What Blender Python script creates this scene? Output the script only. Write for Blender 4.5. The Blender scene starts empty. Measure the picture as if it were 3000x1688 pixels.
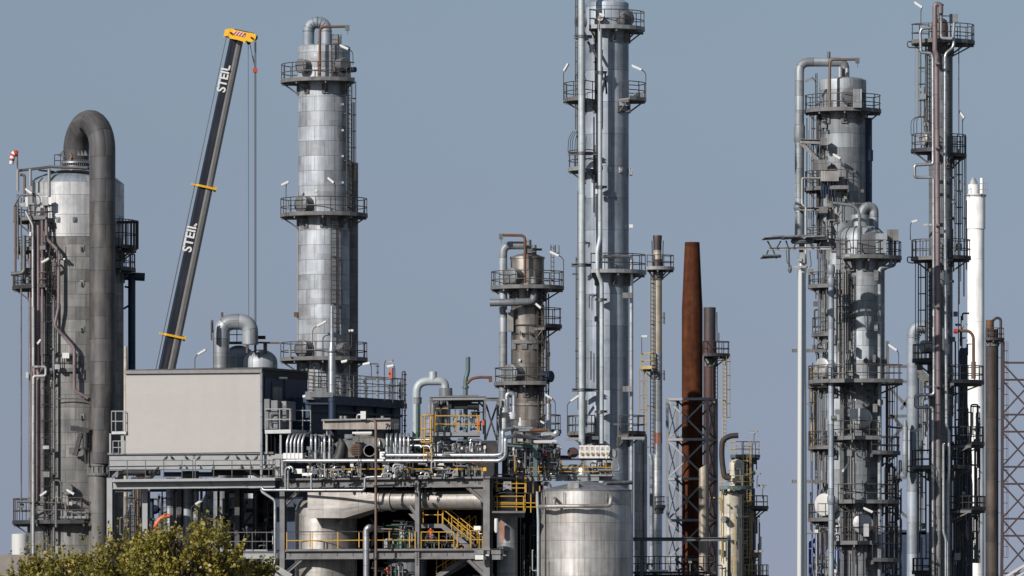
import bpy, math, random
import numpy as np
from mathutils import Vector, Matrix
random.seed(7)
R = math.radians
sc = bpy.context.scene
# ------------------------------------------------------------ camera, sky, sun, exposure
PPM, D0, HZ, CZ = 47.0, 400.0, 1800.0, 2.0          # pixels per metre at D0, horizon row, eye height
cam = bpy.data.cameras.new('camera'); camo = bpy.data.objects.new('camera', cam); sc.collection.objects.link(camo)
cam.lens = 36 * D0 / (3000 / PPM); cam.sensor_width = 36; cam.shift_y = (HZ - 844) / 3000
cam.clip_start = 1; cam.clip_end = 60000
camo.location = (0, 0, CZ); camo.rotation_euler = (R(90), 0, 0); sc.camera = camo
SAZ, SEL = R(40), R(25)                              # sun left of and behind the viewer
wd = bpy.data.worlds.new('World'); sc.world = wd; wd.use_nodes = True
nt = wd.node_tree; bg = nt.nodes['Background']
sky = nt.nodes.new('ShaderNodeTexSky'); sky.sky_type = 'NISHITA'; sky.sun_disc = False
sky.sun_elevation = SEL; sky.sun_rotation = math.pi + SAZ
sky.air_density = 1.0; sky.dust_density = 0.3; sky.ozone_density = 3.0; sky.altitude = 0
hs = nt.nodes.new('ShaderNodeHueSaturation'); hs.inputs['Saturation'].default_value = 0.6
tc = nt.nodes.new('ShaderNodeTexCoord'); mp = nt.nodes.new('ShaderNodeMapping'); mp.inputs['Location'].default_value = (0, 0, 0.16); mp.inputs['Scale'].default_value = (1, 1, 0.45)
nt.links.new(tc.outputs['Generated'], mp.inputs[0]); nt.links.new(mp.outputs[0], sky.inputs[0])
tn = nt.nodes.new('ShaderNodeMix'); tn.data_type = 'RGBA'; tn.blend_type = 'MULTIPLY'; tn.inputs[0].default_value = 1; tn.inputs[7].default_value = (0.97, 0.985, 0.99, 1)
sx = nt.nodes.new('ShaderNodeSeparateXYZ'); rp = nt.nodes.new('ShaderNodeValToRGB'); rp.color_ramp.elements[0].position = 0.01; rp.color_ramp.elements[0].color = (0.91, 0.835, 0.90, 1); rp.color_ramp.elements[1].position = 0.1; rp.color_ramp.elements[1].color = (0.94, 1.0, 1.0, 1)
nt.links.new(tc.outputs['Generated'], sx.inputs[0]); nt.links.new(sx.outputs[2], rp.inputs[0]); nt.links.new(rp.outputs[0], tn.inputs[7])
nt.links.new(sky.outputs[0], hs.inputs['Color']); nt.links.new(hs.outputs[0], tn.inputs[6]); nt.links.new(tn.outputs[2], bg.inputs['Color'])
bg.inputs['Strength'].default_value = 0.07
sl = bpy.data.lights.new('sun', 'SUN'); sl.energy = 5.0; sl.angle = R(0.5); sl.color = (1.0, 0.94, 0.87)
so = bpy.data.objects.new('sun', sl); sc.collection.objects.link(so)
tosun = Vector((-math.sin(SAZ) * math.cos(SEL), -math.cos(SAZ) * math.cos(SEL), math.sin(SEL)))
so.rotation_euler = tosun.to_track_quat('Z', 'Y').to_euler(); so.location = (-100, -50, 200)
sc.view_settings.view_transform = 'Standard'; sc.view_settings.look = 'None'
sc.view_settings.exposure = 0.0; sc.view_settings.gamma = 1
sc.cycles.max_bounces = 5

# ------------------------------------------------------------ helpers
def W(px, py, Y): return Vector(((px - 1500) / PPM * Y / D0, Y, CZ + (HZ - py) / PPM * Y / D0))
def L(p, Y=400): return p / PPM * Y / D0            # pixels -> metres at distance Y
class Grid:                                          # a vertical plane turned by 25 degrees, like the plant's grid
    def __init__(s, px, Y, b=25): s.b = R(b); s.p = Vector(((px - 1500) / PPM * Y / D0, Y)); s.u = Vector((math.cos(s.b), -math.sin(s.b), 0)); s.n = Vector((-math.sin(s.b), -math.cos(s.b), 0))
    def __call__(s, px, py, d=0.0):
        kx = (px - 1500) / PPM / D0; kz = (HZ - py) / PPM / D0
        p = s.p - Vector((s.n.x, s.n.y)) * d
        t = (kx * p.y - p.x) / (s.u.x - kx * s.u.y)
        Y = p.y + t * s.u.y
        return Vector((kx * Y, Y, CZ + kz * Y))
F = Grid(838, 395)
class MB:
    def __init__(s): s.V = []; s.F = []; s.U = []; s.M = []; s.mi = 0
    def add(s, vs, fs, uvs=None):
        o = len(s.V); s.V += [tuple(v) for v in vs]
        for k, f in enumerate(fs):
            s.F.append([i + o for i in f]); s.M.append(s.mi)
            if uvs: s.U += uvs[k]
            else:
                a, b, c = Vector(vs[f[0]]), Vector(vs[f[1]]), Vector(vs[f[-1]])
                n = (b - a).cross(c - a)
                if abs(n.z) > .7 * n.length: s.U += [(vs[i][0], vs[i][1]) for i in f]
                elif abs(n.x) > abs(n.y): s.U += [(vs[i][1], vs[i][2]) for i in f]
                else: s.U += [(vs[i][0], vs[i][2]) for i in f]
        return s
    def rings(s, rings, lens, rad, closed=True, caps=True):
        n = len(rings[0]); vs = [v for r in rings for v in r]; fs = []; us = []
        m = n if closed else n - 1
        for i in range(len(rings) - 1):
            for j in range(m):
                k = (j + 1) % n
                fs.append((i*n + j, i*n + k, (i+1)*n + k, (i+1)*n + j))
                u0 = j / n * 6.2832 * rad; u1 = (j + 1) / n * 6.2832 * rad
                us.append([(u0, lens[i]), (u1, lens[i]), (u1, lens[i+1]), (u0, lens[i+1])])
        if caps:
            for i, rev in ((0, True), (len(rings) - 1, False)):
                f = list(range(i*n, i*n + n)); f = f[::-1] if rev else f
                fs.append(tuple(f)); c = sum((Vector(v) for v in rings[i]), Vector()) / n
                us.append([(vs[q][0] - c[0], vs[q][1] - c[1] + vs[q][2] - c[2]) for q in f])
        return s.add(vs, fs, us)
    def sweep(s, pts, rs, n=10, caps=True):
        pts = [Vector(p) for p in pts]
        if not hasattr(rs, '__len__'): rs = [rs] * len(pts)
        t = (pts[1] - pts[0]).normalized(); up = Vector((0, 1, 0)) if abs(t.y) < .9 else Vector((0, 0, 1))
        a = t.cross(up).normalized(); rings = []; lens = []; ln = 0
        for i, p in enumerate(pts):
            if i: ln += (p - pts[i-1]).length
            if i == 0: tt = t
            elif i == len(pts) - 1: tt = (p - pts[i-1]).normalized()
            else: tt = ((p - pts[i-1]).normalized() + (pts[i+1] - p).normalized()).normalized()
            a = (a - tt * a.dot(tt)).normalized(); b = tt.cross(a)
            rings.append([p + (a * math.cos(q) + b * math.sin(q)) * rs[i] for q in [6.2832 * j / n for j in range(n)]]); lens.append(ln)
        return s.rings(rings, lens, max(rs), caps=caps)
    def tube(s, p, q, r, n=6, r2=None): return s.sweep([p, q], [r, r if r2 is None else r2], n)
    def path(s, pts, r, n=12, bend=None, seg=6):
        pts = [Vector(p) for p in pts]; bend = bend or r * 2.2; out = [pts[0]]
        for i in range(1, len(pts) - 1):
            p, a, b = pts[i], pts[i-1], pts[i+1]
            d1, d2 = (a - p), (b - p); l = min(bend, d1.length * .49, d2.length * .49)
            s0, s1 = p + d1.normalized() * l, p + d2.normalized() * l
            for k in range(seg + 1):
                t = k / seg; out.append(s0 * (1-t)**2 + p * 2*t*(1-t) + s1 * t*t)
        out.append(pts[-1]); return s.sweep(out, r, n)
    def lathe(s, c, prof, n=32, caps=True):            # prof: (r, z) bottom to top; seam at the back
        rings = [[(c[0] + r * math.sin(a), c[1] + r * math.cos(a), c[2] + z) for a in [-6.2832 * j / n for j in range(n)]] for r, z in prof]
        ln = [0]
        for i in range(1, len(prof)): ln.append(ln[-1] + math.hypot(prof[i][0]-prof[i-1][0], prof[i][1]-prof[i-1][1]))
        z0 = prof[0][1]; return s.rings(rings, [c[2] + z0 + l for l in ln], max(p[0] for p in prof), caps=caps)
    def box(s, c, sz, x=None, z=None):
        x = Vector(x or (1, 0, 0)).normalized(); z = Vector(z or (0, 0, 1)).normalized(); y = z.cross(x); c = Vector(c)
        vs = [c + x * (i * sz[0] / 2) + y * (j * sz[1] / 2) + z * (k * sz[2] / 2) for i in (-1, 1) for j in (-1, 1) for k in (-1, 1)]
        return s.add(vs, [(0,1,3,2), (4,6,7,5), (0,4,5,1), (2,3,7,6), (0,2,6,4), (1,5,7,3)])
    def bar(s, p, q, w, h, up=(0, 0, 1)):             # rectangular bar
        p, q = Vector(p), Vector(q); x = q - p; up = Vector(up)
        if abs(x.normalized().dot(up)) > .98: up = Vector((0, 1, 0))
        y = up.cross(x).normalized(); z = x.cross(y).normalized()
        return s.box((p + q) / 2, (x.length, w, h), x, z)
    def ibeam(s, p, q, w, h, up=(0, 0, 1), t=.03):
        p, q = Vector(p), Vector(q); x = (q - p); up = Vector(up)
        if abs(x.normalized().dot(up)) > .98: up = Vector((1, 0, 0))
        y = up.cross(x).normalized(); z = x.cross(y).normalized()
        for k in (-1, 1): s.box((p + q)/2 + z * k * (h/2 - t/2), (x.length, w, t), x, z)
        return s.box((p + q)/2, (x.length, t * .8, h - 2*t), x, z)
    def plate(s, poly, th):                            # polygon (list of Vector) extruded along th
        n = len(poly); vs = list(poly) + [Vector(p) + Vector(th) for p in poly]
        return s.add(vs, [tuple(range(n)), tuple(range(2*n-1, n-1, -1))] + [(i, i+n, (i+1) % n + n, (i+1) % n) for i in range(n)])
    def rail(s, pts, h=1.1, sp=1.1, r=.031, mids=(.5,), loop=False):
        pts = [Vector(p) for p in pts]; up = Vector((0, 0, 1))
        for f in (1.0,) + tuple(mids): s.sweep([p + up * h * f for p in pts], r, 5)
        acc = 0; s.tube(pts[0], pts[0] + up * h, r, 5)
        for a, b in zip(pts, pts[1:]):
            l = (b - a).length; k = 0
            while acc + (l - k) >= sp:
                k += sp - acc; acc = 0; p = a.lerp(b, min(1, k / l)); s.tube(p, p + up * h, r, 5)
            acc += l - k
        s.tube(pts[-1], pts[-1] + up * h, r, 5); return s
ORG = {}
def mkobj(name, mb, mats, parent=None, org=None, smooth=34):
    org = Vector(org) if org is not None else (ORG[parent.name] if parent else Vector((0, 0, 0)))
    me = bpy.data.meshes.new(name)
    me.from_pydata([tuple(Vector(v) - org) for v in mb.V], [], mb.F)
    uv = me.uv_layers.new(name='uv'); uv.data.foreach_set('uv', [c for u in mb.U for c in u])
    mats = mats if isinstance(mats, (list, tuple)) else [mats]
    for m in mats: me.materials.append(M[m] if isinstance(m, str) else m)
    if len(mats) > 1: me.polygons.foreach_set('material_index', mb.M)
    me.validate(); me.shade_smooth()
    me.set_sharp_from_angle(angle=R(smooth))
    o = bpy.data.objects.new(name, me); sc.collection.objects.link(o); ORG[o.name] = org
    if parent: o.parent = parent
    else: o.location = org
    return o
def part(parent, name, mb, mat, label=None):
    o = mkobj(name, mb, mat, parent)
    if label: o['label'] = label
    return o
def tag(o, label, cat, group=None):
    o['label'] = label; o['category'] = cat
    if group: o['group'] = group
    return o
def thing(name, loc, label, cat, group=None):
    o = bpy.data.objects.new(name, None); sc.collection.objects.link(o); o.location = loc; ORG[o.name] = Vector(loc)
    return tag(o, label, cat, group)
def solo(name, mb, mat, label, cat, group=None, org=None):
    if org is None:
        a = np.array(mb.V); org = ((a[:, 0].min() + a[:, 0].max()) / 2, (a[:, 1].min() + a[:, 1].max()) / 2, a[:, 2].min())
    return tag(mkobj(name, mb, mat, None, org), label, cat, group)

# ------------------------------------------------------------ materials (texture coordinates are metres along each surface)
M = {}
def mat(name, col, metal=0.0, rough=.5, seam=None, var=.06, stain=None, st_amt=.0, st_sc=(3.0, .35), patch=None, patch_sc=(1.7, .9), patch_amt=.5, bump=.0, mort=.4, grain=.12, spec=.5):
    m = bpy.data.materials.new(name); m.use_nodes = True; t = m.node_tree; N = t.nodes; K = t.links
    b = N['Principled BSDF']; b.inputs['Metallic'].default_value = metal; b.inputs['Roughness'].default_value = rough
    b.inputs['Specular IOR Level'].default_value = spec
    uv = N.new('ShaderNodeUVMap'); uv.uv_map = 'uv'
    def c4(c, f=1): return (min(1, c[0]*f), min(1, c[1]*f), min(1, c[2]*f), 1)
    def noise(sc_, x, y, det=4):
        mp = N.new('ShaderNodeMapping'); mp.inputs['Scale'].default_value = (x, y, 1); K.new(uv.outputs[0], mp.inputs[0])
        n = N.new('ShaderNodeTexNoise'); n.inputs['Scale'].default_value = sc_; n.inputs['Detail'].default_value = det; K.new(mp.outputs[0], n.inputs['Vector']); return n
    def ramp(src, lo, hi):
        r = N.new('ShaderNodeMapRange'); r.inputs['From Min'].default_value = lo; r.inputs['From Max'].default_value = hi; K.new(src, r.inputs['Value']); return r.outputs[0]
    def mix(f, a, c):
        x = N.new('ShaderNodeMix'); x.data_type = 'RGBA'
        if isinstance(f, float): x.inputs[0].default_value = f
        else: K.new(f, x.inputs[0])
        for i, v in ((6, a), (7, c)):
            if isinstance(v, tuple): x.inputs[i].default_value = v
            else: K.new(v, x.inputs[i])
        return x.outputs[2]
    cur = c4(col)
    n1 = noise(1, 2.3, 2.3); cur = mix(ramp(n1.outputs[0], .3, .7), c4(col, 1 - grain), c4(col, 1 + grain))
    seamfac = None
    if patch:
        for k, (pw, ph) in enumerate((patch_sc, (patch_sc[0] * .55, patch_sc[1] * .6))):
            p = N.new('ShaderNodeTexBrick'); p.offset = .37; p.inputs['Scale'].default_value = 1; p.inputs['Brick Width'].default_value = pw; p.inputs['Row Height'].default_value = ph
            p.inputs['Mortar Size'].default_value = .0; p.inputs['Color1'].default_value = (0, 0, 0, 1); p.inputs['Color2'].default_value = (1, 1, 1, 1)
            K.new(uv.outputs[0], p.inputs['Vector'])
            cur = mix(ramp(p.outputs['Color'], patch_amt, patch_amt + .04), cur, c4(patch, 1 - .12 * k))
    if seam:
        p = N.new('ShaderNodeTexBrick'); p.offset = .5; p.inputs['Scale'].default_value = 1; p.inputs['Brick Width'].default_value = seam[0]; p.inputs['Row Height'].default_value = seam[1]
        p.inputs['Mortar Size'].default_value = seam[2] if len(seam) > 2 else .018; p.inputs['Mortar Smooth'].default_value = .3
        p.inputs['Color1'].default_value = (1 - var * 2,) * 3 + (1,); p.inputs['Color2'].default_value = (1 + var * 2,) * 3 + (1,); p.inputs['Mortar'].default_value = (mort,) * 3 + (1,)
        K.new(uv.outputs[0], p.inputs['Vector'])
        mu = N.new('ShaderNodeMix'); mu.data_type = 'RGBA'; mu.blend_type = 'MULTIPLY'; mu.inputs[0].default_value = 1
        K.new(cur, mu.inputs[6]); K.new(p.outputs['Color'], mu.inputs[7]); cur = mu.outputs[2]
    if seam and name != 'beige_panel':
        for (a_, b_, lo_, hi_) in ((5.0, .22, .80, 1.12), (.7, .5, .82, 1.14)):
            ns = noise(1, a_, b_, 5); rg = N.new('ShaderNodeMapRange'); rg.inputs['From Min'].default_value = .32; rg.inputs['From Max'].default_value = .68; rg.inputs['To Min'].default_value = lo_; rg.inputs['To Max'].default_value = hi_; K.new(ns.outputs[0], rg.inputs['Value'])
            vm = N.new('ShaderNodeVectorMath'); vm.operation = 'SCALE'; K.new(cur, vm.inputs[0]); K.new(rg.outputs[0], vm.inputs['Scale']); cur = vm.outputs[0]
    if stain:
        n2 = noise(1, *st_sc, 6); n3 = noise(1, .5, .4, 3)
        a = N.new('ShaderNodeMath'); a.operation = 'MULTIPLY'; K.new(ramp(n2.outputs[0], .42, .68), a.inputs[0]); K.new(ramp(n3.outputs[0], .35, .65), a.inputs[1])
        a2 = N.new('ShaderNodeMath'); a2.operation = 'MULTIPLY'; a2.inputs[1].default_value = st_amt; K.new(a.outputs[0], a2.inputs[0])
        cur = mix(a2.outputs[0], cur, c4(stain))
    K.new(cur, b.inputs['Base Color'])
    if metal > .3:
        n4 = noise(1, 1.2, 3); r = N.new('ShaderNodeMapRange'); r.inputs['To Min'].default_value = rough - .08; r.inputs['To Max'].default_value = rough + .12; K.new(n4.outputs[0], r.inputs['Value']); K.new(r.outputs[0], b.inputs['Roughness'])
    if bump:
        n5 = noise(1, 1.1, .8, 2); bp = N.new('ShaderNodeBump'); bp.inputs['Distance'].default_value = bump; bp.inputs['Strength'].default_value = .6; K.new(n5.outputs[0], bp.inputs['Height']); K.new(bp.outputs[0], b.inputs['Normal'])
    M[name] = m; return m
mat('patched_cladding', (.285, .30, .325), .35, .58, (1.35, .95), .05, (.18, .17, .17), .6, (2.5, .25), (.40, .43, .47), (1.35, .95), .5, .02)
mat('blue_grey_cladding', (.255, .295, .345), .35, .58, (2.3, 2.02), .05, (.22, .22, .23), .45, (2.5, .2), (.345, .39, .45), (2.3, 2.02), .62, .012)
mat('weathered_cladding', (.165, .165, .165), .2, .65, (1.3, .8), .06, (.05, .05, .052), .8, (2.2, .3), (.215, .212, .207), (1.3, .8), .6, .015)
mat('bright_cladding', (.40, .41, .42), .4, .5, (1.9, 1.25), .05, (.28, .28, .28), .5, (2, .4), (.46, .46, .465), (1.9, 1.25), .5, .015)
mat('grey_cladding', (.24, .26, .28), .35, .56, (1.5, .95), .06, (.12, .12, .12), .6, (2.5, .3), (.33, .36, .39), (1.5, .95), .6, .015)
mat('manway_grey', (.13, .135, .145), .2, .5, None, .0, (.07, .07, .07), .4)
mat('dull_cladding', (.175, .19, .205), .3, .56, (1.3, .9), .06, (.09, .09, .1), .6, (3, .3), None, bump=.015)
mat('stainless_tank', (.41, .405, .40), .55, .5, (2.45, 1.08, .012), .05, (.20, .15, .12), .8, (4.5, .10), (.47, .465, .46), (2.45, 1.08), .6, .014)
mat('stained_stainless', (.33, .315, .30), .5, .5, (1.3, 1.15, .012), .06, (.13, .085, .055), .8, (4, .2), None, bump=.02)
mat('sooty_stainless', (.20, .18, .165), .6, .42, (1.3, 1.2, .014), .1, (.06, .05, .045), .85, (2.2, .3), (.31, .285, .265), (1.3, 1.2), .66, .012)
mat('silver_insulation', (.44, .455, .48), .75, .36, (9, .9, .016), .05, (.25, .24, .23), .3, (4, 1), None, bump=.008)
mat('pale_pipe_paint', (.37, .41, .43), .1, .5, (9, 3.1, .014), .03, (.3, .3, .28), .3, (4, .2))
mat('grey_duct', (.17, .168, .165), .2, .6, (9, 2.4, .02), .08, (.06, .055, .05), .85, (3, .2))
mat('dark_duct', (.066, .066, .070), .2, .6, (9, 1.45, .03), .14, (.15, .13, .115), .75, (2.2, .4), None, bump=.02)
mat('dull_pipe', (.14, .147, .155), .35, .5, (9, 1.4, .02), .05, (.12, .1, .09), .5, (3, .4))
mat('pink_pipe', (.19, .145, .155), .2, .5, (9, 2.2, .02), .06, (.14, .09, .09), .6, (5, .4))
mat('steel_paint', (.145, .145, .148), .0, .6, None, .0, (.05, .042, .038), .8, (1.2, 1.2), grain=.15, spec=.25)
mat('light_steel', (.23, .24, .25), .15, .5, None, .0, (.19, .18, .17), .5, (1.5, 1.5), grain=.08)
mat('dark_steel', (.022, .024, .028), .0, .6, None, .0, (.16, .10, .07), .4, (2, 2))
mat('rail_steel', (.062, .06, .058), .3, .55, None, .0, (.16, .09, .06), .7, (1.2, 1.2))
mat('galvanised_rail', (.36, .37, .37), .3, .5, None, .0, (.3, .28, .26), .4, (2, 2))
mat('pale_rail', (.15, .155, .16), .3, .5, None, .0, (.15, .13, .12), .5, (2, 2))
mat('yellow_paint', (.46, .26, .035), 0, .5, None, .0, (.35, .22, .08), .4, (3, 3))
mat('faded_yellow', (.36, .27, .12), 0, .6, None, .0, (.25, .18, .1), .5, (3, 3))
mat('rust', (.13, .06, .03), .1, .75, None, .0, (.05, .03, .025), .7, (2.5, .8), grain=.25)
mat('rust_stack', (.060, .021, .011), .0, .9, (9, 2.4, .012), .1, (.15, .046, .014), .8, (2.2, .16), grain=.3, mort=.6, spec=.15)
mat('brown_pipe', (.13, .09, .07), .2, .55, None, .0, (.10, .055, .035), .6, (4, .4))
mat('burnt_steel', (.045, .042, .045), .3, .55, None, .0, (.15, .06, .045), .7, (2.5, .4))
mat('scorched_steel', (.065, .032, .03), .2, .6, (9, 2.2, .02), .1, (.05, .035, .035), .8, (3, .3))
mat('cream_cladding', (.52, .485, .40), .05, .55, (2.4, 1.6, .02), .04, (.3, .26, .2), .5, (3, .3), mort=.6)
mat('white_paint', (.50, .50, .49), .0, .4, None, .0, (.5, .48, .45), .35, (3, .6), grain=.03)
mat('white_stack', (.86, .86, .85), .0, .45, (9, 5.5, .03), .02, (.6, .58, .55), .3, (3, .3), grain=.02, mort=.7)
mat('mast_paint', (.42, .44, .45), .25, .22, None, .0, None, grain=.03)
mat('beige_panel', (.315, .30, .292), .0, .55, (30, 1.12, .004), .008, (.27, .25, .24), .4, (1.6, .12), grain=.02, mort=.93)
mat('navy_shade_wall', (.022, .040, .080), .0, .6, (1.1, 9, .02), .06, None, grain=.1)  # navy that also carries the shade of the house's side wall
mat('interior_shade', (.007, .008, .012), .0, .8, None, .0, None, spec=.08)  # near-black that paints in the deep shade of open bays
mat('navy_shade_cladding', (.010, .026, .062), .0, .6, (1.6, 1.4, .02), .12, (.08, .09, .1), .3, (3, .4))  # navy that also carries shade on the vent and bypass pipes
mat('crane_navy', (.006, .009, .018), .0, .5, None, .0, (.25, .26, .28), .12, (9, .2), grain=.1, spec=.3)
mat('boom_grey', (.30, .29, .28), .3, .42, None, .0, (.14, .14, .15), .6, (7, .12), grain=.1)
mat('crane_yellow', (.78, .42, .02), .0, .38, None, .0, (.4, .25, .05), .2, (3, 3), grain=.05)
mat('warning_red', (.45, .03, .03), 0, .45, None, .0, None)
mat('signal_orange', (.55, .10, .04), 0, .45, None, .0, None)
mat('hydrant_red', (.40, .04, .025), 0, .4, None, .0, None)
mat('teal_paint', (.07, .12, .12), .1, .5, None, .0, (.2, .2, .18), .4, (3, 1))
mat('green_paint', (.025, .10, .05), .1, .45, None, .0, None)
mat('blue_paint', (.04, .09, .28), .1, .45, None, .0, None)
mat('cable', (.03, .03, .035), .2, .5, None, .0, None)
mat('black_glass', (.01, .012, .014), .0, .12, None, .0, None)
mat('black_rubber', (.012, .012, .012), .0, .7, None, .0, None)
mat('dirty_duct', (.24, .215, .195), .2, .6, (1.1, 9, .015), .1, (.05, .04, .032), .95, (4.5, .5), None, bump=.015)
mat('foil', (.75, .74, .70), .95, .3, None, .0, (.3, .27, .22), .4, (4, 4), bump=.08)
mat('concrete', (.22, .20, .18), 0, .85, None, .0, (.15, .13, .12), .6, (1.5, 1.5))
mat('gravel_ground', (.08, .075, .07), 0, .9, None, .0, (.08, .075, .07), .6, (.3, .3))
mat('bird_grey', (.025, .026, .03), 0, .6, None, .0, None)
mat('bark', (.07, .05, .035), 0, .85, None, .0, None)
mat('stack_beige', (.38, .33, .27), .35, .5, (9, 2.6, .02), .06, (.25, .2, .15), .6, (3, .3))
mat('stack_rust_band', (.22, .09, .06), .1, .6, None, .0, (.4, .38, .36), .6, (3, 1))
mat('far_rust', (.042, .032, .028), .1, .7, (9, 3, .03), .15, (.13, .105, .08), .8, (1.2, .12))
mat('paper_white', (.60, .60, .59), 0, .5, None, .0, None, grain=.01)
def leafmat(name, cols):
    m = bpy.data.materials.new(name); m.use_nodes = True; t = m.node_tree; N = t.nodes; K = t.links
    b = N['Principled BSDF']; b.inputs['Roughness'].default_value = .5
    g = N.new('ShaderNodeNewGeometry'); n = N.new('ShaderNodeTexNoise'); n.inputs['Scale'].default_value = .9; K.new(g.outputs['Position'], n.inputs['Vector'])
    a = N.new('ShaderNodeMath'); a.operation = 'MULTIPLY_ADD'; a.inputs[1].default_value = .45; K.new(g.outputs['Random Per Island'], a.inputs[0])
    K.new(n.outputs[0], a.inputs[2]); r = N.new('ShaderNodeValToRGB'); e = r.color_ramp.elements
    e[0].position = .4; e[0].color = cols[0] + (1,); e[1].position = 1.0; e[1].color = cols[2] + (1,)
    x = e.new(.72); x.color = cols[1] + (1,)
    K.new(a.outputs[0], r.inputs[0]); K.new(r.outputs[0], b.inputs['Base Color'])
    tr = N.new('ShaderNodeBsdfTranslucent'); K.new(r.outputs[0], tr.inputs['Color']); mx = N.new('ShaderNodeMixShader'); mx.inputs[0].default_value = .35
    K.new(b.outputs[0], mx.inputs[1]); K.new(tr.outputs[0], mx.inputs[2]); K.new(mx.outputs[0], N['Material Output'].inputs['Surface'])
    M[name] = m
leafmat('leaves', ((.095, .10, .015), (.225, .195, .03), (.40, .32, .075)))

# ------------------------------------------------------------ ground
g = MB(); gx, gy = 3000, 20000
g.add([(-gx, -500, 0), (gx, -500, 0), (gx, gy, 0), (-gx, gy, 0)], [(0, 1, 2, 3)])
o = mkobj('ground', g, 'gravel_ground'); o['kind'] = 'structure'; o['label'] = 'flat gravelled ground of the plant'

# ------------------------------------------------------------ plant building blocks
class Col:                                           # a round vessel: centre column, distance, radius in pixels
    def __init__(s, cx, Y, r, name=None, label=None, cat='column', group=None):
        s.cx, s.Y, s.r = cx, Y, r; s.c = W(cx, 1800, Y); s.c.z = 0
        s.rm = L(r, Y)
        if name: s.o = thing(name, (s.c.x, s.c.y, 0), label, cat, group)
    def z(s, py): return CZ + (HZ - py) / PPM * s.Y / D0
    def m(s, p): return L(p, s.Y)
    def pt(s, ang, rad, z): return Vector((s.c.x + rad * math.sin(ang), s.c.y - rad * math.cos(ang), z))
    def shell(s, prof, mt, name='shell', n=40, cx=None, label=None):   # prof: (r_px, y_px) top to bottom
        mb = MB(); pr = [(max(.005, s.m(r)), s.z(y)) for r, y in prof][::-1]
        c = s.c.copy()
        if cx is not None: c.x = W(cx, 0, s.Y).x
        if pr[0][1] > 0 and prof[-1][1] >= 1688: pr[0] = (pr[0][0], 0)
        mb.lathe((c.x, c.y, 0), pr, n); return part(s.o, name, mb, mt, label)
    def platform(s, xl, xr, y, rt, mt='steel_paint', rm='rail_steel', wrap=True, br=True, sp=.95, back=125, label=None):
        lo, hi = s.cx - xl, xr - s.cx; Rr = max(lo, hi); Rm = s.m(Rr); z = s.z(y); h = s.z(rt) - z
        def ang(v): return math.asin(max(-1, min(1, v / Rr)))
        a0 = -R(back) if lo >= Rr * .97 else ang(-lo); a1 = R(back) if hi >= Rr * .97 else ang(hi)
        rin = s.m(s.r) * .96; n = max(3, int((a1 - a0) / R(12))); A = [a0 + (a1 - a0) * i / n for i in range(n + 1)]
        d = MB(); t = .09; vs = []
        for a in A: vs += [s.pt(a, rin, z - t), s.pt(a, Rm, z - t), s.pt(a, Rm, z), s.pt(a, rin, z)]
        fs = []
        for i in range(n):
            b = i * 4
            fs += [(b, b+4, b+5, b+1), (b+1, b+5, b+6, b+2), (b+2, b+6, b+7, b+3)]
        fs += [(0, 1, 2, 3), (n*4+3, n*4+2, n*4+1, n*4)]; d.add(vs, fs)
        for i in range(n):                           # kick plate
            p, q = s.pt(A[i], Rm + .012, z + .02), s.pt(A[i+1], Rm + .012, z + .02); d.bar(p, q, .015, .24)
        kbs = []
        if br:
            k = max(2, int((a1 - a0) / R(38)))
            for i in range(k + 1):
                a = a0 + (a1 - a0) * i / k; tn = Vector((math.cos(a), math.sin(a), 0)) * .05; dd = min(1.1, (Rm - rin) * .75)
                if abs(a) > R(120): continue
                dd = min(.75, dd); kb = MB(); kbs.append(kb); kb.bar(s.pt(a, rin, z - t - .09), s.pt(a, Rm - .05, z - t - .09), .09, .16); kb.bar(s.pt(a, rin, z - t - dd), s.pt(a, Rm - .25, z - t - .12), .07, .09)
                kb.box(s.pt(a, s.rm + .03, z - t - dd * .6), (.4, .1, .6), tn)
        deck = part(s.o, 'platform', d, mt, label)
        for kb in kbs: part(deck, 'bracket', kb, 'steel_paint')
        rb = MB(); pts = [s.pt(a, Rm - .04, z) for a in A]
        if lo < Rr * .97 or a0 < -R(90): pts = [s.pt(a0, rin + .1, z)] + pts
        if hi < Rr * .97 or a1 > R(90): pts = pts + [s.pt(a1, rin + .1, z)]
        rb.rail(pts, h, sp); part(deck, 'railing', rb, rm)
        return deck
    def ladder(s, px, y0, y1, cage=True, mt='rail_steel', gap=9, flip=0, dx=None):
        a = math.asin(max(-1, min(1, (px - s.cx) / (s.r + gap)))) if dx is None else dx
        if flip: a = math.pi - a
        rad = s.m(s.r + gap); z1, z0 = s.z(y0), s.z(y1); tn = Vector((math.cos(a), math.sin(a), 0)); nn = Vector((math.sin(a), -math.cos(a), 0))
        lb = MB(); w = .24
        for k in (-1, 1): lb.bar(s.pt(a, rad, z0) + tn*w*k, s.pt(a, rad, z1) + tn*w*k, .05, .05, nn)
        z = z0 + .15
        while z < z1: lb.tube(s.pt(a, rad, z) - tn*w, s.pt(a, rad, z) + tn*w, .018, 4); z += .3
        z = z0 + .5
        while z < z1: lb.bar(s.pt(a, s.rm, z), s.pt(a, rad, z), .3, .05); z += 3
        lo = part(s.o, 'ladder', lb, mt)
        if cage:
            cb = MB(); rr = .37; z = z0 + 2.2
            qs = [R(-100 + 200 * i / 8) for i in range(9)]
            def cp(q, z): return s.pt(a, rad, z) + nn * (rr * math.cos(q) + .1) + tn * rr * math.sin(q)
            while z < z1 + .01:
                cb.sweep([cp(q, z) for q in qs], .022, 4); z += 1.05
            for q in (qs[0], qs[2], qs[4], qs[6], qs[8]): cb.tube(cp(q, z0 + 2.2), cp(q, z1), .016, 4)
            part(lo, 'safety_cage', cb, mt)
        return lo
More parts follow.
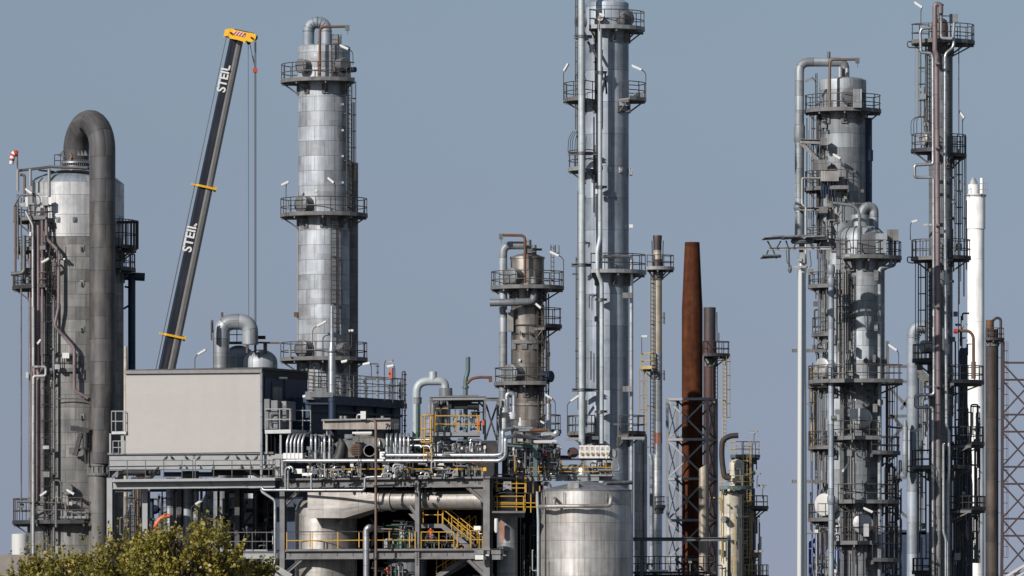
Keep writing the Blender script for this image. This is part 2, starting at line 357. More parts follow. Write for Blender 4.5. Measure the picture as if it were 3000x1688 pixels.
    def manway(s, px, y, r, ln=.6, mt='grey_cladding', flat=False, a=None, rim=True):
        ln = max(ln, .6)
        if 'blue' in mt or 'grey' in mt: mt = 'manway_grey'
        a = math.asin(max(-1, min(1, (px - s.cx) / (s.r + ln * PPM * .9)))) if a is None else a
        z = s.z(y); rr = s.m(r); mb = MB(); st = s.rm * math.cos(min(.9, math.asin(min(.9, rr / s.rm)))) * .95
        n = 28; mb.sweep([s.pt(a, st, z), s.pt(a, s.rm + ln, z)], rr, n)
        if rim: mb.sweep([s.pt(a, s.rm + ln - .1, z), s.pt(a, s.rm + ln, z), s.pt(a, s.rm + ln + .05, z)], [rr * 1.06, rr * 1.06, rr * .9], n)
        return part(s.o, 'manway', mb, mt)
    def pipe(s, pts, r, mt='silver_insulation', name='pipe', dY=0, bend=None, n=14, label=None, parent=None):
        mb = MB(); mb.path([W(p[0], p[1], s.Y + (p[2] if len(p) > 2 else dY)) for p in pts], s.m(r), n, s.m(bend) if bend else None)
        return part(parent or s.o, name, mb, mt, label)
    def box(s, x0, x1, y0, y1, dY, th=.3, mt='light_steel', name='junction_box', label=None):
        mb = MB(); a = W((x0+x1)/2, (y0+y1)/2, s.Y + dY); mb.box(a, (s.m(x1-x0), th, s.m(y1-y0))); return part(s.o, name, mb, mt, label)
    def nozzle(s, px, y, r=4, ln=.35, mt='dull_pipe', name='nozzle'):
        a = math.asin(max(-1, min(1, (px - s.cx) / (s.r + ln * PPM)))); z = s.z(y); mb = MB(); rr = s.m(r)
        mb.sweep([s.pt(a, s.rm * .9, z), s.pt(a, s.rm + ln, z)], rr * .7, 10); mb.sweep([s.pt(a, s.rm + ln * .7, z), s.pt(a, s.rm + ln, z)], rr, 12)
        mb.tube(s.pt(a, s.rm + ln, z) + Vector((0, 0, -rr*1.5)), s.pt(a, s.rm + ln, z) + Vector((0, 0, rr*1.5)), .03, 5)
        return part(s.o, name, mb, mt)
    def clips(s, xs, y, mt='dull_pipe'):               # small insulation lugs with a hole, a row at one height
        for x in xs:
            a = math.asin((x - s.cx) / (s.r + 2)); mb = MB(); z = s.z(y); tn = Vector((math.cos(a), math.sin(a), 0))
            mb.box(s.pt(a, s.rm + .05, z), (.24, .12, .32), tn); mb.box(s.pt(a, s.rm + .1, z - .02), (.1, .14, .16), tn)
            part(s.o, 'lifting_lug', mb, mt)
def dome(r, yt, ys, n=7, neck=0.0):
    return [(max(neck, r * math.sin(i / n * math.pi / 2)), yt + (ys - yt) * (1 - math.cos(i / n * math.pi / 2))) for i in range(n + 1)]
def davit(c, px, y0, y1, x2, r=4.2, dY=0, mt='rust', hook=True, bend=14):
    mb = MB(); mb.path([W(px, y0, c.Y + dY), W(px, y1, c.Y + dY), W(x2, y1 - 1, c.Y + dY)], c.m(r), 12, c.m(bend)); o = part(c.o, 'davit_arm', mb, mt)
    if hook:
        h = MB(); p = W(x2, y1, c.Y + dY); h.box(p + Vector((0, 0, -.06)), (.26, .22, .34)); h.tube(p + Vector((0, 0, -.2)), p + Vector((0, 0, -.5)), .03, 5); part(o, 'hoist_hook', h, 'dull_pipe')
def lamp(bx, by, hx, hy, Y, label, tilt=-25, ln=30, yaw=0, mt='rail_steel', head='white_paint', group='lamps on poles about the plant'):
    """gooseneck lamp: base, head centre (pixels), tilt of the tube in degrees as seen"""
    b = W(bx, by, Y); h = W(hx, hy, Y - .15); o = thing('floodlight', b, label, 'lamp', group)
    t = R(tilt); d = Vector((math.cos(t), -.25, math.sin(t))).normalized(); l = L(ln, Y)
    end = h + d * (l * .45 if (bx > hx) else -l * .45)
    p = MB(); top = Vector((b.x, b.y, max(b.z + .2, end.z - .2))); p.path([b, top, end], .026, 6, .35); part(o, 'pole', p, mt)
    m = MB(); m.box(h, (l, .19, .11), d, Vector((0, 0, 1)) - d * d.z); hd = part(o, 'lamp_head', m, head)
    m2 = MB(); m2.box(h - Vector((0, 0, .075)), (l * .86, .13, .05), d, Vector((0, 0, 1)) - d * d.z); part(hd, 'diffuser', m2, 'galvanised_rail')
    return o
def pipe(pts, r, mt, label, Y=None, name='pipe', cat='pipe', bend=None, n=14, group=None, G=None, d=0):
    """stand-alone pipe run; points in pixels with their distance, or on the plant grid G at depth d"""
    mb = MB(); P = []
    for p in pts:
        if G is not None: P.append(G(p[0], p[1], p[2] if len(p) > 2 else d))
        else: P.append(W(p[0], p[1], p[2] if len(p) > 2 else Y))
    yy = P[0].y; mb.path(P, L(r, yy), n, L(bend, yy) if bend else None)
    return solo(name, mb, mt, label, cat, group)

# ------------------------------------------------------------ wide vessel with the giant gooseneck (far left)
c = Col(223, 412, 139, 'process_vessel', 'wide grey insulated vessel with a conical silver top and giant dark gooseneck duct', 'vessel')
c.shell([(30, 497), (78, 507), (118, 524), (139, 541), (139, 1060), (139, 1894)], 'weathered_cladding', n=64)
c.shell([(140.5, 541), (140.5, 700)], 'bright_cladding', 'top_cladding', n=64)
c.shell([(31, 494), (78, 505), (120, 523), (141, 541)], 'blue_grey_cladding', 'conical_roof', n=64)
mb = MB(); p0 = W(223, 500, 412); z0 = p0.z; zs = c.z(448); f = W(300, 448, 409); hd = (Vector((f.x, f.y, 0)) - Vector((p0.x, p0.y, 0))); l2 = hd.length / 2; hd.normalize(); mid = Vector((p0.x, p0.y, 0)) + hd * l2
pts = [p0, Vector((p0.x, p0.y, zs))]
for i in range(1, 14): t = math.pi * i / 14; pts.append(mid - hd * l2 * math.cos(t) + Vector((0, 0, zs + l2 * 1.02 * math.sin(t))))
pts += [Vector((f.x, f.y, zs)), Vector((f.x, f.y, c.z(1150))), Vector((W(294, 0, 409).x, f.y, c.z(1362)))]
mb.sweep(pts, c.m(38), 32); goose = part(c.o, 'gooseneck_duct', mb, 'dark_duct')
mb = MB(); mb.sweep([W(223, 488, 412), W(223, 497, 412)], c.m(44), 32); mb.sweep([W(223, 474, 412), W(223, 480, 412)], c.m(44), 32)
for i in range(40):
    a = i * .157; mb.tube(c.pt(a, c.m(41.5), c.z(487)), c.pt(a, c.m(41.5), c.z(470)), .03, 5)
part(goose, 'bolted_flange', mb, 'silver_insulation')
mb = MB(); mb.sweep([W(289, 1358, 409), W(289, 1366, 409)], c.m(34), 32); mb.sweep([W(289, 1366, 409), W(289, 1386, 409)], c.m(31), 32); mb.sweep([W(289, 1386, 409), W(289, 1394, 409)], c.m(34), 32)
for i in range(14):
    a = i * .449; q = W(289, 1362, 409); r = c.m(33); mb.bar(q + Vector((r*math.sin(a), r*math.cos(a), 0)), q + Vector((r*math.sin(a), r*math.cos(a), -c.m(28))), .05, .05)
part(goose, 'expansion_joint', mb, 'weathered_cladding')
mb = MB(); mb.sweep([W(288, 1394, 409), W(288, 1894, 409)], c.m(28.5), 32); part(c.o, 'lower_duct', mb, 'grey_duct')
mb = MB()
for x in (229, 239, 249): mb.plate([W(x, 440, 409.9), W(x + 7, 456, 409.7), W(x - 3, 456, 409.7)], (0.03, .5, 0))
for k in (-1,): mb.plate([W(184, 441, 411.5), W(168, 457, 411.5), W(190, 460, 411.5)], (0, .1, 0))
part(goose, 'gusset', mb, 'dull_pipe')
mb = MB(); mb.tube(W(207, 450, 410), W(211, 465, 409.8), .1, 8); mb.tube(W(203, 455, 409.9), W(219, 452, 409.9), .04, 5); mb.sweep([W(208, 463, 409.9), W(208, 472, 409.9)], .13, 8); mb.tube(W(211, 362, 409.5), W(214, 364, 408.9), .12, 8); part(goose, 'relief_valve', mb, 'brown_pipe')
# roof walkway on posts
mb = MB(); mb.bar(W(48, 501, 410), W(150, 489, 410), .5, .14); mb.bar(W(150, 489, 410), W(262, 493, 409.6), 1.1, .12)
mb.bar(W(113, 499, 410.6), W(158, 503, 410.6), .2, .1)
wk = part(c.o, 'roof_walkway', mb, 'rail_steel')
for x, y1 in ((89, 545), (144, 575), (52, 560)):
    mb = MB(); mb.tube(W(x, 495, 409.3), W(x, y1, 409.3), .1, 8); part(wk, 'post', mb, 'light_steel')
mb = MB(); mb.rail([W(160, 488, 411), W(178, 488, 411)], .75, .45); part(wk, 'railing', mb, 'rail_steel')
# windsock
o = thing('windsock', W(50, 560, 409.5), 'red and white striped windsock drooping from a thin pole over the wide vessel', 'windsock')
mb = MB(); mb.tube(W(51, 560, 409.5), W(51, 448, 409.5), .035, 6); mb.box(W(51, 478, 409.5), (.1, .1, .3)); part(o, 'pole', mb, 'rail_steel')
mb = MB(); sp = [(52, 451, .17), (47, 449.5, .21), (42, 450, .2), (39, 452.5, .19), (37, 458, .17), (36, 465, .16), (34.5, 472, .15), (33, 481, .13)]
P = [W(x, y, 409.5) for x, y, r in sp]
ring = []
mb.sweep(P, [r for *_, r in sp], 12, caps=False); n = 12
for i in range(len(mb.F)): mb.M[i] = ((i // n) + 1) // 1 % 2 if (i // n) > 0 else 0
part(o, 'sock', mb, ['hydrant_red', 'paper_white'])
# left side platforms and pipes
c.platform(40, 146, 648, 610, sp=.7, br=True); c.platform(42, 146, 736, 700, sp=.7); c.platform(37, 146, 846, 806, 'dark_steel', sp=.6)
c.platform(74, 248, 1090, 1044, sp=.9, back=60); c.platform(37, 258, 1532, 1462, 'dark_steel', sp=.8)
c.ladder(158, 770, 1050); c.ladder(152, 1090, 1530); c.ladder(152, 1545, 1800, False); c.ladder(112, 846, 1440, False)
for x, y0, y1, r, m_ in ((45, 600, 800, 3.5, 'brown_pipe'), (52, 570, 760, 3, 'dull_pipe'), (71, 690, 830, 5, 'dull_pipe'), (62, 580, 1500, 2.2, 'dull_pipe'), (88, 600, 1500, 3, 'pink_pipe'), (100, 650, 1480, 5, 'pink_pipe'), (112, 660, 1480, 6, 'pink_pipe'), (124, 640, 1090, 4, 'pink_pipe'), (93, 1090, 1800, 4, 'dull_pipe'), (112, 1100, 1400, 3, 'weathered_cladding'), (120, 640, 745, 3, 'dark_steel'), (158, 880, 1800, 4, 'dull_pipe')):
    c.pipe([(x, y0), (x, y1)], r, m_, dY=-3.3 if x > 90 else -2.2)
c.pipe([(75, 620, -3.4), (96, 660, -3.6), (97, 1075, -3.6)], 3.4, 'bright_cladding')
c.pipe([(98, 900, -3.8), (98, 1075, -3.8), (134, 1075, -3.8), (134, 1102, -3.8), (98, 1102, -3.8), (97, 1800, -3.8)], 4, 'bright_cladding', bend=7)
c.pipe([(135, 600, -3.3), (137, 700, -3.4), (172, 735, -3.5), (172, 900, -3.5), (160, 955, -3.5), (218, 1020, -3.5), (218, 1145, -3.5), (258, 1167, -3.5)], 5, 'pink_pipe')
c.pipe([(160, 1168, -3.4), (258, 1168, -3.4)], 1.8, 'dull_pipe')
c.pipe([(60, 512, -2.5), (72, 514, -2.5), (72, 592, -2.5)], 4, 'brown_pipe', 'davit_arm')
c.pipe([(71, 690, -3), (71, 800, -3), (32, 803, -3)], 6, 'dull_pipe'); c.pipe([(40, 606, -3), (58, 572, -3), (102, 570, -3.2), (104, 600, -3.2), (118, 604, -3.2)], 3, 'dull_pipe')
c.pipe([(172, 758, -3.4), (192, 760, -3.6)], 4, 'silver_insulation'); c.nozzle(188, 762, 7, .7); c.nozzle(183, 785, 4, .5)
c.pipe([(160, 1408, -3.6), (174, 1408, -3.6), (180, 1418, -3.6), (180, 1470, -3.6)], 3.4, 'dull_pipe'); c.pipe([(50, 1470, -3.4), (192, 1474, -3.6), (194, 1500, -3.6)], 3.4, 'dull_pipe')
c.pipe([(170, 1517, -3.7), (258, 1517, -3.5)], 5, 'bright_cladding'); c.pipe([(195, 1497, -3.6), (225, 1505, -3.6), (258, 1501, -3.5)], 4.5, 'foil'); c.pipe([(165, 1474, -3.9), (165, 1545, -3.9)], 5, 'dull_pipe')
for x0, x1, y0, y1, dy, m_ in ((124, 141, 577, 602, -3.5, 'bright_cladding'), (74, 82, 578, 606, -3.4, 'paper_white'), (60, 75, 595, 606, -3.4, 'bright_cladding'), (86, 92, 680, 692, -3.6, 'paper_white'), (183, 203, 1034, 1050, -3.4, 'paper_white'), (161, 175, 1068, 1082, -3.6, 'bright_cladding'), (125, 144, 1306, 1316, -3.6, 'bright_cladding'), (128, 145, 1382, 1398, -3.6, 'weathered_cladding'), (76, 84, 1091, 1108, -2.6, 'bright_cladding'), (75, 90, 785, 812, -2.6, 'dull_pipe'), (50, 70, 1476, 1488, -3, 'dull_pipe'), (198, 212, 1468, 1480, -3.5, 'bright_cladding')): c.box(x0, x1, y0, y1, dy, .3, m_)
mb = MB(); mb.bar(W(207, 1255, 408.2), W(261, 1261, 408.2), .25, .3); mb.tube(W(251, 1268, 408.2), W(251, 1312, 408.2), .2, 12); mb.bar(W(236, 1270, 408.2), W(220, 1335, 408.4), .1, .3); mb.tube(W(247, 1310, 408.2), W(252, 1360, 408.2), .08, 6); mb.bar(W(262, 1300, 408.2), W(212, 1332, 408.6), .1, .12); part(c.o, 'duct_hanger', mb, 'dark_steel')
for y in (727, 830, 964, 1221, 1570): c.box(231, 247, y - 9, y + 7, -2.95, .12, 'weathered_cladding', 'inspection_plate'); c.box(237, 241, y - 3, y + 10, -3.02, .14, 'dark_steel', 'latch')
c.box(203, 228, 1247, 1266, -3, .15, 'dull_pipe', 'bracket_plate'); c.box(203, 228, 1312, 1328, -3, .15, 'dull_pipe', 'bracket_plate')
c.clips((180, 228), 652); c.manway(208, 1437, 17, .3, 'weathered_cladding')
# shade put into dark steel and navy: right hand cage platforms, bypass pipe
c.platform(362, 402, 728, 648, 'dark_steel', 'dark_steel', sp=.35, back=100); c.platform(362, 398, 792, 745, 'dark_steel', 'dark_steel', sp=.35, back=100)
mb = MB(); mb.bar(W(345, 652, 411), W(405, 650, 411), 1.2, .12)
for x in (372, 385, 392, 400, 404): mb.tube(W(x, 650, 410.5), W(x, 730, 410.5), .05, 5)
part(c.o, 'cage_roof', mb, 'dark_steel')
c.pipe([(350, 808, .5), (424, 812, .5)], 12, 'navy_shade_cladding', name='bypass_pipe'); c.pipe([(386, 812, .5), (386, 1300, .5)], 11, 'navy_shade_cladding', name='bypass_pipe')
c.pipe([(365, 840, .5), (376, 842, .5)], 3, 'dark_steel'); c.pipe([(362, 905, .5), (396, 884, .5)], 3, 'dark_steel')
lamp(152, 700, 133, 763, 408, 'white tube lamp on the left platforms of the wide vessel, halfway up', 28, 26)
lamp(112, 1090, 116, 1001, 408, 'small white tube lamp above the middle platform of the wide vessel', 50, 16)
lamp(142, 1530, 128, 1446, 408, 'white tube lamp over the lowest left platform of the wide vessel', 35, 24)
lamp(182, 1530, 207, 1441, 408, 'white tube lamp beside the round manway near the foot of the wide vessel', -30, 26)
lamp(118, 600, 85, 560, 408.3, 'white tube lamp under the roof walkway of the wide vessel', -35, 24)

# small pale tank and concrete wall at the lower left
t = Col(60, 440, 26, 'storage_tank', 'small pale steel tank half hidden behind a concrete wall at lower left', 'tank')
t.shell([(2, 1562), (26, 1565), (26, 1800)], 'white_paint', n=32)
mb = MB(); mb.box(W(60, 1760, 380) , (L(420), .4, L(256))); solo('concrete_wall', mb, 'concrete', 'low stained concrete wall behind the tree at lower left', 'wall')

# ------------------------------------------------------------ telescopic crane
Yc = 432; o = thing('mobile_crane', W(430, 1880, Yc), 'tall telescopic crane boom, navy and grey, with a yellow head', 'crane')
def boom(a, b, wa, wb):
    a, b = W(*a, Yc), W(*b, Yc); t = (b - a).normalized(); side = Vector((t.z, 0, -t.x)); dep = Vector((0, -1, 0)); q = R(-14)
    sd = side * math.cos(q) + dep * math.sin(q); dp = dep * math.cos(q) - side * math.sin(q)
    prof = [(-1, -.7), (-1, .62), (-.12, .8), (.15, .82), (.55, .72), (.82, .5), (.97, .2), (1, -.1), (1, -.7)]
    mi = [0, 0, 1, 1, 1, 1, 0, 0, 0]; n = len(prof); mb = MB(); vs = []
    for p, w in ((a, wa), (b, wb)):
        w = L(w, Yc) / 2 * .98; vs += [p + sd * u * w + dp * v * w for u, v in prof]
    for k in range(n):
        mb.mi = mi[k]; j = (k + 1) % n; l = (b - a).length; u0 = k * .25
        mb.add([vs[k], vs[j], vs[n+j], vs[n+k]], [(0, 1, 2, 3)], [[(u0, 0), (u0 + .25, 0), (u0 + .25, l), (u0, l)]])
    mb.mi = 0; mb.add(vs[n:], [tuple(range(n))]); return mb, sd, dp, t
ax = lambda y: 491 + (y - 1080) * (694 - 491) / (118 - 1080)
b1, *_ = boom((ax(1890), 1890), (ax(986), 986), 50, 48); part(o, 'boom_section', b1, ['crane_navy', 'boom_grey'])
b2, *_ = boom((ax(986), 986), (ax(549), 549), 46, 43.5); part(o, 'boom_section', b2, ['crane_navy', 'boom_grey'])
b3, sd, dp, bt = boom((ax(549), 549), (ax(112), 112), 41.5, 39); b3o = part(o, 'boom_section', b3, ['crane_navy', 'boom_grey'])
for y, w in ((986, 58), (549, 54)):
    mb = MB(); p = W(ax(y), y, Yc); mb.box(p + dp * .06, (L(w, Yc), L(w, Yc) * .82, .14), sd, bt); mb.box(p - sd * L(w * .6, Yc), (.5, .25, .1), sd, bt); mb.box(p + sd * L(w * .52, Yc), (.12, .3, .35), sd, bt); part(o, 'collar', mb, 'crane_yellow')
# head with sheaves, chevron plate and ropes
mb = MB()
hp = lambda x, y, dy=0: W(440 + x / 2.414, 60 + y / 2.414, Yc + dy)
out = [(541, 82), (552, 64), (572, 56), (592, 60), (604, 72), (672, 84), (712, 88), (742, 96), (750, 112), (742, 136), (722, 152), (700, 153), (680, 142), (672, 150), (666, 166), (658, 150), (620, 138), (566, 128), (552, 112)]
for k in (-.95, .75): mb.plate([hp(x, y, k) for x, y in out], (0, .14, 0))
mb.box(hp(620, 105, 0), (1.6, 1.6, .5), sd, bt); hd = part(o, 'boom_head', mb, 'crane_yellow')
for x, y, r in ((570, 88, 24), (716, 122, 32)):
    mb = MB(); mb.sweep([hp(x, y, -.75), hp(x, y, .7)], L(r / 2.414, Yc), 24); part(hd, 'sheave', mb, 'crane_yellow')
    mb = MB(); mb.sweep([hp(x, y, -1.12), hp(x, y, -.9)], L(7 / 2.414, Yc), 12); part(hd, 'pin', mb, 'black_rubber')
mb = MB(); mb.sweep([hp(738, 122, -.6), hp(738, 122, .6)], L(9, Yc), 20); mb.tube(hp(690, 150, 0), hp(702, 168, 0), .12, 8); mb.tube(hp(745, 118, -.3), hp(760, 120, -.3), .1, 6); part(hd, 'rope_guide', mb, 'black_rubber')
mb = MB()
A, B, C_, D_ = hp(596, 74, -1), hp(674, 90, -1), hp(666, 117, -1), hp(584, 100, -1)
mb.mi = 0; mb.plate([D_, C_, B, A], (0, .03, 0))
mb.mi = 1
for k in range(4):
    f0, f1 = k / 4 + .08, k / 4 + .22; sh = -.09
    mb.plate([D_.lerp(C_, f0 + sh if k else f0 + sh) + Vector((0, -.012, 0)), D_.lerp(C_, f1 + sh) + Vector((0, -.012, 0)), A.lerp(B, f1 + .06) + Vector((0, -.012, 0)), A.lerp(B, f0 + .06) + Vector((0, -.012, 0))], (0, .01, 0))
part(hd, 'warning_plate', mb, ['paper_white', 'warning_red'])
mb = MB(); mb.tube(hp(545, 84, .2), W(ax(549) - 33, 545, Yc), .03, 5); mb.tube(W(ax(549) - 33, 545, Yc), W(ax(986) - 33, 980, Yc), .035, 5); mb.tube(W(ax(986) - 33, 980, Yc), W(ax(1600) - 33, 1600, Yc), .035, 5)
mb.tube(hp(572, 58, .1), hp(735, 92, .1), .03, 5)
for x, y0 in ((727, 128), (745.5, 124), (750, 118), (748.3, 122)): mb.tube(W(x, y0, Yc), W(x + (3 if x < 730 else .5), 1700, Yc), .02, 5)
mb.tube(hp(706, 165, 0), hp(722, 250, 0), .02, 4); mb.tube(hp(722, 250, 0), hp(734, 300, 0), .05, 5); mb.tube(hp(734, 300, 0), hp(742, 350, 0), .02, 4)
part(o, 'hoist_rope', mb, 'cable')
mb = MB(); mb.box(hp(743, 353, -.05), (.3, .25, .28)); part(o, 'rope_weight', mb, 'hydrant_red')
def text(parent, s, size, mtx, mt, name='lettering', bold=.02, ext=.008):
    cu = bpy.data.curves.new('lettering', 'FONT'); cu.body = s; cu.size = size; cu.extrude = ext; cu.offset = bold; cu.align_x = 'LEFT'
    t = bpy.data.objects.new('tmp', cu); me = bpy.data.meshes.new_from_object(t); bpy.data.objects.remove(t)
    me.transform(mtx); me.transform(Matrix.Translation(-ORG[parent.name])); me.materials.clear(); me.materials.append(M[mt]); me.name = name
    o = bpy.data.objects.new(name, me); sc.collection.objects.link(o); o.parent = parent; return o
def on_boom(y, u, s, size, par, w):
    p = W(ax(y), y, Yc); ww = L(w, Yc) / 2
    # the navy face runs from profile point (-1,.62) to (-.12,.8)
    pa = p + sd * -1 * ww + dp * .62 * ww; pb = p + sd * -.12 * ww + dp * .8 * ww; fx = bt; fy = (pa - pb).normalized(); fn = fx.cross(fy)
    if fn.y > 0: fn = -fn
    mt_ = Matrix((fx, fy, fn)).transposed().to_4x4(); mt_.translation = pb.lerp(pa, u) + fn * .02
    text(par, s, size, mt_, 'paper_white', 'lettering', .02)
on_boom(274, .2, 'STEIL', .8, b3o, 43); on_boom(742, .2, 'STEIL', .86, b3o, 47.5)
for yy in (208, 664):
    mb = MB(); p = W(ax(yy), yy, Yc) - sd * L(12, Yc) + dp * L(17, Yc); mb.sweep([p, p + dp * .12], .07, 10); part(b3o, 'dot', mb, 'paper_white')

# ------------------------------------------------------------ tall patched column with three ring platforms
c = Col(949, 412, 76, 'distillation_column', 'tall silver column with patchwork cladding and three ring platforms beside the crane', 'column')
c.shell([(45, 132), (70, 135), (77, 139), (77, 240), (75, 242), (75, 560), (75, 1894)], 'patched_cladding', n=56)
c.pipe([(904, 140), (904, 66), (955, 66), (955, 145)], 17, 'blue_grey_cladding', 'gooseneck_pipe', bend=30, n=20)
mb = MB()
for i in range(9):
    t = math.pi * i / 8; p = Vector(W(929.5, 92, 412)); ce = p + Vector((-math.cos(t) * c.m(25.5), 0, math.sin(t) * c.m(25.5))); d = Vector((math.sin(t), 0, math.cos(t))); mb.sweep([ce - d * .02, ce + d * .02], c.m(17.8), 20)
part(c.o, 'banding', mb, 'dull_pipe')
davit(c, 937, 228, 79, 1018, 3.8, -2.2)
c.platform(823, 1041, 241, 190); c.platform(822, 1077, 633, 583); c.platform(822, 1077, 1055, 1005)
c.manway(884, 200, 20, .5, 'blue_grey_cladding'); c.manway(1010, 194, 18, .55, 'grey_cladding'); c.manway(1040, 210, 8, .9, 'navy_shade_cladding', rim=False)
c.manway(885, 603, 24, .5, 'blue_grey_cladding'); c.manway(885, 1024, 24, .5, 'blue_grey_cladding'); c.manway(1014, 1024, 17, .4, 'grey_cladding')
c.ladder(984, 108, 240); c.ladder(1024, 245, 633, gap=14); c.ladder(984, 640, 1052); c.ladder(934, 1055, 1170, gap=16)
for x, y0, y1, r in ((1010, 245, 560, 2.5), (1015, 250, 560, 2.2), (1030, 300, 560, 2), (1037, 300, 560, 1.8), (965, 660, 980, 3), (872, 560, 1000, 2.5), (998, 660, 980, 2)): c.pipe([(x, y0), (x, y1)], r, 'brown_pipe' if x > 1000 else 'light_steel', 'riser_pipe', dY=-1.2 if 900 < x < 1000 else -.2)
c.shell([(5, 470), (28, 474), (28, 476), (28, 1894)], 'weathered_cladding', 'rear_duct', 24, cx=1020)
bpy.data.objects[-1 and 'rear_duct'].location.y += 1.2
c.box(978, 998, 108, 128, -.4, .5, 'weathered_cladding', 'vent_box'); c.box(920, 927, 161, 166, -1.6, .05, 'paper_white', 'label_plate'); c.box(922, 930, 556, 562, -1.62, .05, 'paper_white', 'label_plate')
for y in (306, 382, 458, 535): c.box(1001, 1007, y - 3, y + 3, -1.3, .2, 'bright_cladding', 'clip')
c.box(861, 873, 915, 928, -.2, .4, 'rust', 'pipe_stub'); c.nozzle(1040, 484, 5, .4); c.box(930, 938, 122, 132, -1, .3, 'dull_pipe')
c.box(846, 851, 1020, 1045, -2.2, .2, 'light_steel'); c.box(841, 847, 590, 615, -2, .2, 'weathered_cladding')
lamp(838, 633, 836, 537, 410, 'tube lamp at the left edge of the silver column\'s middle platform', 25, 24)
lamp(983, 633, 970, 528, 409.6, 'tube lamp in front of the patched silver column at its middle platform', -40, 24)
lamp(1034, 190, 1009, 138, 410, 'tube lamp at the top of the patched silver column', -25, 28)
lamp(916, 1053, 943, 948, 409.6, 'tube lamp above the left half of the patched column\'s lowest platform', 28, 32)
lamp(1030, 1053, 1029, 968, 411, 'small round head lamp right of the patched column above its lowest platform', 0, 14)

# ------------------------------------------------------------ silver vent stack in front of it
o = thing('vent_stack', W(975, 1800, 397), 'slim polished vent pipe with a reducer, shade painted navy below, by the patched column', 'vent pipe')
def lathepx(px, Y, prof, n=24):
    mb = MB(); q = W(px, 0, Y); pr = [(max(.004, L(r, Y)), W(0, y, Y).z) for r, y in prof][::-1]; mb.lathe((q.x, q.y, 0), pr, n); return mb
part(o, 'stack', lathepx(972, 397, [(5, 896), (5.5, 1004), (6, 1004), (10.5, 1024), (10.5, 1160)]), 'silver_insulation')
part(o, 'flange', lathepx(972, 397, [(12, 1028), (12, 1034)]), 'dull_pipe')
part(o, 'lower_stack', lathepx(973, 397, [(10.7, 1160), (10.7, 1235), (10.7, 1285)]), 'navy_shade_cladding')  # shaded lower length coloured navy instead of silver
part(o, 'collar', lathepx(973, 397, [(12.5, 1166), (12.5, 1176)]), 'navy_shade_cladding')

# ------------------------------------------------------------ tanks and gooseneck behind the equipment house
o = Col(763, 418, 50, 'process_vessel', 'grey domed vessel just behind the beige equipment house', 'vessel')
o.shell(dome(50, 1024, 1062) + [(50, 1894)], 'grey_cladding'); o.nozzle(752, 1040, 5, .2); 
mb = MB()
for x in (724, 748, 775, 779): mb.tube(W(x, 1007, 417), W(x, 1034, 417), .08, 6)
mb.bar(W(700, 1003, 417), W(819, 1005, 417), .6, .1); part(o.o, 'roof_walkway', mb, 'brown_pipe')
mb = MB(); mb.ibeam(W(718, 989, 416.8), W(778, 989, 416.8), .3, .22); part(o.o, 'hoist_beam', mb, 'rust')
o = Col(700, 424, 46, 'process_vessel', 'darker domed vessel behind the curved duct and the beige house', 'vessel')
o.shell(dome(46, 1012, 1050) + [(46, 1894)], 'dull_cladding')
mb = MB(); mb.rail([W(672, 1003, 423), W(712, 1003, 423)], 1, .5); mb.rail([W(672, 1003, 425), W(712, 1003, 425)], 1, .5); mb.bar(W(670, 1005, 424), W(714, 1005, 424), 1.5, .12); part(o.o, 'platform', mb, 'dark_steel')
mb = MB(); mb.path([W(648, 1894, 416), W(648, 943, 416), W(733, 943, 416), W(733, 1010, 416)], L(23.5, 416), 28, L(46, 416), 9)
o = thing('gooseneck_duct', W(648, 1800, 416), 'shiny grey duct bending over behind the beige house roof', 'duct'); part(o, 'duct', mb, 'grey_cladding')
mb = MB(); mb.rail([W(620, 975, 415), W(624, 975, 415)], .8, .3); mb.box(W(651, 922, 416), (.15, .15, .3)); mb.box(W(620, 970, 415), (.1, .4, 1.2)); part(o, 'ladder_stub', mb, 'rail_steel')
lamp(571, 1085, 592, 1031, 404, 'tube lamp standing on the roof of the beige house', 30, 28, group=None)

# ------------------------------------------------------------ beige equipment house on its steel frame (plant grid)
H = thing('equipment_house', F(765, 1800, 0), 'large blank beige equipment house with its side shade painted dark blue', 'building')
def wall(G, x0, x1, yt, yb, d0, th, mb=None):        # box whose front face lies on grid plane depth d0
    a, b = G(x0, yt, d0), G(x1, yt, d0); zt = (G((x0+x1)/2, yt, d0)).z; zb = G((x0+x1)/2, yb, d0).z; mb = mb or MB()
    a.z = b.z = zb; n = -G.n * th; up = Vector((0, 0, zt - zb))
    v = [a, b, b + n, a + n]; v += [p + up for p in v]
    return mb.add(v, [(3,2,1,0), (4,5,6,7), (0,1,5,4), (1,2,6,5), (2,3,7,6), (3,0,4,7)])
zt, zb = F(565, 1087).z, F(565, 1327).z
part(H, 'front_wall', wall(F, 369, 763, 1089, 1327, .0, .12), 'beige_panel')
A, B = F(369, 1089), F(765, 1089); A.z = B.z = zb; dep = 6.35; n = -F.n * dep; h = Vector((0, 0, zt - zb))
a1, b1 = A - F.n * .13, B - F.n * .13
mb = MB(); v = [a1, b1, B + n, A + n]; v += [p + h for p in v]; mb.add(v, [(3,2,1,0), (1,2,6,5), (2,3,7,6), (3,0,4,7)]); part(H, 'side_wall', mb, 'navy_shade_wall')  # shade of the side turned from the sun put into the navy
mb = MB(); v = [p + Vector((0, 0, .01)) + h for p in (A + F.n * .06, B + F.n * .06 + F.u * .1, B + n + F.u * .1, A + n)]; v += [p + Vector((0, 0, .14)) for p in v]; mb.add(v, [(3,2,1,0), (4,5,6,7), (0,1,5,4), (1,2,6,5), (2,3,7,6), (3,0,4,7)]); part(H, 'roof', mb, 'dark_steel')
